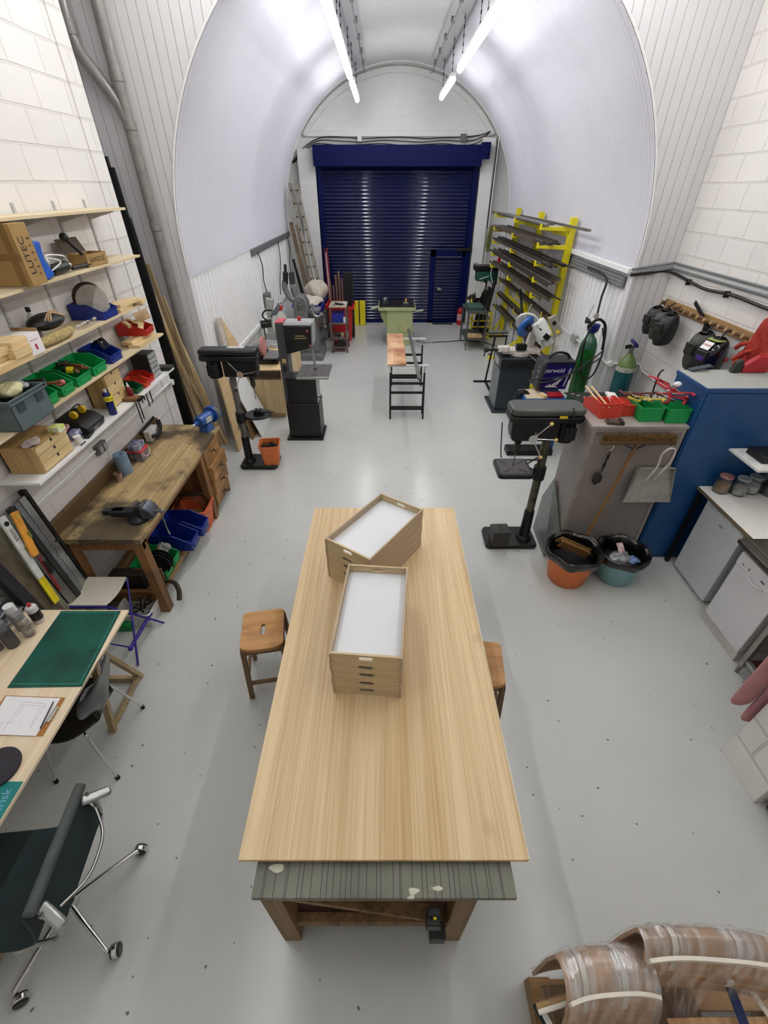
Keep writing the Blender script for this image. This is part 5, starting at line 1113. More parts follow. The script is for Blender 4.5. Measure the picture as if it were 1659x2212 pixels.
for x in (-2.02, -1.42):
    for y in (10.8, 11.7): l = MB().beam((x, y, .06), (x, y, .72), .04, .04).build('leg', GREY, t); MB().cyl((x-.015, y, .035), (x+.015, y, .035), .035).build('caster', BLACK, l)
MB().box(-2.04, -1.4, 10.78, 11.72, .2, .23).build('lower_shelf', GREY, t)
cloth((-1.72, 11.0, .98), .22, (1.4, 1.5, .5), M('D6CDBD', .9, bmp=.3), 'cream dust sheet crumpled at the front of the blue trolley', 11, 'dust sheet', 'dust_sheet')
cloth((-1.62, 11.45, 1.12), .24, (1.2, 1.2, .95), M('C9BFB0', .9, bmp=.3), 'cream dust sheet heaped high at the back of the blue trolley', 12, 'dust sheet', 'dust_sheet')
one(MB().cyl((-2.08, 11.3, .98), (-2.15, 11.35, 1.2), .06, n=16), 'hose_end', GREY, 'grey dust hose end beside the dust sheets', 'hose', bevel=.005)
# ladder, planks, poles against the end wall
p0, p1 = V(-2.12, 12.72, 3.15), V(-1.5, 11.95, .0)
t = thing('ladder', 'old aluminium ladder leaning in the far left corner', 'ladder', (-1.5, 11.95, 0), world=True)
for s in (-.07, .07): MB().beam(p0+V(s, 0, 0), p1+V(s, 0, 0), .075, .1, up=(0, 1, 0)).build('rail', M('A8A294', .45, .5, var=.15), t, bevel=.004)
for k in range(12):
    c = p0.lerp(p1, .04+.08*k)
    for s in (-.07, .07): MB().cyl(c+V(s, -.056, 0), c+V(s, -.045, 0), .02, n=10).build('rung_end', BLACK, t)
    MB().cyl(c+V(-.1, 0, 0), c+V(.1, 0, 0), .014).build('rung', ALU, t)
for k, (tx, ty, bx, by, w_, m_) in enumerate(((628, 480, 668, 640, .09, WOOD('8A7458', '5E4C36', 2)), (640, 485, 672, 640, .05, WOOD('C9B694', 'A08A66', 2)), (648, 500, 678, 640, .04, TW3), (633, 560, 655, 640, .04, BKM), (626, 560, 650, 650, .05, BKM))):
    p = Y(tx, ty, 12.6+.02*k); q = V(p.x+.45, 12.2, .001); p.x = max(p.x, -2.3)
    one(MB().beam(p, q, w_, .04, up=(0, 1, 0)), 'plank', m_, ['brown plank leaning left of the ladder', 'pale plank between brown plank and ladder', 'narrow dark batten beside the ladder', 'black bar behind the dust sheets', 'black channel at the end of the cladding'][k], 'timber', 'lengths leaning beside the ladder')
for k, (tx, ty, m_, lb) in enumerate(((701, 537, M('7A1A22', .5), 'dark red pole leaning left of the shutter'), (706, 536, M('8E2A30', .5), 'second red pole leaning left of the shutter'), (703, 545, M('D8D6D4', .5), 'white pole between the red ones at the shutter'))):
    p = Y(tx, ty, 12.93); one(MB().cyl(p, (p.x+.06+.02*k, 12.7, .001), .02), 'pole', m_, lb, 'pole', 'poles at the left shutter guide')
# red bin with poles, tool trolley, yellow bars
t = thing('red_bin', 'tall red plastic bin behind the tool trolley', 'bin', (-1.1, 11.55, 0), world=True)
MB().rings([[Vector((x-1.07, y+11.55, z)) for x, y in rrect(a, b_, .05)] for a, b_, z in ((.24, .2, .0), (.3, .3, .82), (.34, .33, .83), (.34, .33, .76), (.3, .295, .76), (.28, .28, .76), (.22, .18, .02))]).build('body', M('C41F24', .4, var=.06), t)
for k in range(5):
    x = -1.3+.07*k; hh = (1.28, 1.2, 1.42, 1.5, 1.35)[k]; one(MB().cyl((x+.02, 11.6, .03), (x, 11.65, hh), .022), 'copper_tube', M('8A6448', .5, .3), ['leftmost brown tube standing in the red bin', 'second brown tube in the red bin', 'third brown tube in the red bin', 'tallest brown tube in the red bin', 'rightmost brown tube in the red bin'][k], 'tube', 'brown tubes in the red bin')
for k in range(4):
    x = -.94+.055*k; one(MB().ob((x, 11.62, .75), (.05, .06, 1.45)), 'black_bar', BLACK, ['leftmost black bar in the red bin', 'second black bar in the red bin', 'third black bar in the red bin', 'rightmost black bar in the red bin'][k], 'bar', 'black bars in the red bin')
t = thing('tool_trolley', 'narrow grey three-tier tool trolley in front of the red bin', 'trolley', (-1.03, 10.6, 0), world=True); TG = M('6A6660', .5, .2)
for nm, z in (('top_tray', .97), ('middle_tray', .62), ('lower_tray', .3)): MB().box(-1.22, -.84, 10.37, 10.9, z, z+.03).build(nm, M('B8AE9C', .5) if z > .9 else TG, t, bevel=.003)
MB().box(-1.2, -.86, 10.4, 10.85, .1, .13).build('bottom_tray', TG, t, bevel=.003)
for x in (-1.21, -.87):
    for y in (10.38, 10.86): l = MB().box(x, x+.025, y, y+.025, .05, .97).build('post', TG, t); MB().cyl((x, y+.012, .03), (x+.025, y+.012, .03), .03).build('caster', BLACK, l)
one(MB().box(-1.17, -.93, 10.45, 10.8, .651, .83), 'blue_box', M('1A2FA0', .4), 'blue plastic box on the middle tier of the tool trolley', 'box', bevel=.006)
one(MB().box(-.92, -.86, 10.4, 10.5, .651, .76), 'white_box', WHITE, 'small white box beside the blue box on the trolley', 'box', bevel=.003)
for k in range(5):
    one(MB().ob((-1.12+.05*k, 10.5+.06*(k % 3), 1.02), (.05, .12, .03), (0, 0, .5*k)), 'small_tool', [M('C9C6BE', .4, var=.4, ns=90), DSTEEL, M('DAD8D0', .5), BLACK, WHITE][k], ['speckled grey tool on the trolley top, left', 'dark tool on the trolley top', 'pale tool in the middle of the trolley top', 'black tool on the trolley top', 'white packet on the trolley top, right'][k], 'tool', 'bits on top of the tool trolley', bevel=.004)
one(MB().ball((-1.05, 10.55, .38), .06, (1.5, 1, .6)), 'sanding_pad', M('4A4C4A', .6), 'dark rounded pad on the lower trolley tier', 'tool')
one(MB().cyl((-.97, 10.5, .331), (-.97, 10.5, .42), .035), 'paper_cup', M('C9B494', .6), 'tan cup on the lower trolley tier', 'cup')
for k, x in enumerate((-.9, -.86)): one(MB().cyl((x, 10.42, .331), (x, 10.42, .47), .022), 'bottle', [M('8A2A30', .4), M('D8D0C8', .4)][k], ['small red bottle at the right of the lower trolley tier', 'small white bottle at the right of the lower trolley tier'][k], 'bottle', 'bottles on the trolley')
one(MB().cyl((-1.0, 10.4, .22), (-1.0, 10.62, .22), .085, n=20), 'black_drum', BLACK, 'black round drum on the bottom tray of the trolley', 'drum', bevel=.01)
for k, x in enumerate((-.86, -.68)): one(MB().box(x, x+.15, 12.87, 12.96, .001, .62), 'yellow_barrier', YEL, ['left yellow block standing before the shutter', 'right yellow block standing before the shutter'][k], 'barrier', 'yellow blocks before the shutter', bevel=.006)
# cables, switch box, trunking on the left cladding
MB().box(AC-AR-.03, AC-AR+.03, 9.1, YE-.02, 2.09, 2.19).build('trim_9', GREY, kind='structure', bevel=.004)
for k, (a, b_, lb) in enumerate((((-2.36, 9.42, 2.12), (-2.36, 9.7, 1.4), 'black cable dropping to the grey switch box'), ((-2.36, 11.36, 2.12), (-2.36, 10.95, 1.0), 'black cable dropping behind the mitre saw'), ((-2.36, 12.5, 2.12), (-2.36, 12.5, 1.3), 'black cable dropping beside the planks'))):
    a, b_ = Vector(a), Vector(b_); one(MB().tube([a, a.lerp(b_, .3)+V(.02, .05, 0), a.lerp(b_, .7)+V(0, -.04, 0), b_], .01, 6, smooth=5), 'cable', CORD, lb, 'cable', 'cables on the left cladding')
t = thing('switch_box', 'grey isolator box on the left cladding with a cable above', 'switch box', (-2.38, 9.62, 1.28), world=True); MB().box(-2.4, -2.3, 9.5, 9.75, 1.16, 1.4).build('box', GREY, t, bevel=.008); MB().cyl((-2.3, 9.62, 1.28), (-2.27, 9.62, 1.28), .03).build('knob', BLACK, t); MB().cyl((-2.36, 9.6, .95), (-2.36, 9.6, 1.16), .012).build('conduit', GREY, t)
t = thing('switch_box', 'dark grey starter box on the cladding beside the planks', 'switch box', (-2.38, 12.5, 1.2), world=True); MB().box(-2.4, -2.3, 12.4, 12.6, 1.1, 1.35).build('box', M('4A4E52', .5), t, bevel=.008)
one(MB().box(-2.4, -2.33, 10.88, 11.02, .98, 1.12), 'plug_box', WHITE, 'white plug on the cable behind the mitre saw', 'plug', bevel=.004)

# ================================================================ table saw, trestles, plank, cord
OL = M('AEB583', .45, var=.05, name='olive_paint')
t = thing('table_saw', 'olive green table saw in front of the roller shutter', 'table saw', (.33, 11.3, 0), world=True)
MB().box(.05, .66, 11.0, 11.65, .0, .78).build('cabinet', OL, t, bevel=.008)
MB().box(-.15, .72, 10.95, 11.8, .78, .85).build('table_frame', OL, t, bevel=.006); MB().box(-.13, .7, 10.98, 11.78, .85, .865).build('table_plate', M('3A3634', .35, .5, var=.3), t, bevel=.002)
MB().prism([(.05, .35), (.05, .74), (-.08, .74), (-.1, .66)], 11.1, 11.5, 'y').build('chute', OL, t, bevel=.005)
MB().box(.36, .62, 10.985, 11.0, .3, .56).build('hatch', OL, t, bevel=.004); MB().box(.46, .52, 10.982, 10.986, .37, .46).build('warning_label', M('EDE6A0', .5, c2='2A2A20', ns=60), t)
MB().box(-.05, .08, 11.2, 11.3, .865, 1.0).build('mitre_fence', M('38444A', .4), t, bevel=.01); MB().cyl((.0, 11.2, .95), (.02, 11.18, 1.02), .02).build('fence_knob', M('C4CDBA', .4), t)
MB().cyl((.5, 11.3, .865), (.5, 11.3, .98), .018).build('yellow_stick', M('E8C060', .4), t); MB().box(.44, .56, 11.25, 11.35, .865, .9).build('blade_cover', M('8A8A88', .4, .4), t, bevel=.006)
MB().cyl((-.32, 11.3, .76), (-.15, 11.3, .8), .03).cyl((.72, 11.1, .74), (.9, 11.05, .78), .02).build('extension_rail', M('B5BCA4', .4), t)
def trestle(label, y, x0, x1):
    t = thing('folding_trestle', label, 'trestle', ((x0+x1)/2, y, 0), group='black folding trestles under the plank', world=True); BT_ = M('101113', .4, name='trestle_black')
    for x in (x0, x1):
        for s, nm in ((-.06, 'leg'), (.16, 'leg')): MB().beam((x, y+.05, .74), (x, y+s, 0), .028, .022).build(nm, BT_, t, bevel=.002)
        MB().beam((x, y+.05, .66), (x, y+.05, .84), .022, .022).build('extension', ALU, t)
    MB().beam((x0-.06, y+.05, .85), (x1+.06, y+.05, .85), .03, .03).build('cross_bar', M('E4E4E2', .4), t, bevel=.003)
    for z, s in ((.2, -.04), (.38, .13), (.55, .09), (.09, .15)): MB().beam((x0, y+s, z), (x1, y+s, z), .02, .04).build('rail', BT_, t, bevel=.002)
    return t
trestle('near black folding trestle carrying the plank', 6.85, .09, .63); trestle('far black folding trestle carrying the plank', 8.35, .13, .70)
one(MB().box(.045, .34, 6.86, 8.63, .866, .886), 'plywood_plank', WOOD('E0B992', 'C8966A', 1, stain='9A5A38', sfac=.55, ss=2.2), 'long plywood plank with brown stains lying on the trestles', 'plank', bevel=.003)
one(MB().beam((.46, 8.9, .885), (.5, 6.2, .885), .05, .04), 'steel_tube', M('7A7872', .4, .6), 'grey steel bar lying on the trestles beside the plank', 'steel bar', bevel=.002)
b = MB(); b.tube([(.68, 11.0, .3), (.74, 10.95, .15)]+[(.76+.015*k+.03*math.cos(k*1.9), 10.95+.0*k, .12-.003*k+.03*math.sin(k*1.9)) for k in range(12)]+[(.95, 11.15, .012), (1.12, 11.2, .012)], .007, 6)
one(b, 'curly_lead', CORD, 'curly black cord hanging from the table saw', 'cord')
t = thing('extension_lead', 'black extension lead with grey socket box across the floor', 'extension lead', (1.15, 11.2, 0), world=True); MB().tube([(1.18, 11.2, .012), (1.5, 11.25, .012), (1.96, 11.35, .012), (2.4, 11.2, .012), (2.8, 10.8, .012), (2.98, 10.7, .05), (3.0, 10.7, .5)], .009, 6, smooth=5).build('cord', CORD, t); MB().box(1.1, 1.2, 11.15, 11.27, .001, .07).build('socket_box', M('B9B9B4', .4), t, bevel=.008)
one(MB().box(1.33, 1.9, 12.95, 13.15, .001, .012), 'door_mat', M('33342E', .9), 'small dark mat in front of the wicket door', 'mat', bevel=.003)
t = thing('fire_extinguisher', 'red fire extinguisher standing right of the wicket door', 'fire extinguisher', (2.08, 12.98, 0)); MB().lathe([(.08, 0), (.085, .02), (.085, .36), (.06, .42), (.03, .44)], n=24).build('cylinder', M('B8121A', .3, coat=.3), t)
MB().tube([(.0, 0, .44), (-.02, -.0, .5), (-.1, 0, .52)], .012).build('handle', BLACK, t); MB().tube([(.03, -.02, .46), (.12, -.03, .4), (.12, -.03, .1)], .011, 6, smooth=4).build('hose', BLACK, t); MB().lathe([(.0855, .12), (.0855, .28)], n=24, cap=False).build('label', M('D8C8C4', .5, c2='A01018', ns=40), t)
# ================================================================ far right corner: green drill, trolley, yellow cage
CG = M('1F5A4A', .4, var=.1, name='machine_green')
t = thing('pillar_drill', 'dark green pillar drill in the far right corner', 'drill press', (2.55, 12.35, 0), world=True)
MB().box(2.35, 2.75, 12.15, 12.6, 0, .06).build('base', DSTEEL, t, bevel=.01); MB().cyl((2.55, 12.4, .06), (2.55, 12.4, 1.3), .045, n=18).build('column', M('5A3A30', .5, .4), t)
MB().cyl((2.3, 12.3, .78), (2.3, 12.3, .83), .19, n=28).build('table', DSTEEL, t, bevel=.004); MB().lathe([(.06, -.3), (.12, -.02), (.14, 0)], (2.3, 12.3, .78), 20).build('table_skirt', DSTEEL, t)
MB().box(2.22, 2.8, 12.2, 12.5, 1.42, 1.54).build('belt_cover', BLACKM, t, bevel=.012); MB().box(2.28, 2.72, 12.22, 12.48, 1.2, 1.42).build('head', CG, t, bevel=.02); MB().cyl((2.75, 12.35, 1.1), (2.75, 12.35, 1.42), .08).build('motor', CG, t, bevel=.01)
MB().beam((2.35, 12.18, 1.25), (2.55, 12.1, 1.33), .015, .015).build('feed_lever', WHITE, t)
MB().tube([(2.62, 12.15, 1.55), (2.6, 12.12, 1.35), (2.66, 12.1, 1.2), (2.58, 12.1, 1.1)], .01, 6, smooth=4).build('white_cable', WHITE, t)
one(MB().box(2.3, 2.5, 12.12, 12.14, .84, 1.18), 'white_plate', M('E4E2DC', .5), 'white plate with a hole standing on the green drill table', 'plate', bevel=.003)
for k in range(5): one(MB().cyl((2.17+.05*k, 12.2, .831), (2.17+.05*k, 12.2, .9+.02*(k % 3)), .018), 'drill_sleeve', DSTEEL, ['leftmost dark sleeve on the green drill table', 'second sleeve on the green drill table', 'third sleeve on the green drill table', 'fourth sleeve on the green drill table', 'rightmost sleeve on the green drill table'][k], 'machine part', 'sleeves on the green drill table')
t = thing('steel_trolley', 'dark grey steel trolley with green top before the far right corner', 'trolley', (2.1, 10.9, 0), world=True); TG2 = M('55595A', .45, .3)
MB().box(1.87, 2.33, 10.6, 11.5, .80, .83).build('top_shelf', TG2, t, bevel=.004); MB().rings([[Vector((x+2.1, y+11.1, z)) for x, y in rrect(a, .28, .05)] for a, z in ((.17, .831), (.19, .87), (.18, .88))]).build('green_pad', M('3A5A50', .5), t)
MB().box(1.87, 2.33, 10.6, 11.5, .22, .25).build('lower_shelf', TG2, t, bevel=.004); MB().box(1.95, 2.28, 10.7, 10.95, .251, .29).build('wood_insert', PINE, t)
for x in (1.88, 2.29):
    for y in (10.6, 11.46): l = MB().box(x, x+.035, y, y+.035, .07, .8).build('post', TG2, t); MB().cyl((x+.005, y+.017, .04), (x+.03, y+.017, .04), .04).build('caster', M('8E9090', .4, .5), l)
t = thing('yellow_cage', 'yellow tube cage holding black offcuts', 'cage', (2.5, 11.8, 0), world=True); TY = M('E8D62A', .4)
for x in (2.15, 2.62):
    for y in (11.5, 12.0): MB().beam((x, y, 0), (x, y, .62), .035, .035).build('post', TY, t)
for z in (.06, .3, .44, .61):
    b = MB(); b.beam((2.15, 11.5, z), (2.62, 11.5, z), .03, .03, up=(0, 0, 1)); b.build('rail', TY, t)
    MB().beam((2.15, 11.5, z), (2.15, 12.0, z), .03, .03).build('rail', TY, t); MB().beam((2.62, 11.5, z), (2.62, 12.0, z), .03, .03).build('rail', TY, t)
MB().beam((2.15, 11.5, .61), (2.15, 11.9, .85), .03, .03).build('raised_rail', TY, t)
random.seed(11)
for k in range(12):
    x = 2.2+.027*k; y = 11.6+.08*(k % 4); h = .95+.05*(k % 3)+.02*k; one(MB().beam((x, y, .03), (x+.14+.02*(k % 3), y+.04, h), .05+.02*(k % 2), .04), 'steel_offcut', M(['161616', '2A2826', '3A3A3C'][k % 3], .5, .3), '%s dark length standing in the yellow cage' % ['leftmost', 'second', 'third', 'fourth', 'fifth', 'sixth', 'seventh', 'eighth', 'ninth', 'tenth', 'eleventh', 'rightmost'][k], 'steel bar', 'dark lengths in the yellow cage')
one(MB().tube([(2.62, 13.0, 1.75), (2.66, 12.98, 2.0), (2.64, 13.0, 2.3), (2.6, 12.98, 2.0), (2.62, 13.0, 1.75)], .035, 8, smooth=4), 'rope_hank', M('6A6E3A', .8), 'olive rope hank hanging on the end wall', 'rope')
one(MB().box(2.32, 2.42, 13.1, 13.155, 1.4, 1.5), 'wall_socket', M('B9B9B5', .4), 'grey socket on the pier beside the green drill', 'socket', bevel=.004)
one(MB().cyl((2.86, 12.6, 1.55), (2.88, 12.6, 1.78), .05, .03), 'red_cone', M('C81E24', .4), 'small red funnel above the green drill', 'funnel')
# cables on the end wall
for k, (z, lb) in enumerate(((4.0, 'upper black cable clipped above the shutter'), (3.94, 'middle black cable clipped above the shutter'), (3.88, 'lower black cable just above the shutter box'))):
    pts = [(-2.2+.02*k, YW-.07, 3.55), (-1.9+.1*k, YW-.07, 3.82+.02*k)]+[(-1.5+.48*i, YW-.07, z+.018*math.sin(i*2.1+k)) for i in range(8)]+[(2.2, YW-.07, z+.05), (2.4, YW-.26, 4.1)]
    one(MB().tube(pts, .01, 6, smooth=4), 'cable', CORD, lb, 'cable', 'cables above the shutter')
one(MB().box(-.63, -.53, YW-.13, YW-.06, 3.93, 4.03), 'junction_box', WHITE, 'small white junction box above the shutter', 'junction box', bevel=.004)
one(MB().box(1.75, 1.88, YW-.13, YW-.06, 3.93, 4.07), 'junction_box', GREY, 'grey junction box above the right end of the shutter', 'junction box', bevel=.004)
for k, (x, lb) in enumerate(((2.6, 'black cable running down the right pier'), (2.64, 'second black cable running down the right pier'))):
    one(MB().tube([(x-.02, YW-.27+.0, 4.05), (x, YW-.2, 3.4), (x-.02, YW-.2, 2.4), (x+.05, YW-.25, 2.25-.04*k), (2.98, 12.6, 2.26-.04*k), (3.02, 11.9, 2.26-.04*k)], .009, 6, smooth=4), 'cable', CORD, lb, 'cable', 'cables beside the right pier')
one(MB().cyl((2.585, 13.0, 0.9), (2.585, 13.0, 4.3), .012), 'conduit', WHITE, 'thin white vertical conduit on the right pier', 'conduit')

# ================================================================ cantilever rack with steel lengths
RY = M('EADB1C', .42, var=.05, name='rack_yellow')
t = thing('cantilever_rack', 'yellow cantilever rack on the right cladding', 'rack', (2.9, 9.9, 0), world=True)
LV = [(2.6, 2.44), (2.35, 2.44), (2.1, 2.45), (1.86, 2.46), (1.62, 2.47)]; LL = [(1.28, 2.72), (.98, 2.7), (.7, 2.7)]
for y in (8.2, 9.95, 11.7):
    MB().box(2.9, 2.99, y-.05, y+.05, 0, 2.72).build('upright', RY, t, bevel=.004)
    MB().beam((2.3 if y < 11 else 2.66, y, .03), (2.95, y, .03), .09, .06).build('foot', RY, t, bevel=.003); MB().beam((2.5 if y < 11 else 2.7, y, .06), (2.9, y, .4), .04, .05).build('foot_brace', RY, t, bevel=.003)
    for z, x in LV: MB().prism([(x, z-.045), (2.9, z-.065), (2.9, z), (x+.02, z-.01), (x+.02, z+.035), (x, z+.035)], y-.025, y+.025, 'y').build('arm', RY, t, bevel=.002)
    for z, x in LL: MB().prism([(x, z-.03), (2.9, z-.045), (2.9, z), (x+.012, z-.005), (x+.012, z+.07), (x, z+.07)], y-.015, y+.015, 'y').build('arm', RY, t, bevel=.002)
for z in (2.5, 1.0): MB().box(2.93, 2.97, 8.2, 11.7, z-.05, z+.03).build('cross_beam', RY, t, bevel=.003)
SM = [M('6B645C', .45, .5, var=.25, ns=8), M('57504A', .5, .5, var=.3, ns=8), M('8A857E', .4, .6, var=.2), M('2C2826', .5, .4, var=.3), M('7A6654', .55, .4, var=.3, ns=6)]
random.seed(21)
ordn = ['front', 'second', 'third', 'fourth', 'fifth', 'sixth', 'seventh', 'eighth', 'ninth', 'tenth', 'rearmost']
def steel(lv, k, x, z, y0, y1, w_, h, kind, mt):
    lb = '%s %s on the %s rack level' % (ordn[k], {'t': 'round tube', 'b': 'steel length', 'p': 'flat steel sheet'}[kind], lv)
    b = MB()
    if kind == 't': b.cyl((x, y0, z+w_/2), (x+random.uniform(-.02, .02), y1, z+w_/2), w_/2, n=12)
    else: b.beam((x, y0, z+h/2), (x+random.uniform(-.02, .02), y1, z+h/2), w_, h)
    one(b, {'t': 'steel_tube', 'b': 'steel_bar', 'p': 'steel_sheet'}[kind], mt, lb, 'steel length', 'steel lengths on the %s level' % lv)
names = ['top', 'second', 'third', 'fourth', 'fifth']
steel('top', 0, 2.49, 2.602, 8.0, 12.2, .05, .05, 't', SM[2]); steel('top', 1, 2.56, 2.602, 8.6, 12.0, .045, .045, 't', SM[2]); steel('top', 2, 2.68, 2.602, 8.5, 12.0, .14, .02, 'p', SM[1]); steel('top', 3, 2.83, 2.602, 7.2, 11.0, .05, .03, 'b', SM[2])
for li in range(1, 5):
    z, x0 = LV[li]; x = x0+.025; k = 0
    while x < 2.84 and k < 11:
        w_ = random.choice([.025, .03, .04, .05]); kd = random.choice('tbb'); y0 = 7.5+random.uniform(0, .7)+(.5 if li == 1 else 0); y1 = 12.0+random.uniform(-.4, .4)
        steel(names[li], k, x+w_/2, z+.002, y0, y1, w_, random.choice([.02, .03, .04]), kd, random.choice(SM)); x += w_+.003; k += 1
for li, (z, x0) in enumerate(LL):
    x = x0+.03
    for k in range(4):
        w_ = random.choice([.03, .035, .04]); steel(['sixth', 'seventh', 'lowest'][li], k, x+w_/2, z+.002, 8.0+random.uniform(-.2, .4), 11.9+random.uniform(-.2, .2), w_, .03, 'b', random.choice(SM[:2]+SM[3:])); x += w_+.006
b = MB(); b.tube([(2.62, 9.4, 1.5), (2.66, 9.2, 1.2), (2.7, 9.0, .9), (2.72, 8.6, .6)], .025, 8, smooth=3); one(b, 'black_hose', BLACK, 'black hose draped over the lower rack arms', 'hose')

# white trunking, perforated tray, conduits on right
b = MB(); b.box(AC+AR-.06, AC+AR-.005, YF+.05, 8.6, 2.24, 2.30); b.build('trim_10', WHITE, kind='structure', bevel=.004)
t = thing('cable_tray', 'perforated grey cable tray below the white trunking', 'cable tray', (3.0, 7.2, 2.1), world=True); MB().box(AC+AR-.03, AC+AR-.015, 6.2, 8.5, 2.06, 2.2).build('tray', GREY, t)
b = MB()
for i in range(36):
    for j in range(3): b.ob((AC+AR-.0315, 6.26+.062*i+.02*(j % 2), 2.09+.04*j), (.002, .024, .012))
b.build('slot_pattern', M('C9CACA', .5), t, smooth=False)
one(MB().tube([(2.99, 7.35, 2.15), (2.98, 6.9, 2.16), (2.96, 6.55, 2.1), (2.93, 6.5, 1.9), (2.9, 6.42, 1.62)], .014, 8, smooth=6), 'hose', CORD, 'black hose running from the cable tray down to the green gas bottle', 'hose')
b = MB(); b.tube([(3.0, YF-.02, 2.3), (3.2, YF-.02, 2.33), (XR-.02, YF-.03, 2.37), (XR-.02, 5.9, 2.37), (XR-.02, 1.5, 2.37)], .013, 8); one(b, 'conduit', GALV, 'upper galvanised conduit along the right wall', 'conduit')
b = MB(); b.tube([(3.0, YF-.02, 2.26), (3.2, YF-.02, 2.28), (XR-.02, YF-.03, 2.31), (XR-.02, 5.9, 2.31), (XR-.02, 1.5, 2.31)], .013, 8); one(b, 'conduit', GALV, 'lower galvanised conduit along the right wall', 'conduit')
b = MB(); b.tube([(3.0, YF-.035, 2.24), (3.2, YF-.04, 2.26), (XR-.05, YF-.05, 2.28), (XR-.04, 5.3, 2.22), (XR-.035, 4.8, 2.24), (XR-.035, 4.2, 2.22), (XR-.035, 3., 2.22)], .016, 8, smooth=4)
for y in (5.6, 4.9, 4.2): b.ob((XR-.03, y, 2.23), (.05, .02, .06))
one(b, 'cable', CORD, 'thick black cable below the conduits on the right wall', 'cable')
b = MB(); b.tube([(AC+AR-.02, 8.5, 1.16), (AC+AR-.02, 6.12, 1.165)], .012, 8); one(b, 'conduit', WHITE, 'white conduit low on the right cladding', 'conduit')
one(MB().box(AC+AR-.06, AC+AR-.008, 7.2, 7.36, 1.1, 1.22), 'wall_socket', M('A8A9A6', .4), 'grey socket on the white conduit of the right cladding', 'socket', bevel=.004)
b = MB(); b.tube([(AC+AR-.02, 6.1, 1.16), (AC+AR+.0, YF-.02, 1.16), (XR-.02, YF-.02, 1.16), (XR-.02, 5.9, 1.1), (XR-.02, 3.6, 1.1)], .013, 8); b.cyl((AC+AR+.03, YF-.05, 1.16), (AC+AR+.03, YF-.001, 1.16), .035); one(b, 'conduit', WHITE, 'white conduit with round box rounding the right corner', 'conduit')

# ================================================================ chop saw and roller stand
t = thing('chop_saw_cabinet', 'dark grey steel cabinet under the metal chop saw', 'cabinet', (2.15, 7.3, 0), world=True); CC = M('2C343A', .4, var=.06, name='cabinet_slate')
MB().box(1.82, 2.45, 7.02, 7.7, 0, .04).build('base_plate', CC, t, bevel=.004); MB().box(1.87, 2.4, 7.08, 7.6, .04, .72).build('carcass', CC, t, bevel=.005); MB().box(1.868, 1.872, 7.1, 7.58, .05, .7).build('side_panel', M('6E7678', .4), t)
MB().box(1.86, 2.5, 7.06, 7.62, .72, .9).build('coolant_tray', M('1E2226', .4), t, bevel=.006); MB().box(1.96, 2.3, 7.055, 7.062, .76, .84).build('tray_opening', BLACK, t); MB().box(1.855, 1.862, 7.2, 7.5, .75, .86).build('label_plate', M('A8A8A6', .4), t)
t = thing('chop_saw', 'white-headed metal chop saw with blue disc cover', 'chop saw', (2.2, 7.3, .9), world=True); IV = M('E4DCD2', .45, var=.15, ns=20, name='ivory_enamel')
MB().cyl((2.2, 7.32, .901), (2.2, 7.32, .97), .17, n=28).build('turntable', IV, t, bevel=.006); MB().box(1.9, 2.5, 7.2, 7.42, .93, 1.0).build('saw_bed', IV, t, bevel=.012)
MB().box(1.82, 2.0, 7.18, 7.3, .97, 1.05).build('vice_slide', IV, t, bevel=.008); MB().cyl((1.62, 7.22, 1.0), (1.82, 7.22, 1.0), .022).build('vice_screw', DSTEEL, t); MB().cyl((1.62, 7.22, 1.0), (1.6, 7.2, .9), .01).cyl((1.6, 7.22, 1.0), (1.66, 7.22, 1.0), .04).build('vice_handwheel', DSTEEL, t, bevel=.004)
MB().box(2.1, 2.26, 7.16, 7.26, 1.0, 1.09).build('vice_jaw', BLACK, t, bevel=.006)
MB().beam((2.35, 7.4, .98), (2.42, 7.4, 1.3), .12, .12).build('pivot_arm', IV, t, bevel=.02)
ax = V(.5, -.72, -.35).normalized()
c = V(2.2, 7.25, 1.36); MB().cyl(c, c+ax*.05, .17, n=36).build('disc_cover', M('1E62B4', .35), t, bevel=.01); MB().cyl(c+V(.02, .03, .03), c+ax*.0+V(.03, .06, .05), .175, n=36).build('blade_guard', M('D8D6CE', .4), t, bevel=.004)
MB().cyl(c+ax*.05, c+ax*.12, .05).build('hub', DSTEEL, t)
c = V(2.42, 7.22, 1.36); MB().cyl(c+V(-.07, 0, .07), c+V(.1, -.06, -.16), .115, n=28).build('motor_head', M('E2E3E0', .4, var=.04), t, bevel=.03, seg=3)
MB().cyl(c+V(.11, -.065, -.17), c+V(.17, -.09, -.26), .085, n=20).build('motor_tail', M('B9BAB4', .4), t, bevel=.01); MB().ob(c+V(.08, -.16, -.12), (.1, .03, .08), (0, .6, 0)).build('black_plate', BLACK, t, bevel=.005)
MB().ob(c+V(.24, .02, .0), (.12, .07, .32), (0, -.55, 0)).build('control_box', M('A39E90', .45), t, bevel=.006); MB().cyl(c+V(.2, -.018, .05), c+V(.2, -.04, .05), .03).build('switch_knob', BLACK, t); MB().ob(c+V(.285, -.02, -.08), (.05, .004, .05), (0, -.55, 0)).build('warning_sticker', YEL, t)
b = MB(); b.beam(c+V(-.1, -.13, .04), c+V(-.07, -.135, .0), .03, .004); b.ob(c+V(-.02, -.135, -.02), (.06, .01, .02), (0, .6, 0)); b.build('vent', BLACK, t)
MB().cyl((2.3, 7.1, .95), (2.52, 6.95, .8), .009).build('length_stop', STEEL, t); MB().cyl(c+V(-.28, -.05, .12), c+V(-.2, -.02, .32), .005).build('lever', M('C8C39A', .4), t)
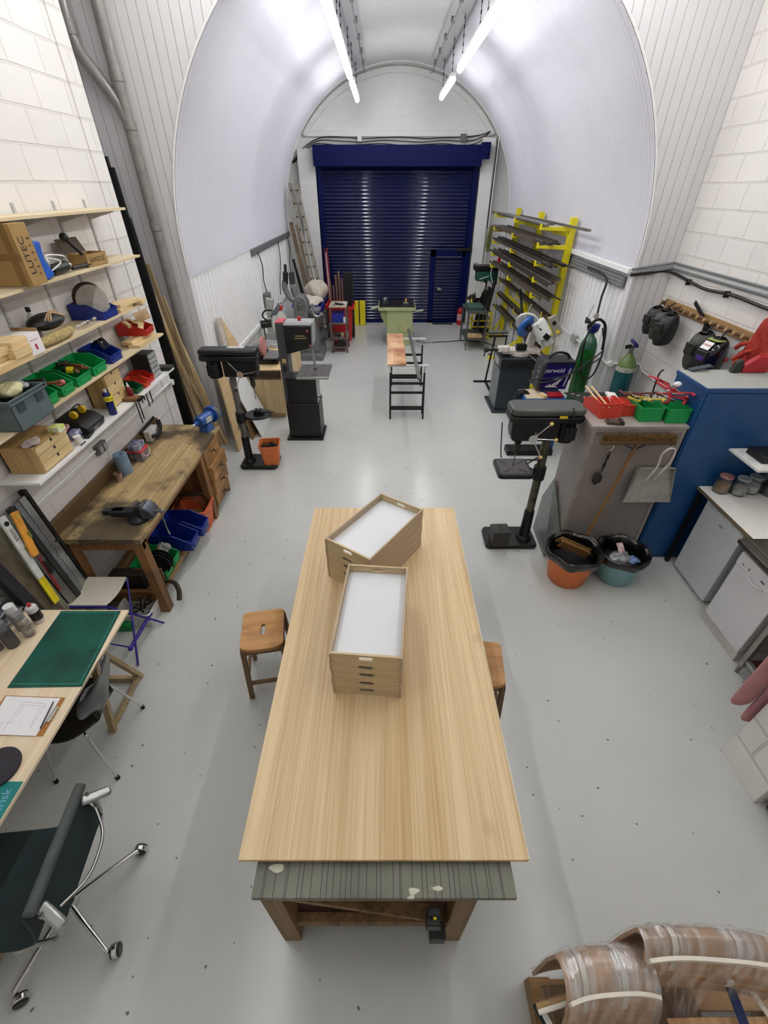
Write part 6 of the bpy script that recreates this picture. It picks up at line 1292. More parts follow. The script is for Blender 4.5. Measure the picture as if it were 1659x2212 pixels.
t = thing('roller_stand', 'dark steel roller stand beside the chop saw cabinet', 'stand', (1.98, 8.2, 0), world=True)
MB().beam((1.98, 8.5, .02), (1.98, 8.2, .95), .03, .03).build('post', DSTEEL, t); MB().beam((1.75, 8.5, .015), (2.1, 8.5, .015), .04, .03).build('foot', DSTEEL, t); MB().beam((1.98, 8.5, .015), (1.98, 7.95, .015), .04, .03).build('foot', DSTEEL, t)
MB().cyl((1.85, 8.2, 1.02), (2.2, 8.2, 1.02), .03).build('roller', M('6E6E6C', .4, .5), t); MB().beam((1.86, 8.2, .95), (2.2, 8.2, .95), .03, .03).build('yoke', DSTEEL, t); MB().beam((2.19, 8.2, .95), (2.19, 8.3, .5), .02, .02).build('side_arm', DSTEEL, t)
MB().cyl((1.98, 8.3, .6), (1.92, 8.3, .6), .012).build('clamp_knob', BLACK, t)

# ================================================================ gas bottles, welder, blue bench, plate
def bottle(label, x, y, r, h, body, neck, m_valve):
    t = thing('gas_bottle', label, 'gas bottle', (x, y, 0))
    MB().lathe([(r*.92, 0), (r, .02), (r, h-.16)], n=32).build('cylinder', body, t); MB().lathe([(r, h-.16), (r*.93, h-.1), (r*.7, h-.04), (r*.38, h), (r*.3, h+.04), (.03, h+.04)], n=32, cap=False).build('shoulder', neck, t)
    MB().lathe([(.03, h+.03), (.028, h+.1), (.035, h+.12)], n=14).build('valve', m_valve, t); return t
GBM = M('14641E', .35, var=.15, ns=6, coat=.2, name='gas_green'); BCAP = M('15207A', .35, name='blue_collar')
t = bottle('tall green gas bottle with blue collar and hoses', 2.84, 6.3, .115, 1.46, GBM, M('2F6A50', .3, var=.2, coat=.3), DSTEEL)
MB().lathe([(.045, 1.5), (.075, 1.53), (.085, 1.6), (.08, 1.605), (.065, 1.54), (.04, 1.51)], n=24).build('collar', BCAP, t)
MB().tube([(0, 0, 1.56), (-.09, -.02, 1.66), (-.14, -.02, 1.7)], .014, 8).build('regulator_arm', STEEL, t)
MB().cyl((-.15, -.05, 1.66), (-.1, -.05, 1.66), .03).build('regulator', M('4A4A48', .4, .5), t); MB().cyl((-.02, -.05, 1.72), (-.02, -.02, 1.72), .033, n=20).cyl((-.02, -.035, 1.6), (-.02, -.035, 1.7), .008).build('gauge', M('B9B6AC', .3), t); MB().ob((-.11, -.04, 1.78), (.012, .012, .16), (0, .2, 0)).build('key', M('C9C7C0', .4), t)
hm = M('101012', .5)
for k, (pts, lb) in enumerate((([(2.84+.09, 6.22, 1.58), (2.99, 6.15, 1.3), (2.93, 6.12, .98), (2.8, 6.12, .93), (2.72, 6.14, 1.2), (2.72, 6.17, 1.44)], 'black hose looped over the green gas bottle'), ([(2.76, 6.2, 1.6), (2.66, 6.1, 1.35), (2.6, 6.05, 1.1), (2.56, 6.0, .95)], 'black hose running from the green bottle to the welder'), ([(2.74, 6.25, 1.58), (2.8, 6.2, 1.68), (2.88, 6.2, 1.68), (2.96, 6.2, 1.58), (3.0, 6.2, 1.3)], 'thick black hose coiled over the blue collar'))):
    one(MB().tube(pts, .012 if k < 2 else .018, 8, smooth=6), 'hose', hm, lb, 'hose', 'hoses on the green gas bottle')
TB = M('0F5660', .4, var=.15, ns=7, coat=.15); t = bottle('shorter teal gas bottle with olive shoulder in the right corner', 3.22, 5.86, .118, 1.32, TB, M('6A8446', .4, var=.2), STEEL)
MB().cyl((0, 0, 1.47), (.02, 0, 1.49), .07, n=24).build('collar', BCAP, t, bevel=.01); MB().cyl((-.1, -.03, 1.44), (-.04, -.02, 1.45), .025).build('outlet', BLACK, t); MB().lathe([(.119, 1.13), (.1195, 1.19)], n=32, cap=False).build('paper_label', M('DAD8C8', .5, c2='5A6A60', ns=40), t)
t = thing('blue_bench', 'low blue steel bench with a wooden top beside the welder', 'bench', (2.3, 5.95, 0), world=True)
MB().box(1.93, 2.5, 5.75, 6.15, .70, .76).build('frame', M('185EA8', .4), t, bevel=.004); MB().box(1.95, 2.2, 5.78, 6.12, .761, .77).build('wood_top', WOOD('D8C8B0', 'B8A080', 0), t)
for x in (1.95, 2.45):
    for y in (5.78, 6.1): MB().beam((x, y, 0), (x, y, .7), .04, .04).build('leg', M('185EA8', .4), t)
one(MB().box(2.26, 2.46, 5.8, 5.95, .761, .80), 'red_box', M('B01A22', .4), 'flat red box on the blue bench under the welder', 'box', bevel=.004)
one(MB().ob((2.19, 5.83, .79), (.05, .12, .05), (0, 0, .3)), 'wood_block', PINE, 'short wooden block on the blue bench', 'block', bevel=.003)
WBM = M('1B1266', .35, var=.05, name='welder_purple')
t = thing('welder', 'dark purple-blue welding machine with white lettering', 'welder', (2.38, 6.08, .8), world=True)
MB().prism([(2.17, .805), (2.55, .805), (2.6, 1.17), (2.22, 1.17)], 6.02, 6.3, 'y').build('body', WBM, t, bevel=.008)
MB().prism([(2.13, .8), (2.175, .8), (2.225, 1.17), (2.2, 1.2), (2.16, 1.14)], 6.0, 6.32, 'y').build('front_panel', M('3A3A3E', .5), t, bevel=.01); MB().prism([(2.2, 1.17), (2.62, 1.17), (2.6, 1.2), (2.22, 1.2)], 6.0, 6.32, 'y').build('top_cover', M('26262A', .5), t, bevel=.008)
MB().tube([(2.28, 6.16, 1.19), (2.32, 6.16, 1.25), (2.42, 6.16, 1.275), (2.52, 6.16, 1.25), (2.57, 6.16, 1.19)], .018, 8, smooth=5).build('carry_handle', BLACK, t)
for z in (.95, 1.03, 1.1): MB().cyl((2.15+.15*(z-.8), 6.1, z), (2.11+.15*(z-.8), 6.1, z), .018).build('control_knob', M('8A8A8A', .4), t)
text('parweld', .085, basis((2.34, 6.018, 1.07), (1, 0, 0), (0, 0, 1)), WHITE, 'lettering', t, extr=.0005, shear=.1)
b = MB()
for P in ([(2.25, .835), (2.28, .87), (2.29, .85), (2.31, .89), (2.33, .86), (2.37, .9), (2.36, .87), (2.44, .835)], [(2.35, .875), (2.45, .96), (2.37, .865)], [(2.38, .87), (2.5, 1.0), (2.41, .865)], [(2.37, .955), (2.41, .99), (2.43, .95), (2.43, .94), (2.36, .94)]): b.prism(P, 6.0165, 6.0185, 'y')
for dx in (0, .016): b.prism([(2.5+dx, .85), (2.506+dx, .85), (2.55+dx, 1.1), (2.544+dx, 1.1)], 6.0165, 6.0185, 'y')
b.build('white_graphic', WHITE, t)
one(MB().tube([(2.95, 6.1, 1.3), (2.6, 5.96, 1.08), (2.3, 5.9, .97), (2.1, 5.92, .94), (2.0, 5.95, .95), (2.1, 5.97, .97), (2.4, 5.95, 1.0), (2.7, 6.0, 1.1), (2.95, 6.08, 1.22)], .009, 6, smooth=5), 'torch_cable', M('2A2A2C', .4), 'torch cable looping in front of the welder to the green bottle', 'cable')
random.seed(3); b = MB()
for k in range(9):
    c = V(1.93, 5.95, .62+.015*k); a0 = k*.5; b.tube([c+V(.085*math.cos(a)*(.8+.04*k), .03*math.sin(a+a0)*.8, .09*math.sin(a)) for a in [q*PI/8 for q in range(16)]], .011, 6, closed=True)
one(b, 'coiled_cable', M('1A1D20', .5), 'thick coil of black cable hung at the left end of the blue bench', 'cable')
t = thing('welding_table', 'dark steel plate table with white paint marks behind the cabinet', 'table', (2.9, 5.4, 0), world=True)
MB().prism([(2.42, 5.72), (3.44, 5.72), (3.44, 4.3), (2.66, 4.3), (2.6, 5.2)], .865, .88).build('steel_plate', M('3E403C', .45, .3, var=.2, c2='2A2C2A'), t, bevel=.002)
b = MB(); 
for x, y, l in ((2.55, 5.6, .04), (2.62, 5.55, .03), (2.5, 5.66, .03), (2.6, 5.36, .22), (2.9, 5.36, .12), (2.7, 5.58, .05)): b.box(x, x+l, y, y+.014, .8802, .881)
b.build('paint_mark', WHITE, t)
for x, y in ((2.7, 4.4), (3.38, 4.4), (2.6, 5.6), (3.38, 5.6)): MB().beam((x, y, 0), (x, y, .865), .05, .05).build('leg', DSTEEL, t)
t = thing('floor_cable', 'black cable looping on the floor behind the right drill', 'cable', (1.75, 4.9, 0), world=True); MB().tube([(1.62, 5.6, .5), (1.66, 5.5, .012), (1.75, 5.42, .012), (2.2, 5.4, .012), (2.05, 5.15, .012), (1.98, 5.3, .012), (2.2, 5.5, .012)], .009, 6, smooth=6).build('cable', CORD, t)
one(MB().box(1.75, 2.4, 5.55, 5.74, .001, .09), 'black_plinth', BLACK, 'low black plinth on the floor below the blue bench', 'base', bevel=.01)

# ================================================================ taupe cabinet, broom, brush, dustpan
TP = M('8E8580', .45, var=.04, name='taupe_enamel')
t = thing('steel_cupboard', 'taupe steel cupboard with broom and dustpan hung on its side', 'cupboard', (2.16, 3.65, 0), world=True)
MB().box(1.765, 2.56, 3.41, 3.88, 0, 1.46).build('carcass', TP, t, bevel=.004); MB().box(1.755, 2.57, 3.4, 3.89, 1.46, 1.49).build('top', M('A39A94', .45, var=.05), t, bevel=.003)
b = MB(); b.box(1.765, 1.8, 3.402, 3.41, .02, 1.46); b.box(2.525, 2.56, 3.402, 3.41, .02, 1.46); b.box(1.8, 2.525, 3.402, 3.41, 1.43, 1.46); b.build('side_flange', M('9A918B', .45), t, bevel=.002)
t = thing('broom', 'wide bristle broom hung upside down on the taupe cupboard', 'broom', (2.12, 3.34, .0), world=True)
MB().box(1.82, 2.45, 3.30, 3.36, 1.365, 1.395).build('head', WOOD('6A4A2C', '4C3420', 0), t, bevel=.006)
random.seed(9); b = MB()
for i in range(120):
    for j in range(4):
        x = 1.83+.61*i/119; y = 3.31+.013*j; b.cyl((x, y, 1.39), (x+random.uniform(-.012, .012), y+random.uniform(-.02, .015), 1.45+random.uniform(-.012, .012)), .0035, .002, n=4)
b.build('bristles', M('8E6A38', .8, c2='4A3218', ns=30), t, kind='stuff')
MB().cyl((2.14, 3.335, 1.37), (1.93, 3.3, .12), .014).build('handle', WOOD('8E6638', '6C4826', 2), t)
b = MB(); b.tube([(2.0, 3.345, 1.372), (2.06, 3.34, 1.34), (2.13, 3.335, 1.31)], .006, 6); b.tube([(2.28, 3.345, 1.372), (2.2, 3.34, 1.34), (2.14, 3.335, 1.31)], .006, 6); b.build('brace', BLACK, t)
t = thing('hand_brush', 'small wire hand brush hanging by a black strap', 'brush', (1.96, 3.37, 1.0), world=True)
MB().tube([(1.965, 3.385, 1.35), (1.97, 3.37, 1.31), (1.95, 3.37, 1.27)], .004, 6).build('hook', CHROME, t); b = MB()
for k in range(5): b.ob((1.955-.004*k, 3.372, 1.25-.04*k), (.02 if k % 2 else .01, .01, .045))
b.build('strap', BLACK, t); MB().ball((1.92, 3.37, .995), .045, (1., .5, 1.5)).build('brush_head', M('2A2624', .7), t); MB().cyl((1.945, 3.365, 1.06), (1.93, 3.36, .93), .008).build('brush_edge', ALU, t)
AL2 = M('B3B2AA', .4, .5, var=.12, name='dull_aluminium')
t = thing('dustpan', 'aluminium dustpan hanging on the taupe cupboard', 'dustpan', (2.38, 3.37, .8), world=True)
z0, z1 = .78, 1.1
MB().rings([[V(2.19, 3.30, z0), V(2.62, 3.30, z0), V(2.56, 3.385, z1), V(2.25, 3.385, z1)], [V(2.19, 3.308, z0-.004), V(2.62, 3.308, z0-.004), V(2.56, 3.393, z1), V(2.25, 3.393, z1)]]).build('pan', AL2, t, smooth=False)
b = MB(); b.rings([[V(2.25, 3.385, z1), V(2.56, 3.385, z1), V(2.56, 3.33, z1+.02), V(2.25, 3.33, z1+.02)], [V(2.25, 3.39, z1), V(2.56, 3.39, z1), V(2.56, 3.334, z1+.024), V(2.25, 3.334, z1+.024)]])
for s, x0, x1 in ((1, 2.62, 2.56), (-1, 2.19, 2.25)): b.rings([[V(x0, 3.30, z0), V(x1, 3.385, z1), V(x1, 3.33, z1+.02)], [V(x0+s*.003, 3.30, z0), V(x1+s*.003, 3.385, z1), V(x1+s*.003, 3.33, z1+.02)]])
b.build('rim', AL2, t)
MB().tube([(2.345, 3.34, .99), (2.35, 3.31, 1.08), (2.375, 3.31, 1.16), (2.37, 3.31, 1.27), (2.40, 3.30, 1.33), (2.45, 3.30, 1.33), (2.475, 3.31, 1.27), (2.46, 3.31, 1.17), (2.42, 3.31, 1.08), (2.415, 3.34, .99)], .009, 8, smooth=5).build('handle', M('DAD8D2', .35, .3), t)
MB().tube([(2.425, 3.4, 1.35), (2.425, 3.32, 1.35), (2.425, 3.3, 1.325)], .004, 6).build('hook', CHROME, t)
# bins and clutter on the cupboard
ZT = 1.491
def bin2(x, y, w_, d, h, mt, lb, rz=.0): return linbin((x, y, ZT), rz, w_, d, h, mt, lb, 'bins on the taupe cupboard')
bin2(1.91, 3.53, .2, .3, .13, M('D8402E', .4, var=.06), 'red bin at the left front of the taupe cupboard', PI+.12).location = (1.92, 3.86, ZT)
bin2(2.07, 3.55, .16, .3, .1, M('D0402E', .4, var=.06), 'second red bin on the taupe cupboard holding papers', PI+.05).location = (2.09, 3.9, ZT)
bin2(2.26, 3.5, .19, .34, .12, GR2, 'green bin with yellow pliers on the taupe cupboard', PI).location = (2.27, 3.83, ZT)
bin2(2.47, 3.46, .19, .34, .12, GR2, 'green bin heaped with red clamps on the taupe cupboard', PI).location = (2.48, 3.8, ZT)
one(MB().ob((2.06, 3.8, ZT+.09), (.1, .14, .02), (.3, .2, .2)), 'paper_bundle', WHITE, 'folded white papers in the second red bin', 'paper', bevel=.002)
for k in range(2): one(MB().beam((1.87+.05*k, 3.55, ZT+.1), (1.83+.05*k, 3.9, ZT+.16), .012, .012), 'wooden_strip', PINE, ['left wooden strip lying in the red bin', 'right wooden strip lying in the red bin'][k], 'stick', 'strips in the red bin')
t = thing('magnet_block', 'dark metal block at the front edge of the taupe cupboard', 'metal part', (1.96, 3.46, ZT), -.2); MB().box(-.07, .07, -.04, .04, 0, .025).build('block', M('5A4E44', .4, .4), t, bevel=.004); MB().box(-.05, .0, -.03, .03, .025, .032).build('insert', STEEL, t); MB().box(.03, .06, -.045, .04, .025, .034).build('insert', BLACK, t)
def fclamp(p, rot, lb, mt, L=.17, grp='red clamps in the green bin'):
    t = thing('clamp', lb, 'clamp', p, rot=rot, group=grp); MB().beam((-L/2, 0, 0), (L/2, 0, 0), .02, .012).build('bar', mt, t, bevel=.002); MB().beam((-L/2, 0, 0), (-L/2+.01, .1, 0), .02, .016).build('fixed_jaw', mt, t, bevel=.003); MB().beam((L*.2, 0, 0), (L*.22, .1, 0), .02, .016).build('sliding_jaw', mt, t, bevel=.003); MB().cyl((L*.22-.04, .09, 0), (L*.22+.05, .09, 0), .007).build('screw', STEEL, t)
random.seed(17); RC = M('C8323A', .4, var=.08)
for k in range(7): fclamp((2.46+random.uniform(-.05, .06), 3.66+random.uniform(-.09, .09), ZT+.13+.022*k), (random.uniform(-.5, .5), random.uniform(-.4, .4), random.uniform(0, 3)), ['lowest red clamp in the heap', 'second red clamp of the heap', 'third red clamp of the heap', 'red clamp pointing left out of the bin', 'red clamp near the top of the heap', 'red clamp crossing the top of the heap', 'topmost red clamp of the heap'][k], RC)
for k in range(3): fclamp((2.25+.03*k, 3.7-.05*k, ZT+.12+.02*k), (.2, .1*k, 1+.8*k), ['yellow pliers at the left of the first green bin', 'yellow grips in the first green bin', 'yellow grips on top of the first green bin'][k], M('D8C04A', .45), .15, 'yellow tools in the green bin')
for k in range(3): fclamp((2.22+.05*k, 3.78, ZT+.11+.015*k), (.1, .3, .4+k), ['dark red tool in the first green bin, left', 'dark red tool in the first green bin, middle', 'dark red tool in the first green bin, right'][k], M('6A2A28', .5), .16, 'dark tools in the green bin')
one(MB().tube([(2.42, 3.82, ZT+.005), (2.42, 3.84, ZT+.2), (2.43, 3.85, ZT+.3), (2.46, 3.86, ZT+.32)], .008, 6, smooth=4), 'hook', DSTEEL, 'dark hook sticking up behind the red clamps', 'hook')
one(MB().ball((2.47, 3.62, ZT+.28), .03, (1.2, .8, .8)), 'white_grip', WHITE, 'white plastic grip on the red clamps', 'grip')

# ================================================================ blue cabinet and helmets
BC = M('174A80', .4, var=.05, name='cabinet_blue')
t = thing('blue_cabinet', 'tall blue steel cabinet with a pale grey top', 'cabinet', (3.0, 3.63, 0), world=True)
MB().box(2.585, 3.46, 3.41, 3.85, 0, 1.78).build('carcass', BC, t, bevel=.004); MB().box(2.578, 3.465, 3.402, 3.856, 1.78, 1.815).build('top_rim', BC, t, bevel=.003); MB().box(2.584, 3.46, 3.41, 3.85, 1.8155, 1.8175).build('top_sheet', M('A9ABA6', .5, var=.05), t)
MB().box(2.6, 3.45, 3.400, 3.41, .04, 1.77).build('front_panel', M('0F4478', .4, var=.06, c2='144C80'), t, bevel=.003)
t = thing('hand_tool', 'red angular tool with dark jaw on top of the blue cabinet', 'tool', (3.1, 3.75, 1.818), world=True)
MB().prism([(3.08, 1.82), (3.3, 1.82), (3.3, 1.95), (3.18, 1.96), (3.08, 1.88)], 3.76, 3.81, 'y').build('body', M('B8202C', .4), t, bevel=.008); MB().prism([(2.99, 1.82), (3.07, 1.82), (3.07, 1.9), (3.05, 1.93), (3.01, 1.91)], 3.76, 3.81, 'y').build('jaw', M('2E2C26', .5), t, bevel=.006)
one(MB().beam((2.66, 3.82, 1.825), (2.84, 3.83, 1.86), .06, .012), 'steel_strip', M('3A4650', .4, .4), 'short dark strip lying at the back of the blue cabinet top', 'strip')
PG = WOOD('9A7850', '74563A', 1)
t = thing('peg_rail', 'wooden peg rail with round pegs on the right wall', 'peg rail', (XR, 5.1, 1.95), world=True)
MB().box(XR-.022, XR-.001, 4.0, 5.93, 1.90, 2.0).build('rail', WOOD('A98658', '84643E', 1), t, bevel=.003)
PY = [5.82+.0-.125*k for k in range(14)]
for y in PY: MB().cyl((XR-.022, y, 1.945), (XR-.13, y, 1.98), .02, .022, n=14).build('peg', PG, t)
def helmet(label, y, z, s, mt, kind):
    t = thing('welding_mask', label, 'welding mask', (XR-.2, y, z), rot=(0, 0, .25)); R = []
    for i, (h, rx, ry) in enumerate(((.30, .05, .07), (.28, .09, .10), (.22, .12, .12), (.14, .135, .125), (.06, .14, .122), (-.02, .125, .11), (-.06, .10, .09))):
        R.append([Vector((-s*rx*math.cos(a)*1., s*ry*math.sin(a), s*(h-.02*math.cos(a)))) for a in [PI*2*k/22 for k in range(22)]])
    MB().rings(R, cap=False).build('shell', mt, t, sub=1)
    MB().rings([[Vector((-s*.045*math.cos(a)+.0, s*.06*math.sin(a), s*.305)) for a in [PI*2*k/16 for k in range(16)]], [Vector((-s*.045*math.cos(a), s*.06*math.sin(a), s*.302)) for a in [PI*2*k/16 for k in range(16)]]]).build('lining', BLACK, t)
    f = MB().ob((-s*.135, 0, s*.14), (.02, .13*s, .12*s)).build('window_frame', M('1A1A1C', .3), t, bevel=.008); MB().ob((-s*.135-.012, 0, s*.13), (.004, .09*s, .045*s)).build('lens', M('4A2A8A', .15, coat=.5) if kind == 2 else M('2A2C26', .15), f, bevel=.001)
    MB().tube([(0, 0, s*.3), (.05, .0, s*.36), (.1, .0, s*.38)], .008, 6, smooth=3).build('head_strap', BLACK, t); return t
MK = M('1C1C1B', .5, var=.1); MG = M('3A3A38', .5, var=.1)
helmet('black welding mask at the left end of the peg rail', 5.74, 1.70, .8, MK, 0); helmet('grey-black welding mask second on the peg rail', 5.55, 1.69, .85, MG, 0)
helmet('plain black welding mask third on the peg rail', 5.42, 1.66, .9, MK, 0); helmet('grey-topped welding mask left of the one with the white sticker', 4.72, 1.62, .95, MG, 1)
t = helmet('black welding mask with lime top, purple lens and white sticker', 4.5, 1.6, 1.0, M('0C0A1E', .15, coat=.6), 2)
MB().prism([(-.08, -.06), (-.03, -.08), (.03, -.075), (.03, .075), (-.03, .08), (-.08, .06)], .288, .302).build('lime_cap', M('9AAA5A', .5), t, bevel=.01)
st = MB().rings([[V(-.138, -.05, .215), V(-.138, .05, .215), V(-.09, .05, .28), V(-.09, -.05, .28)], [V(-.142, -.05, .218), V(-.142, .05, .218), V(-.094, .05, .283), V(-.094, -.05, .283)]]).build('white_sticker', WHITE, t)
text('STRAVA', .026, basis((-.1195, 0, .2525), (0, -1, 0), (.6, 0, .8)), M('D0402E', .5), 'sticker_lettering', t, extr=.0006)
MB().ob((.05, -.125, .13), (.05, .004, .04)).build('red_sticker', M('C0303A', .5), t)
t = thing('try_square', 'long black steel square hanging on the peg rail', 'square', (XR-.08, 5.0, 1.6), world=True); MB().beam((XR-.06, 5.3, 2.08), (XR-.06, 4.9, 1.9), .04, .01, up=(1, 0, 0)).build('short_arm', BLACKM, t); MB().beam((XR-.08, 4.95, 1.95), (XR-.06, 4.98, 1.42), .04, .01, up=(1, 0, 0)).build('long_arm', BLACKM, t)
one(MB().beam((XR-.09, 4.9, 1.92), (XR-.05, 5.03, 1.4), .03, .008, up=(1, 0, 0)), 'steel_rule', DSTEEL, 'dark steel rule hanging beside the black square', 'rule')
# red gauntlets
def glove(label, y, z, rz, flip):
    t = thing('leather_glove', label, 'glove', (XR-.15, y, z), rot=(.35*flip, 0, rz), group='red leather gauntlets on the peg rail'); G_ = M('8E1410', .75, var=.2, ns=9, bmp=.4, bs=80, c2='B03A1E')
    R = []
    for h, a, b_ in ((.30, .035, .105), (.22, .035, .10), (.14, .03, .085), (.06, .028, .07), (-.02, .028, .065), (-.06, .022, .05)): R.append([Vector((a*math.cos(q), b_*math.sin(q), h)) for q in [2*PI*k/18 for k in range(18)]])
    MB().rings(R).build('cuff', G_, t, sub=1)
    for k, (yy, L) in enumerate(((-.045, .1), (-.017, .125), (.013, .12), (.042, .095))): MB().tube([(0, yy, -.03), (-.01, yy*1.2, -.03-L*.5), (-.03, yy*1.3, -.03-L)], [.02]*3, 8).ball((-.03, yy*1.3, -.03-L), .02).build('finger', G_, t)
    MB().tube([(0, .06*flip, .04), (-.02, .1*flip, .0), (-.03, .11*flip, -.04)], .02, 8).ball((-.03, .11*flip, -.04), .02).build('thumb', G_, t); return t
glove('left red leather gauntlet at the right end of the peg rail', 4.12, 1.9, .2, 1); glove('right red leather gauntlet at the picture edge', 3.95, 1.93, -.2, -1); glove('red leather gauntlet hanging behind the front pair', 4.03, 1.86, .9, 1)

# ================================================================ tubs with liners
def flex_tub(label, c, r, h, mt, tilt, seed):
    t = thing('rubber_tub', label, 'tub', c, rot=tilt)
    MB().lathe([(r*.68, 0), (r*.72, .01), (r*.98, h), (r*1.03, h+.008), (r*1.03, h-.012), (r*.96, h-.012), (r*.7, .02), (.001, .02)], n=40).build('body', mt, t)
    random.seed(seed); R = []; n = 44
    for (f, z) in ((.72, h*.5), (.80, h*.8), (.90, h*1.04), (1.05, h*1.09), (1.12, h*1.02), (1.10, h*.94), (1.06, h*.84)):
        R.append([Vector((r*f*(1+.025*math.sin(7*a+z*30)+random.uniform(-.018, .018))*math.cos(a), r*f*(1+.025*math.sin(5*a+z*20)+random.uniform(-.018, .018))*math.sin(a), z+.014*math.sin(6*a+seed)+random.uniform(-.006, .006))) for a in [2*PI*k/n for k in range(n)]])
    MB().rings(R, cap=False).build('bin_liner', M('0B0B0C', .18, var=.05, bmp=.6, bs=30, coat=.4, name='bin_liner_black'), t, sub=1)
    MB().lathe([(r*.76, h*.6), (.001, h*.5)], n=30, cap=False).build('liner_bottom', BLACK, t); return t
flex_tub('orange rubber tub with black liner and folded cardboard', (1.79, 3.12, .001), .24, .36, M('E2762E', .45, var=.04), (0, 0, 0), 4)
flex_tub('pale blue rubber tub with black liner and plastic rubbish', (2.27, 3.13, .001), .22, .33, M('86B4B8', .45, var=.04), (0, 0, 0), 7)
CBD = M('8A6434', .7, var=.1); 
t = thing('cardboard_sheet', 'folded brown cardboard standing in the orange tub', 'cardboard', (1.76, 3.13, .2), world=True); MB().prism([(1.6, .44), (1.66, .49), (1.98, .33), (1.92, .27)], 3.15, 3.158, 'y').build('panel', CBD, t); MB().prism([(1.6, .43), (1.65, .48), (1.95, .33), (1.9, .28)], 3.09, 3.097, 'y').build('panel', M('6E4C22', .7), t); MB().beam((1.64, 3.125, .475), (1.95, 3.125, .32), .06, .004).build('edge_fold', CBD, t)
cloth((2.24, 3.1, .28), .085, (1.3, 1, .5), M('B4B6BA', .2, var=.3, ns=30, trans=.3, coat=.5), 'crumpled clear plastic in the pale blue tub', 14, 'rubbish', 'plastic_film')
cloth((2.34, 3.06, .28), .05, (1.3, 1, .6), M('7A92C8', .4, var=.2), 'pale blue crumpled cloth in the pale blue tub', 15, 'rubbish', 'cloth')
one(MB().ob((2.25, 3.16, .345), (.08, .004, .1), (-.9, .2, .3)), 'card_label', M('E6E0DC', .5, c2='B83A34', ns=25), 'white and red printed card on the rubbish in the pale blue tub', 'card')

# ================================================================ kitchen corner
t = thing('kitchen_worktop', 'white kitchen worktop beside the blue cabinet', 'worktop', (3.2, 3.0, .88), world=True)
MB().box(2.885, XR-.01, 2.62, 3.39, .87, .9).build('top', M('E9E8E2', .3, var=.01), t, bevel=.003); MB().box(2.882, 2.886, 2.62, 3.39, .868, .898).build('edging', M('7A6A52', .5), t)
for x, y in ((2.9, 3.36), (3.45, 3.36)): MB().box(x, x+.035, y-.02, y+.015, 0, .87).build('leg', BLACK, t)
one(MB().box(2.97, XR-.01, 3.0, 3.37, 1.28, 1.30), 'wall_shelf', M('EDECE8', .3), 'short white shelf above the jars at the picture edge', 'shelf', bevel=.002)
one(MB().box(3.06, 3.3, 3.1, 3.3, 1.3005, 1.36), 'black_tray', BLACK, 'black tray on the short shelf', 'tray', bevel=.008)
GL = M('F4F8FA', .04, trans=.97, var=.0, name='jar_glass')
def jar(label, x, y, fill, lid, fh):
    t = thing('glass_jar', label, 'jar', (x, y, .901), group='clip-top jars on the white worktop')
    MB().lathe([(.05, 0), (.062, .01), (.062, .11), (.05, .135), (.05, .15), (.047, .15), (.047, .135), (.058, .11), (.058, .012), (.001, .008)], n=28).build('glass', GL, t)
    MB().lathe([(.052, .012), (.055, .02), (.055, fh), (.03, fh+.012), (.001, fh+.01)], n=24).build('contents', fill, t); MB().lathe([(.054, .151), (.056, .162), (.05, .168), (.001, .166)], n=24).build('lid', lid, t); MB().tube([(.06, 0, .14), (.066, .0, .16), (.06, .02, .165)], .002, 6).build('wire_clip', CHROME, t); return t
jar('glass jar of biscuits with copper-coloured lid', 3.02, 3.3, M('A87A44', .7, var=.2, ns=60), M('C08A80', .3, trans=.4), .085)
jar('glass jar of tea bags next to the biscuit jar', 3.15, 3.26, M('C9C2BA', .7, var=.2, ns=60), M('C4CACC', .2, trans=.5), .08); jar('glass jar of sugar, third on the worktop', 3.28, 3.29, M('D8D6D2', .7, var=.1), M('C4CACC', .2, trans=.5), .08); jar('glass jar of dark coffee at the picture edge', 3.42, 3.25, M('2A1C14', .7), M('8A9498', .2, trans=.5), .09)
t = thing('fridge', 'white under-counter fridge below the worktop', 'fridge', (3.2, 3.02, 0), world=True); FR = M('D2D4D8', .35, var=.02)
MB().box(2.99, XR-.02, 2.78, 3.26, .02, .8).build('body', FR, t, bevel=.006); MB().box(2.935, 2.985, 2.77, 3.27, .03, .8).build('door', FR, t, bevel=.006); MB().box(2.93, XR-.02, 2.77, 3.27, .801, .825).build('top', M('DADBDD', .35), t, bevel=.008); MB().box(2.932, 2.936, 2.98, 3.03, .72, .73).build('badge', M('8A8C90', .4), t)
MB().box(3.0, 3.4, 2.8, 3.24, 0, .02).build('plinth', BLACK, t)
t = thing('dishwasher', 'white slimline dishwasher below the sink', 'dishwasher', (3.1, 2.37, 0), world=True); DW = M('DDDDE0', .35, var=.02)
MB().box(2.87, XR-.02, 2.16, 2.6, .1, .8).build('body', M('B9BABC', .4), t, bevel=.004); MB().box(2.83, 2.87, 2.16, 2.6, .1, .68).build('door', DW, t, bevel=.006); cp_ = MB().box(2.822, 2.87, 2.16, 2.6, .685, .8).build('control_panel', DW, t, bevel=.006)
MB().box(2.84, 3.3, 2.16, 2.6, 0, .095).build('plinth', M('CFCBC6', .5, var=.1), t, bevel=.003)
b = MB(); b.box(2.8205, 2.8225, 2.52, 2.545, .72, .728); b.box(2.8205, 2.8225, 2.46, 2.47, .72, .74); b.box(2.8205, 2.8225, 2.3, 2.34, .73, .742); b.cyl((2.822, 2.22, .74), (2.812, 2.22, .74), .012); b.build('markings', M('4A4C50', .5), cp_); MB().tube([(2.828, 2.47, .685), (2.822, 2.38, .66), (2.828, 2.29, .685)], .008, 6, smooth=5).build('grip_rim', DW, t)
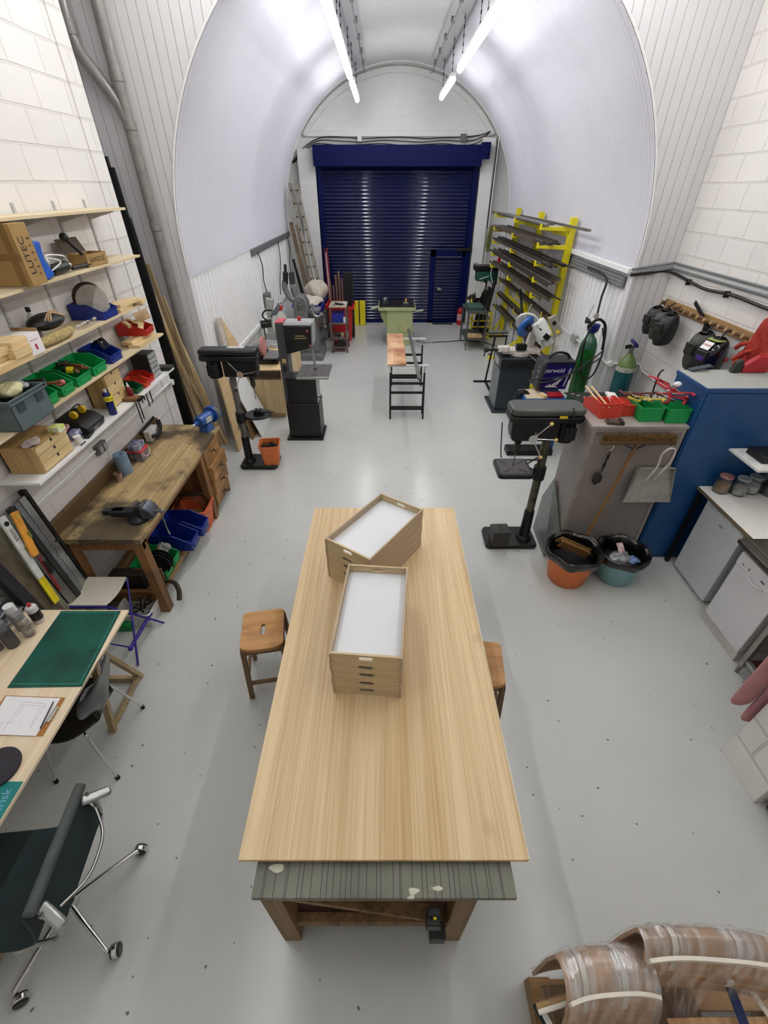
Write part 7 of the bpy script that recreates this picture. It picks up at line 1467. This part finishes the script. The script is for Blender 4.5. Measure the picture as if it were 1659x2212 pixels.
SS = M('6A645C', .3, .8, var=.1)
t = thing('sink_unit', 'stainless steel sink and drainer on steel legs at the right edge', 'sink', (3.1, 2.2, 0), world=True); MB().box(2.77, XR-.01, 1.55, 2.64, .865, .9).build('worktop', SS, t, bevel=.006)
b = MB(); 
for k in range(7): b.box(2.95+.02*0, 3.35, 2.3+.04*k, 2.315+.04*k, .9, .904)
b.build('drainer_rib', SS, t); MB().tube([(2.84, 2.6, .903), (2.84, 2.2, .903), (3.4, 2.2, .903)], .005, 6).build('raised_rim', STEEL, t)
for x, y in ((2.79, 2.06), (3.42, 2.06), (2.79, 1.58)): l = MB().box(x, x+.038, y-.019, y+.019, .08, .865).build('leg', M('A9A59C', .35, .7), t, bevel=.002); MB().cyl((x+.019, y, 0), (x+.019, y, .08), .014).build('adjustable_foot', M('8A8780', .35, .7), l)
MB().box(2.8, 3.4, 1.6, 1.63, .14, .17).build('shelf_rail', ALU, t); MB().box(2.8, 2.83, 1.6, 2.05, .14, .17).build('shelf_rail', ALU, t); MB().box(2.83, 3.4, 1.6, 2.05, .145, .16).build('lower_shelf', M('4A1A18', .5), t)
one(MB().box(2.9, 3.15, 1.7, 1.98, .161, .42), 'black_bin', BLACK, 'black box on the shelf under the sink', 'box', bevel=.01); one(MB().lathe([(.05, 0), (.06, .12), (.02, .16), (.02, .18)], (2.9, 1.64, .171), 18), 'red_bottle', M('C8301E', .4), 'red bottle under the sink beside the towel', 'bottle')
# pink towel
t = thing('towel', 'pink towel hanging at the end of the low block wall', 'towel', (2.4, 1.52, .35), world=True); TWM = M('C98E92', .95, var=.08, bmp=.5, bs=400)
def fold(x0, x1, y, z0, z1, nm):
    R = []
    for i in range(10):
        z = z0+(z1-z0)*i/9; R.append([Vector(((x0+x1)/2+(x1-x0)/2*math.cos(a)*(1-.1*i/9), y+.03*math.sin(a), z+(.02*math.cos(a) if i == 0 else 0))) for a in [2*PI*k/20 for k in range(20)]])
    MB().rings(R).build(nm, TWM, t, sub=1)
fold(2.2, 2.335, 1.53, .46, 1.06, 'towel_fold'); fold(2.315, 2.46, 1.50, .31, 1.06, 'towel_fold'); MB().cyl((2.2, 1.515, 1.07), (2.5, 1.515, 1.07), .022).build('top_roll', TWM, t)
MB().tube([(2.4, 1.45, 1.0), (2.4, 1.515, 1.07), (2.48, 1.515, 1.1)], .006, 6).build('hook', CHROME, t)
one(MB().rings([[Vector((x+2.43, y+.98, z)) for x, y in rrect(a, .1, .03)] for a, z in ((.08, .001), (.1, .03), (.1, .26), (.07, .3))]), 'navy_bag', M('0C1024', .4, bmp=.2), 'dark navy bag on the floor by the low block wall', 'bag') if False else one(MB().rings([[Vector((x+2.46, y+1.02, z)) for x, y in rrect(a, .09, .03)] for a, z in ((.08, .001), (.1, .03), (.1, .2), (.07, .24))]), 'navy_bag', M('0C1024', .4, bmp=.2), 'dark navy bag on the floor by the low block wall', 'bag')
# ================================================================ film-wrapped furniture parts at the bottom right
OKP = WOOD('C4A488', 'A08064', 0, s=.7, name='oak_shell'); OKY = WOOD('D2A87C', 'B08458', 1, s=.7, name='oak_panel_grain'); FOAM = M('E6E0D2', .8, var=.05)
def film_mat():
    m = bpy.data.materials.new('stretch_film'); m.use_nodes = True; nt = m.node_tree; nt.nodes.clear()
    out = N(nt, 'ShaderNodeOutputMaterial'); tr = N(nt, 'ShaderNodeBsdfTransparent'); gl = N(nt, 'ShaderNodeBsdfGlossy'); gl.inputs['Roughness'].default_value = .12
    df = N(nt, 'ShaderNodeBsdfDiffuse'); df.inputs[0].default_value = (.8, .8, .82, 1); m1 = N(nt, 'ShaderNodeMixShader'); m2 = N(nt, 'ShaderNodeMixShader')
    f = ramp(nt, noise(nt, 1., detail=6., sc=(26, 2.2, 5)), .45, .72); mu = N(nt, 'ShaderNodeMath', operation='MULTIPLY_ADD'); nt.links.new(f, mu.inputs[0]); mu.inputs[1].default_value = .62; mu.inputs[2].default_value = .12
    bp = N(nt, 'ShaderNodeBump'); bp.inputs['Strength'].default_value = .9; bp.inputs['Distance'].default_value = .02; nt.links.new(noise(nt, 1., detail=5., sc=(30, 3, 8)), bp.inputs['Height']); nt.links.new(bp.outputs[0], gl.inputs['Normal'])
    m1.inputs[0].default_value = .45; nt.links.new(gl.outputs[0], m1.inputs[1]); nt.links.new(df.outputs[0], m1.inputs[2])
    nt.links.new(mu.outputs[0], m2.inputs[0]); nt.links.new(tr.outputs[0], m2.inputs[1]); nt.links.new(m1.outputs[0], m2.inputs[2]); nt.links.new(m2.outputs[0], out.inputs[0]); return m
FILM = film_mat()
def hood(label, a, b_, top, drop, depth, flip=1):
    """bent plywood shell standing on edge, wrapped in film; a, b_ = ends of its crest"""
    a, b_ = Vector(a), Vector(b_); d = (b_-a); L = d.length; d.normalize(); n = V(d.y, -d.x, 0)   # n points towards the camera side
    t = thing('wrapped_shell', label, 'furniture shell', ((a.x+b_.x)/2, (a.y+b_.y)/2, top-drop), world=True, group='film-wrapped bent wood shells')
    prof = [(-.05, -drop), (-.055, -drop*.4), (-.045, -.06), (-.02, -.015), (.02, 0), (.06, -.012), (.1, -.05), (.13, -.12), (.15, -.2), (.16, -.3)]
    G = []
    for u, z in prof:
        row = []
        for j in range(17):
            f = j/16; e = abs(2*f-1)**3; row.append(a+d*(L*f)+n*(u*depth*8*.12+.0)+n*.015*e+V(0, 0, top-a.z+z-.02*e))
        G.append(row)
    sh = MB().sheet(G, .014).build('bent_shell', OKP, t, bevel=.003)
    for f in (.18, .62):
        R = [[a+d*(L*f+q)+n*(u*depth*8*.12)+n*.015*abs(2*f-1)**3+V(0, 0, top-a.z+z-.02*abs(2*f-1)**3+.012) for q in (0, .022)] for u, z in prof[1:-2]]
        MB().sheet(R, .001).build('paper_tape', M('DDD6CC', .6), t)
    R = [[a+d*(L*f)+n*(.09*depth)+n*.015*abs(2*f-1)**3+V(0, 0, top-a.z-.035-.02*abs(2*f-1)**3+.012*q) for q in (0, 3)] for f in [k/14 for k in range(15)]]
    MB().sheet(R, .012).build('foam_strip', FOAM, t)
    G = []
    random.seed(int(a.x*100))
    for i, (u, z) in enumerate(prof[:-1]+[(.2, -.3), (.26, -.4)]):
        G.append([a+d*(L*(f*1.04-.02))+n*(u*depth*8*.12*(1.12)+random.uniform(-.005, .005))+n*.017*abs(2*f-1)**3+V(0, 0, top-a.z+z+.022-.02*abs(2*f-1)**3+random.uniform(-.004, .004)) for f in [k/26 for k in range(27)]])
    MB().sheet(G).build('stretch_film', FILM, t); return t
t = thing('pallet', 'wooden pallet under the film-wrapped furniture', 'pallet', (1.25, 0, 0), world=True)
for k in range(6): MB().box(.68, 1.85, -.5+.15*k, -.4+.15*k, .1, .125).build('slat', WOOD('B08A5C', '8A6840', 0), t, bevel=.002)
for k in range(3): MB().box(.68+.52*k, .78+.52*k, -.5, .36, 0, .1).build('bearer', WOOD('A07C50', '7A5C38', 1), t, bevel=.002)
hood('smaller film-wrapped bent oak shell, left of the pair', F(1212, 2075, .74), F(1400, 2062, .74), .74, .5, 1.)
hood('larger film-wrapped bent oak shell at the right picture edge', F(1388, 2005, .84), F(1700, 2030, .84), .84, .55, .72)
def curved_panel(label, x0, x1, y0, y1, z, mt, sag=.05):
    G = [[Vector((x0+(x1-x0)*i/14, y0+(y1-y0)*j/6, z-sag*(2*i/14-1)**2)) for j in range(7)] for i in range(15)]
    return one(MB().sheet(G, .014), 'plywood_shell', mt, label, 'furniture shell', 'oak seat shells on the pallet', bevel=.002)
curved_panel('pale oak seat shell at the bottom right corner under the blue strap', 1.1, 1.9, -.5, .2, .56, OKY); curved_panel('oak seat shell left of the one under the blue strap', .70, 1.08, -.5, .10, .5, OKY)
curved_panel('darker oak shell behind the wrapped pair', .66, 1.3, .06, .3, .44, WOOD('8E7252', '6E5438', 1))
e0, e1, e2 = F(1160, 2178, .56), F(1330, 2125, .6), F(1500, 2085, .63)
t = thing('edge_rail', 'long curved oak rail with cream foam edge crossing the wrapped shells', 'rail', tuple(e0), world=True)
MB().tube([e0, e1, e2], [.016]*13, 8, smooth=6).build('rail', WOOD('A8865A', '866640', 0), t); MB().tube([e0+V(0, -.012, .014), e1+V(0, -.012, .014), e2+V(0, -.012, .014)], .008, 8, smooth=6).build('foam_edge', FOAM, t)
r0, r1 = F(1490, 2092, .66), F(1720, 2135, .66)
t = thing('arm_rail', 'thick oak arm rail with white paper strap at the right edge', 'rail', tuple(r0), world=True); MB().beam(r0, r1, .055, .05).build('rail', WOOD('C29660', '9E7442', 0), t, bevel=.012)
c = r0.lerp(r1, .34); dd = (r1-r0).normalized(); MB().beam(c-dd*.017, c+dd*.017, .06, .055).build('paper_strap', M('EDE8DE', .6), t, bevel=.012)
q0, q1 = F(1572, 2118, .6), F(1622, 2250, .6); t = thing('blue_strap', 'dark blue strap running over the oak seat shell', 'strap', tuple(q1), world=True); MB().beam(q0, q1, .035, .006).build('strap', M('0E2560', .6), t, bevel=.001)
q0, q1 = F(1610, 2120, .59), F(1700, 2250, .59); one(MB().beam(q0, q1, .02, .004), 'paper_tape', FOAM, 'cream tape running beside the blue strap', 'tape', bevel=.001)
p = F(1170, 2190, .5); t = thing('strap_buckle', 'black and white buckle sticking out left of the wrapped shells', 'buckle', tuple(p), world=True)
MB().ob(p, (.035, .07, .03), (0, 0, .5)).build('body', BLACK, t, bevel=.008); MB().ob(p+V(.012, -.012, .012), (.022, .05, .012), (0, 0, .5)).build('metal_plate', WHITE, t, bevel=.003)
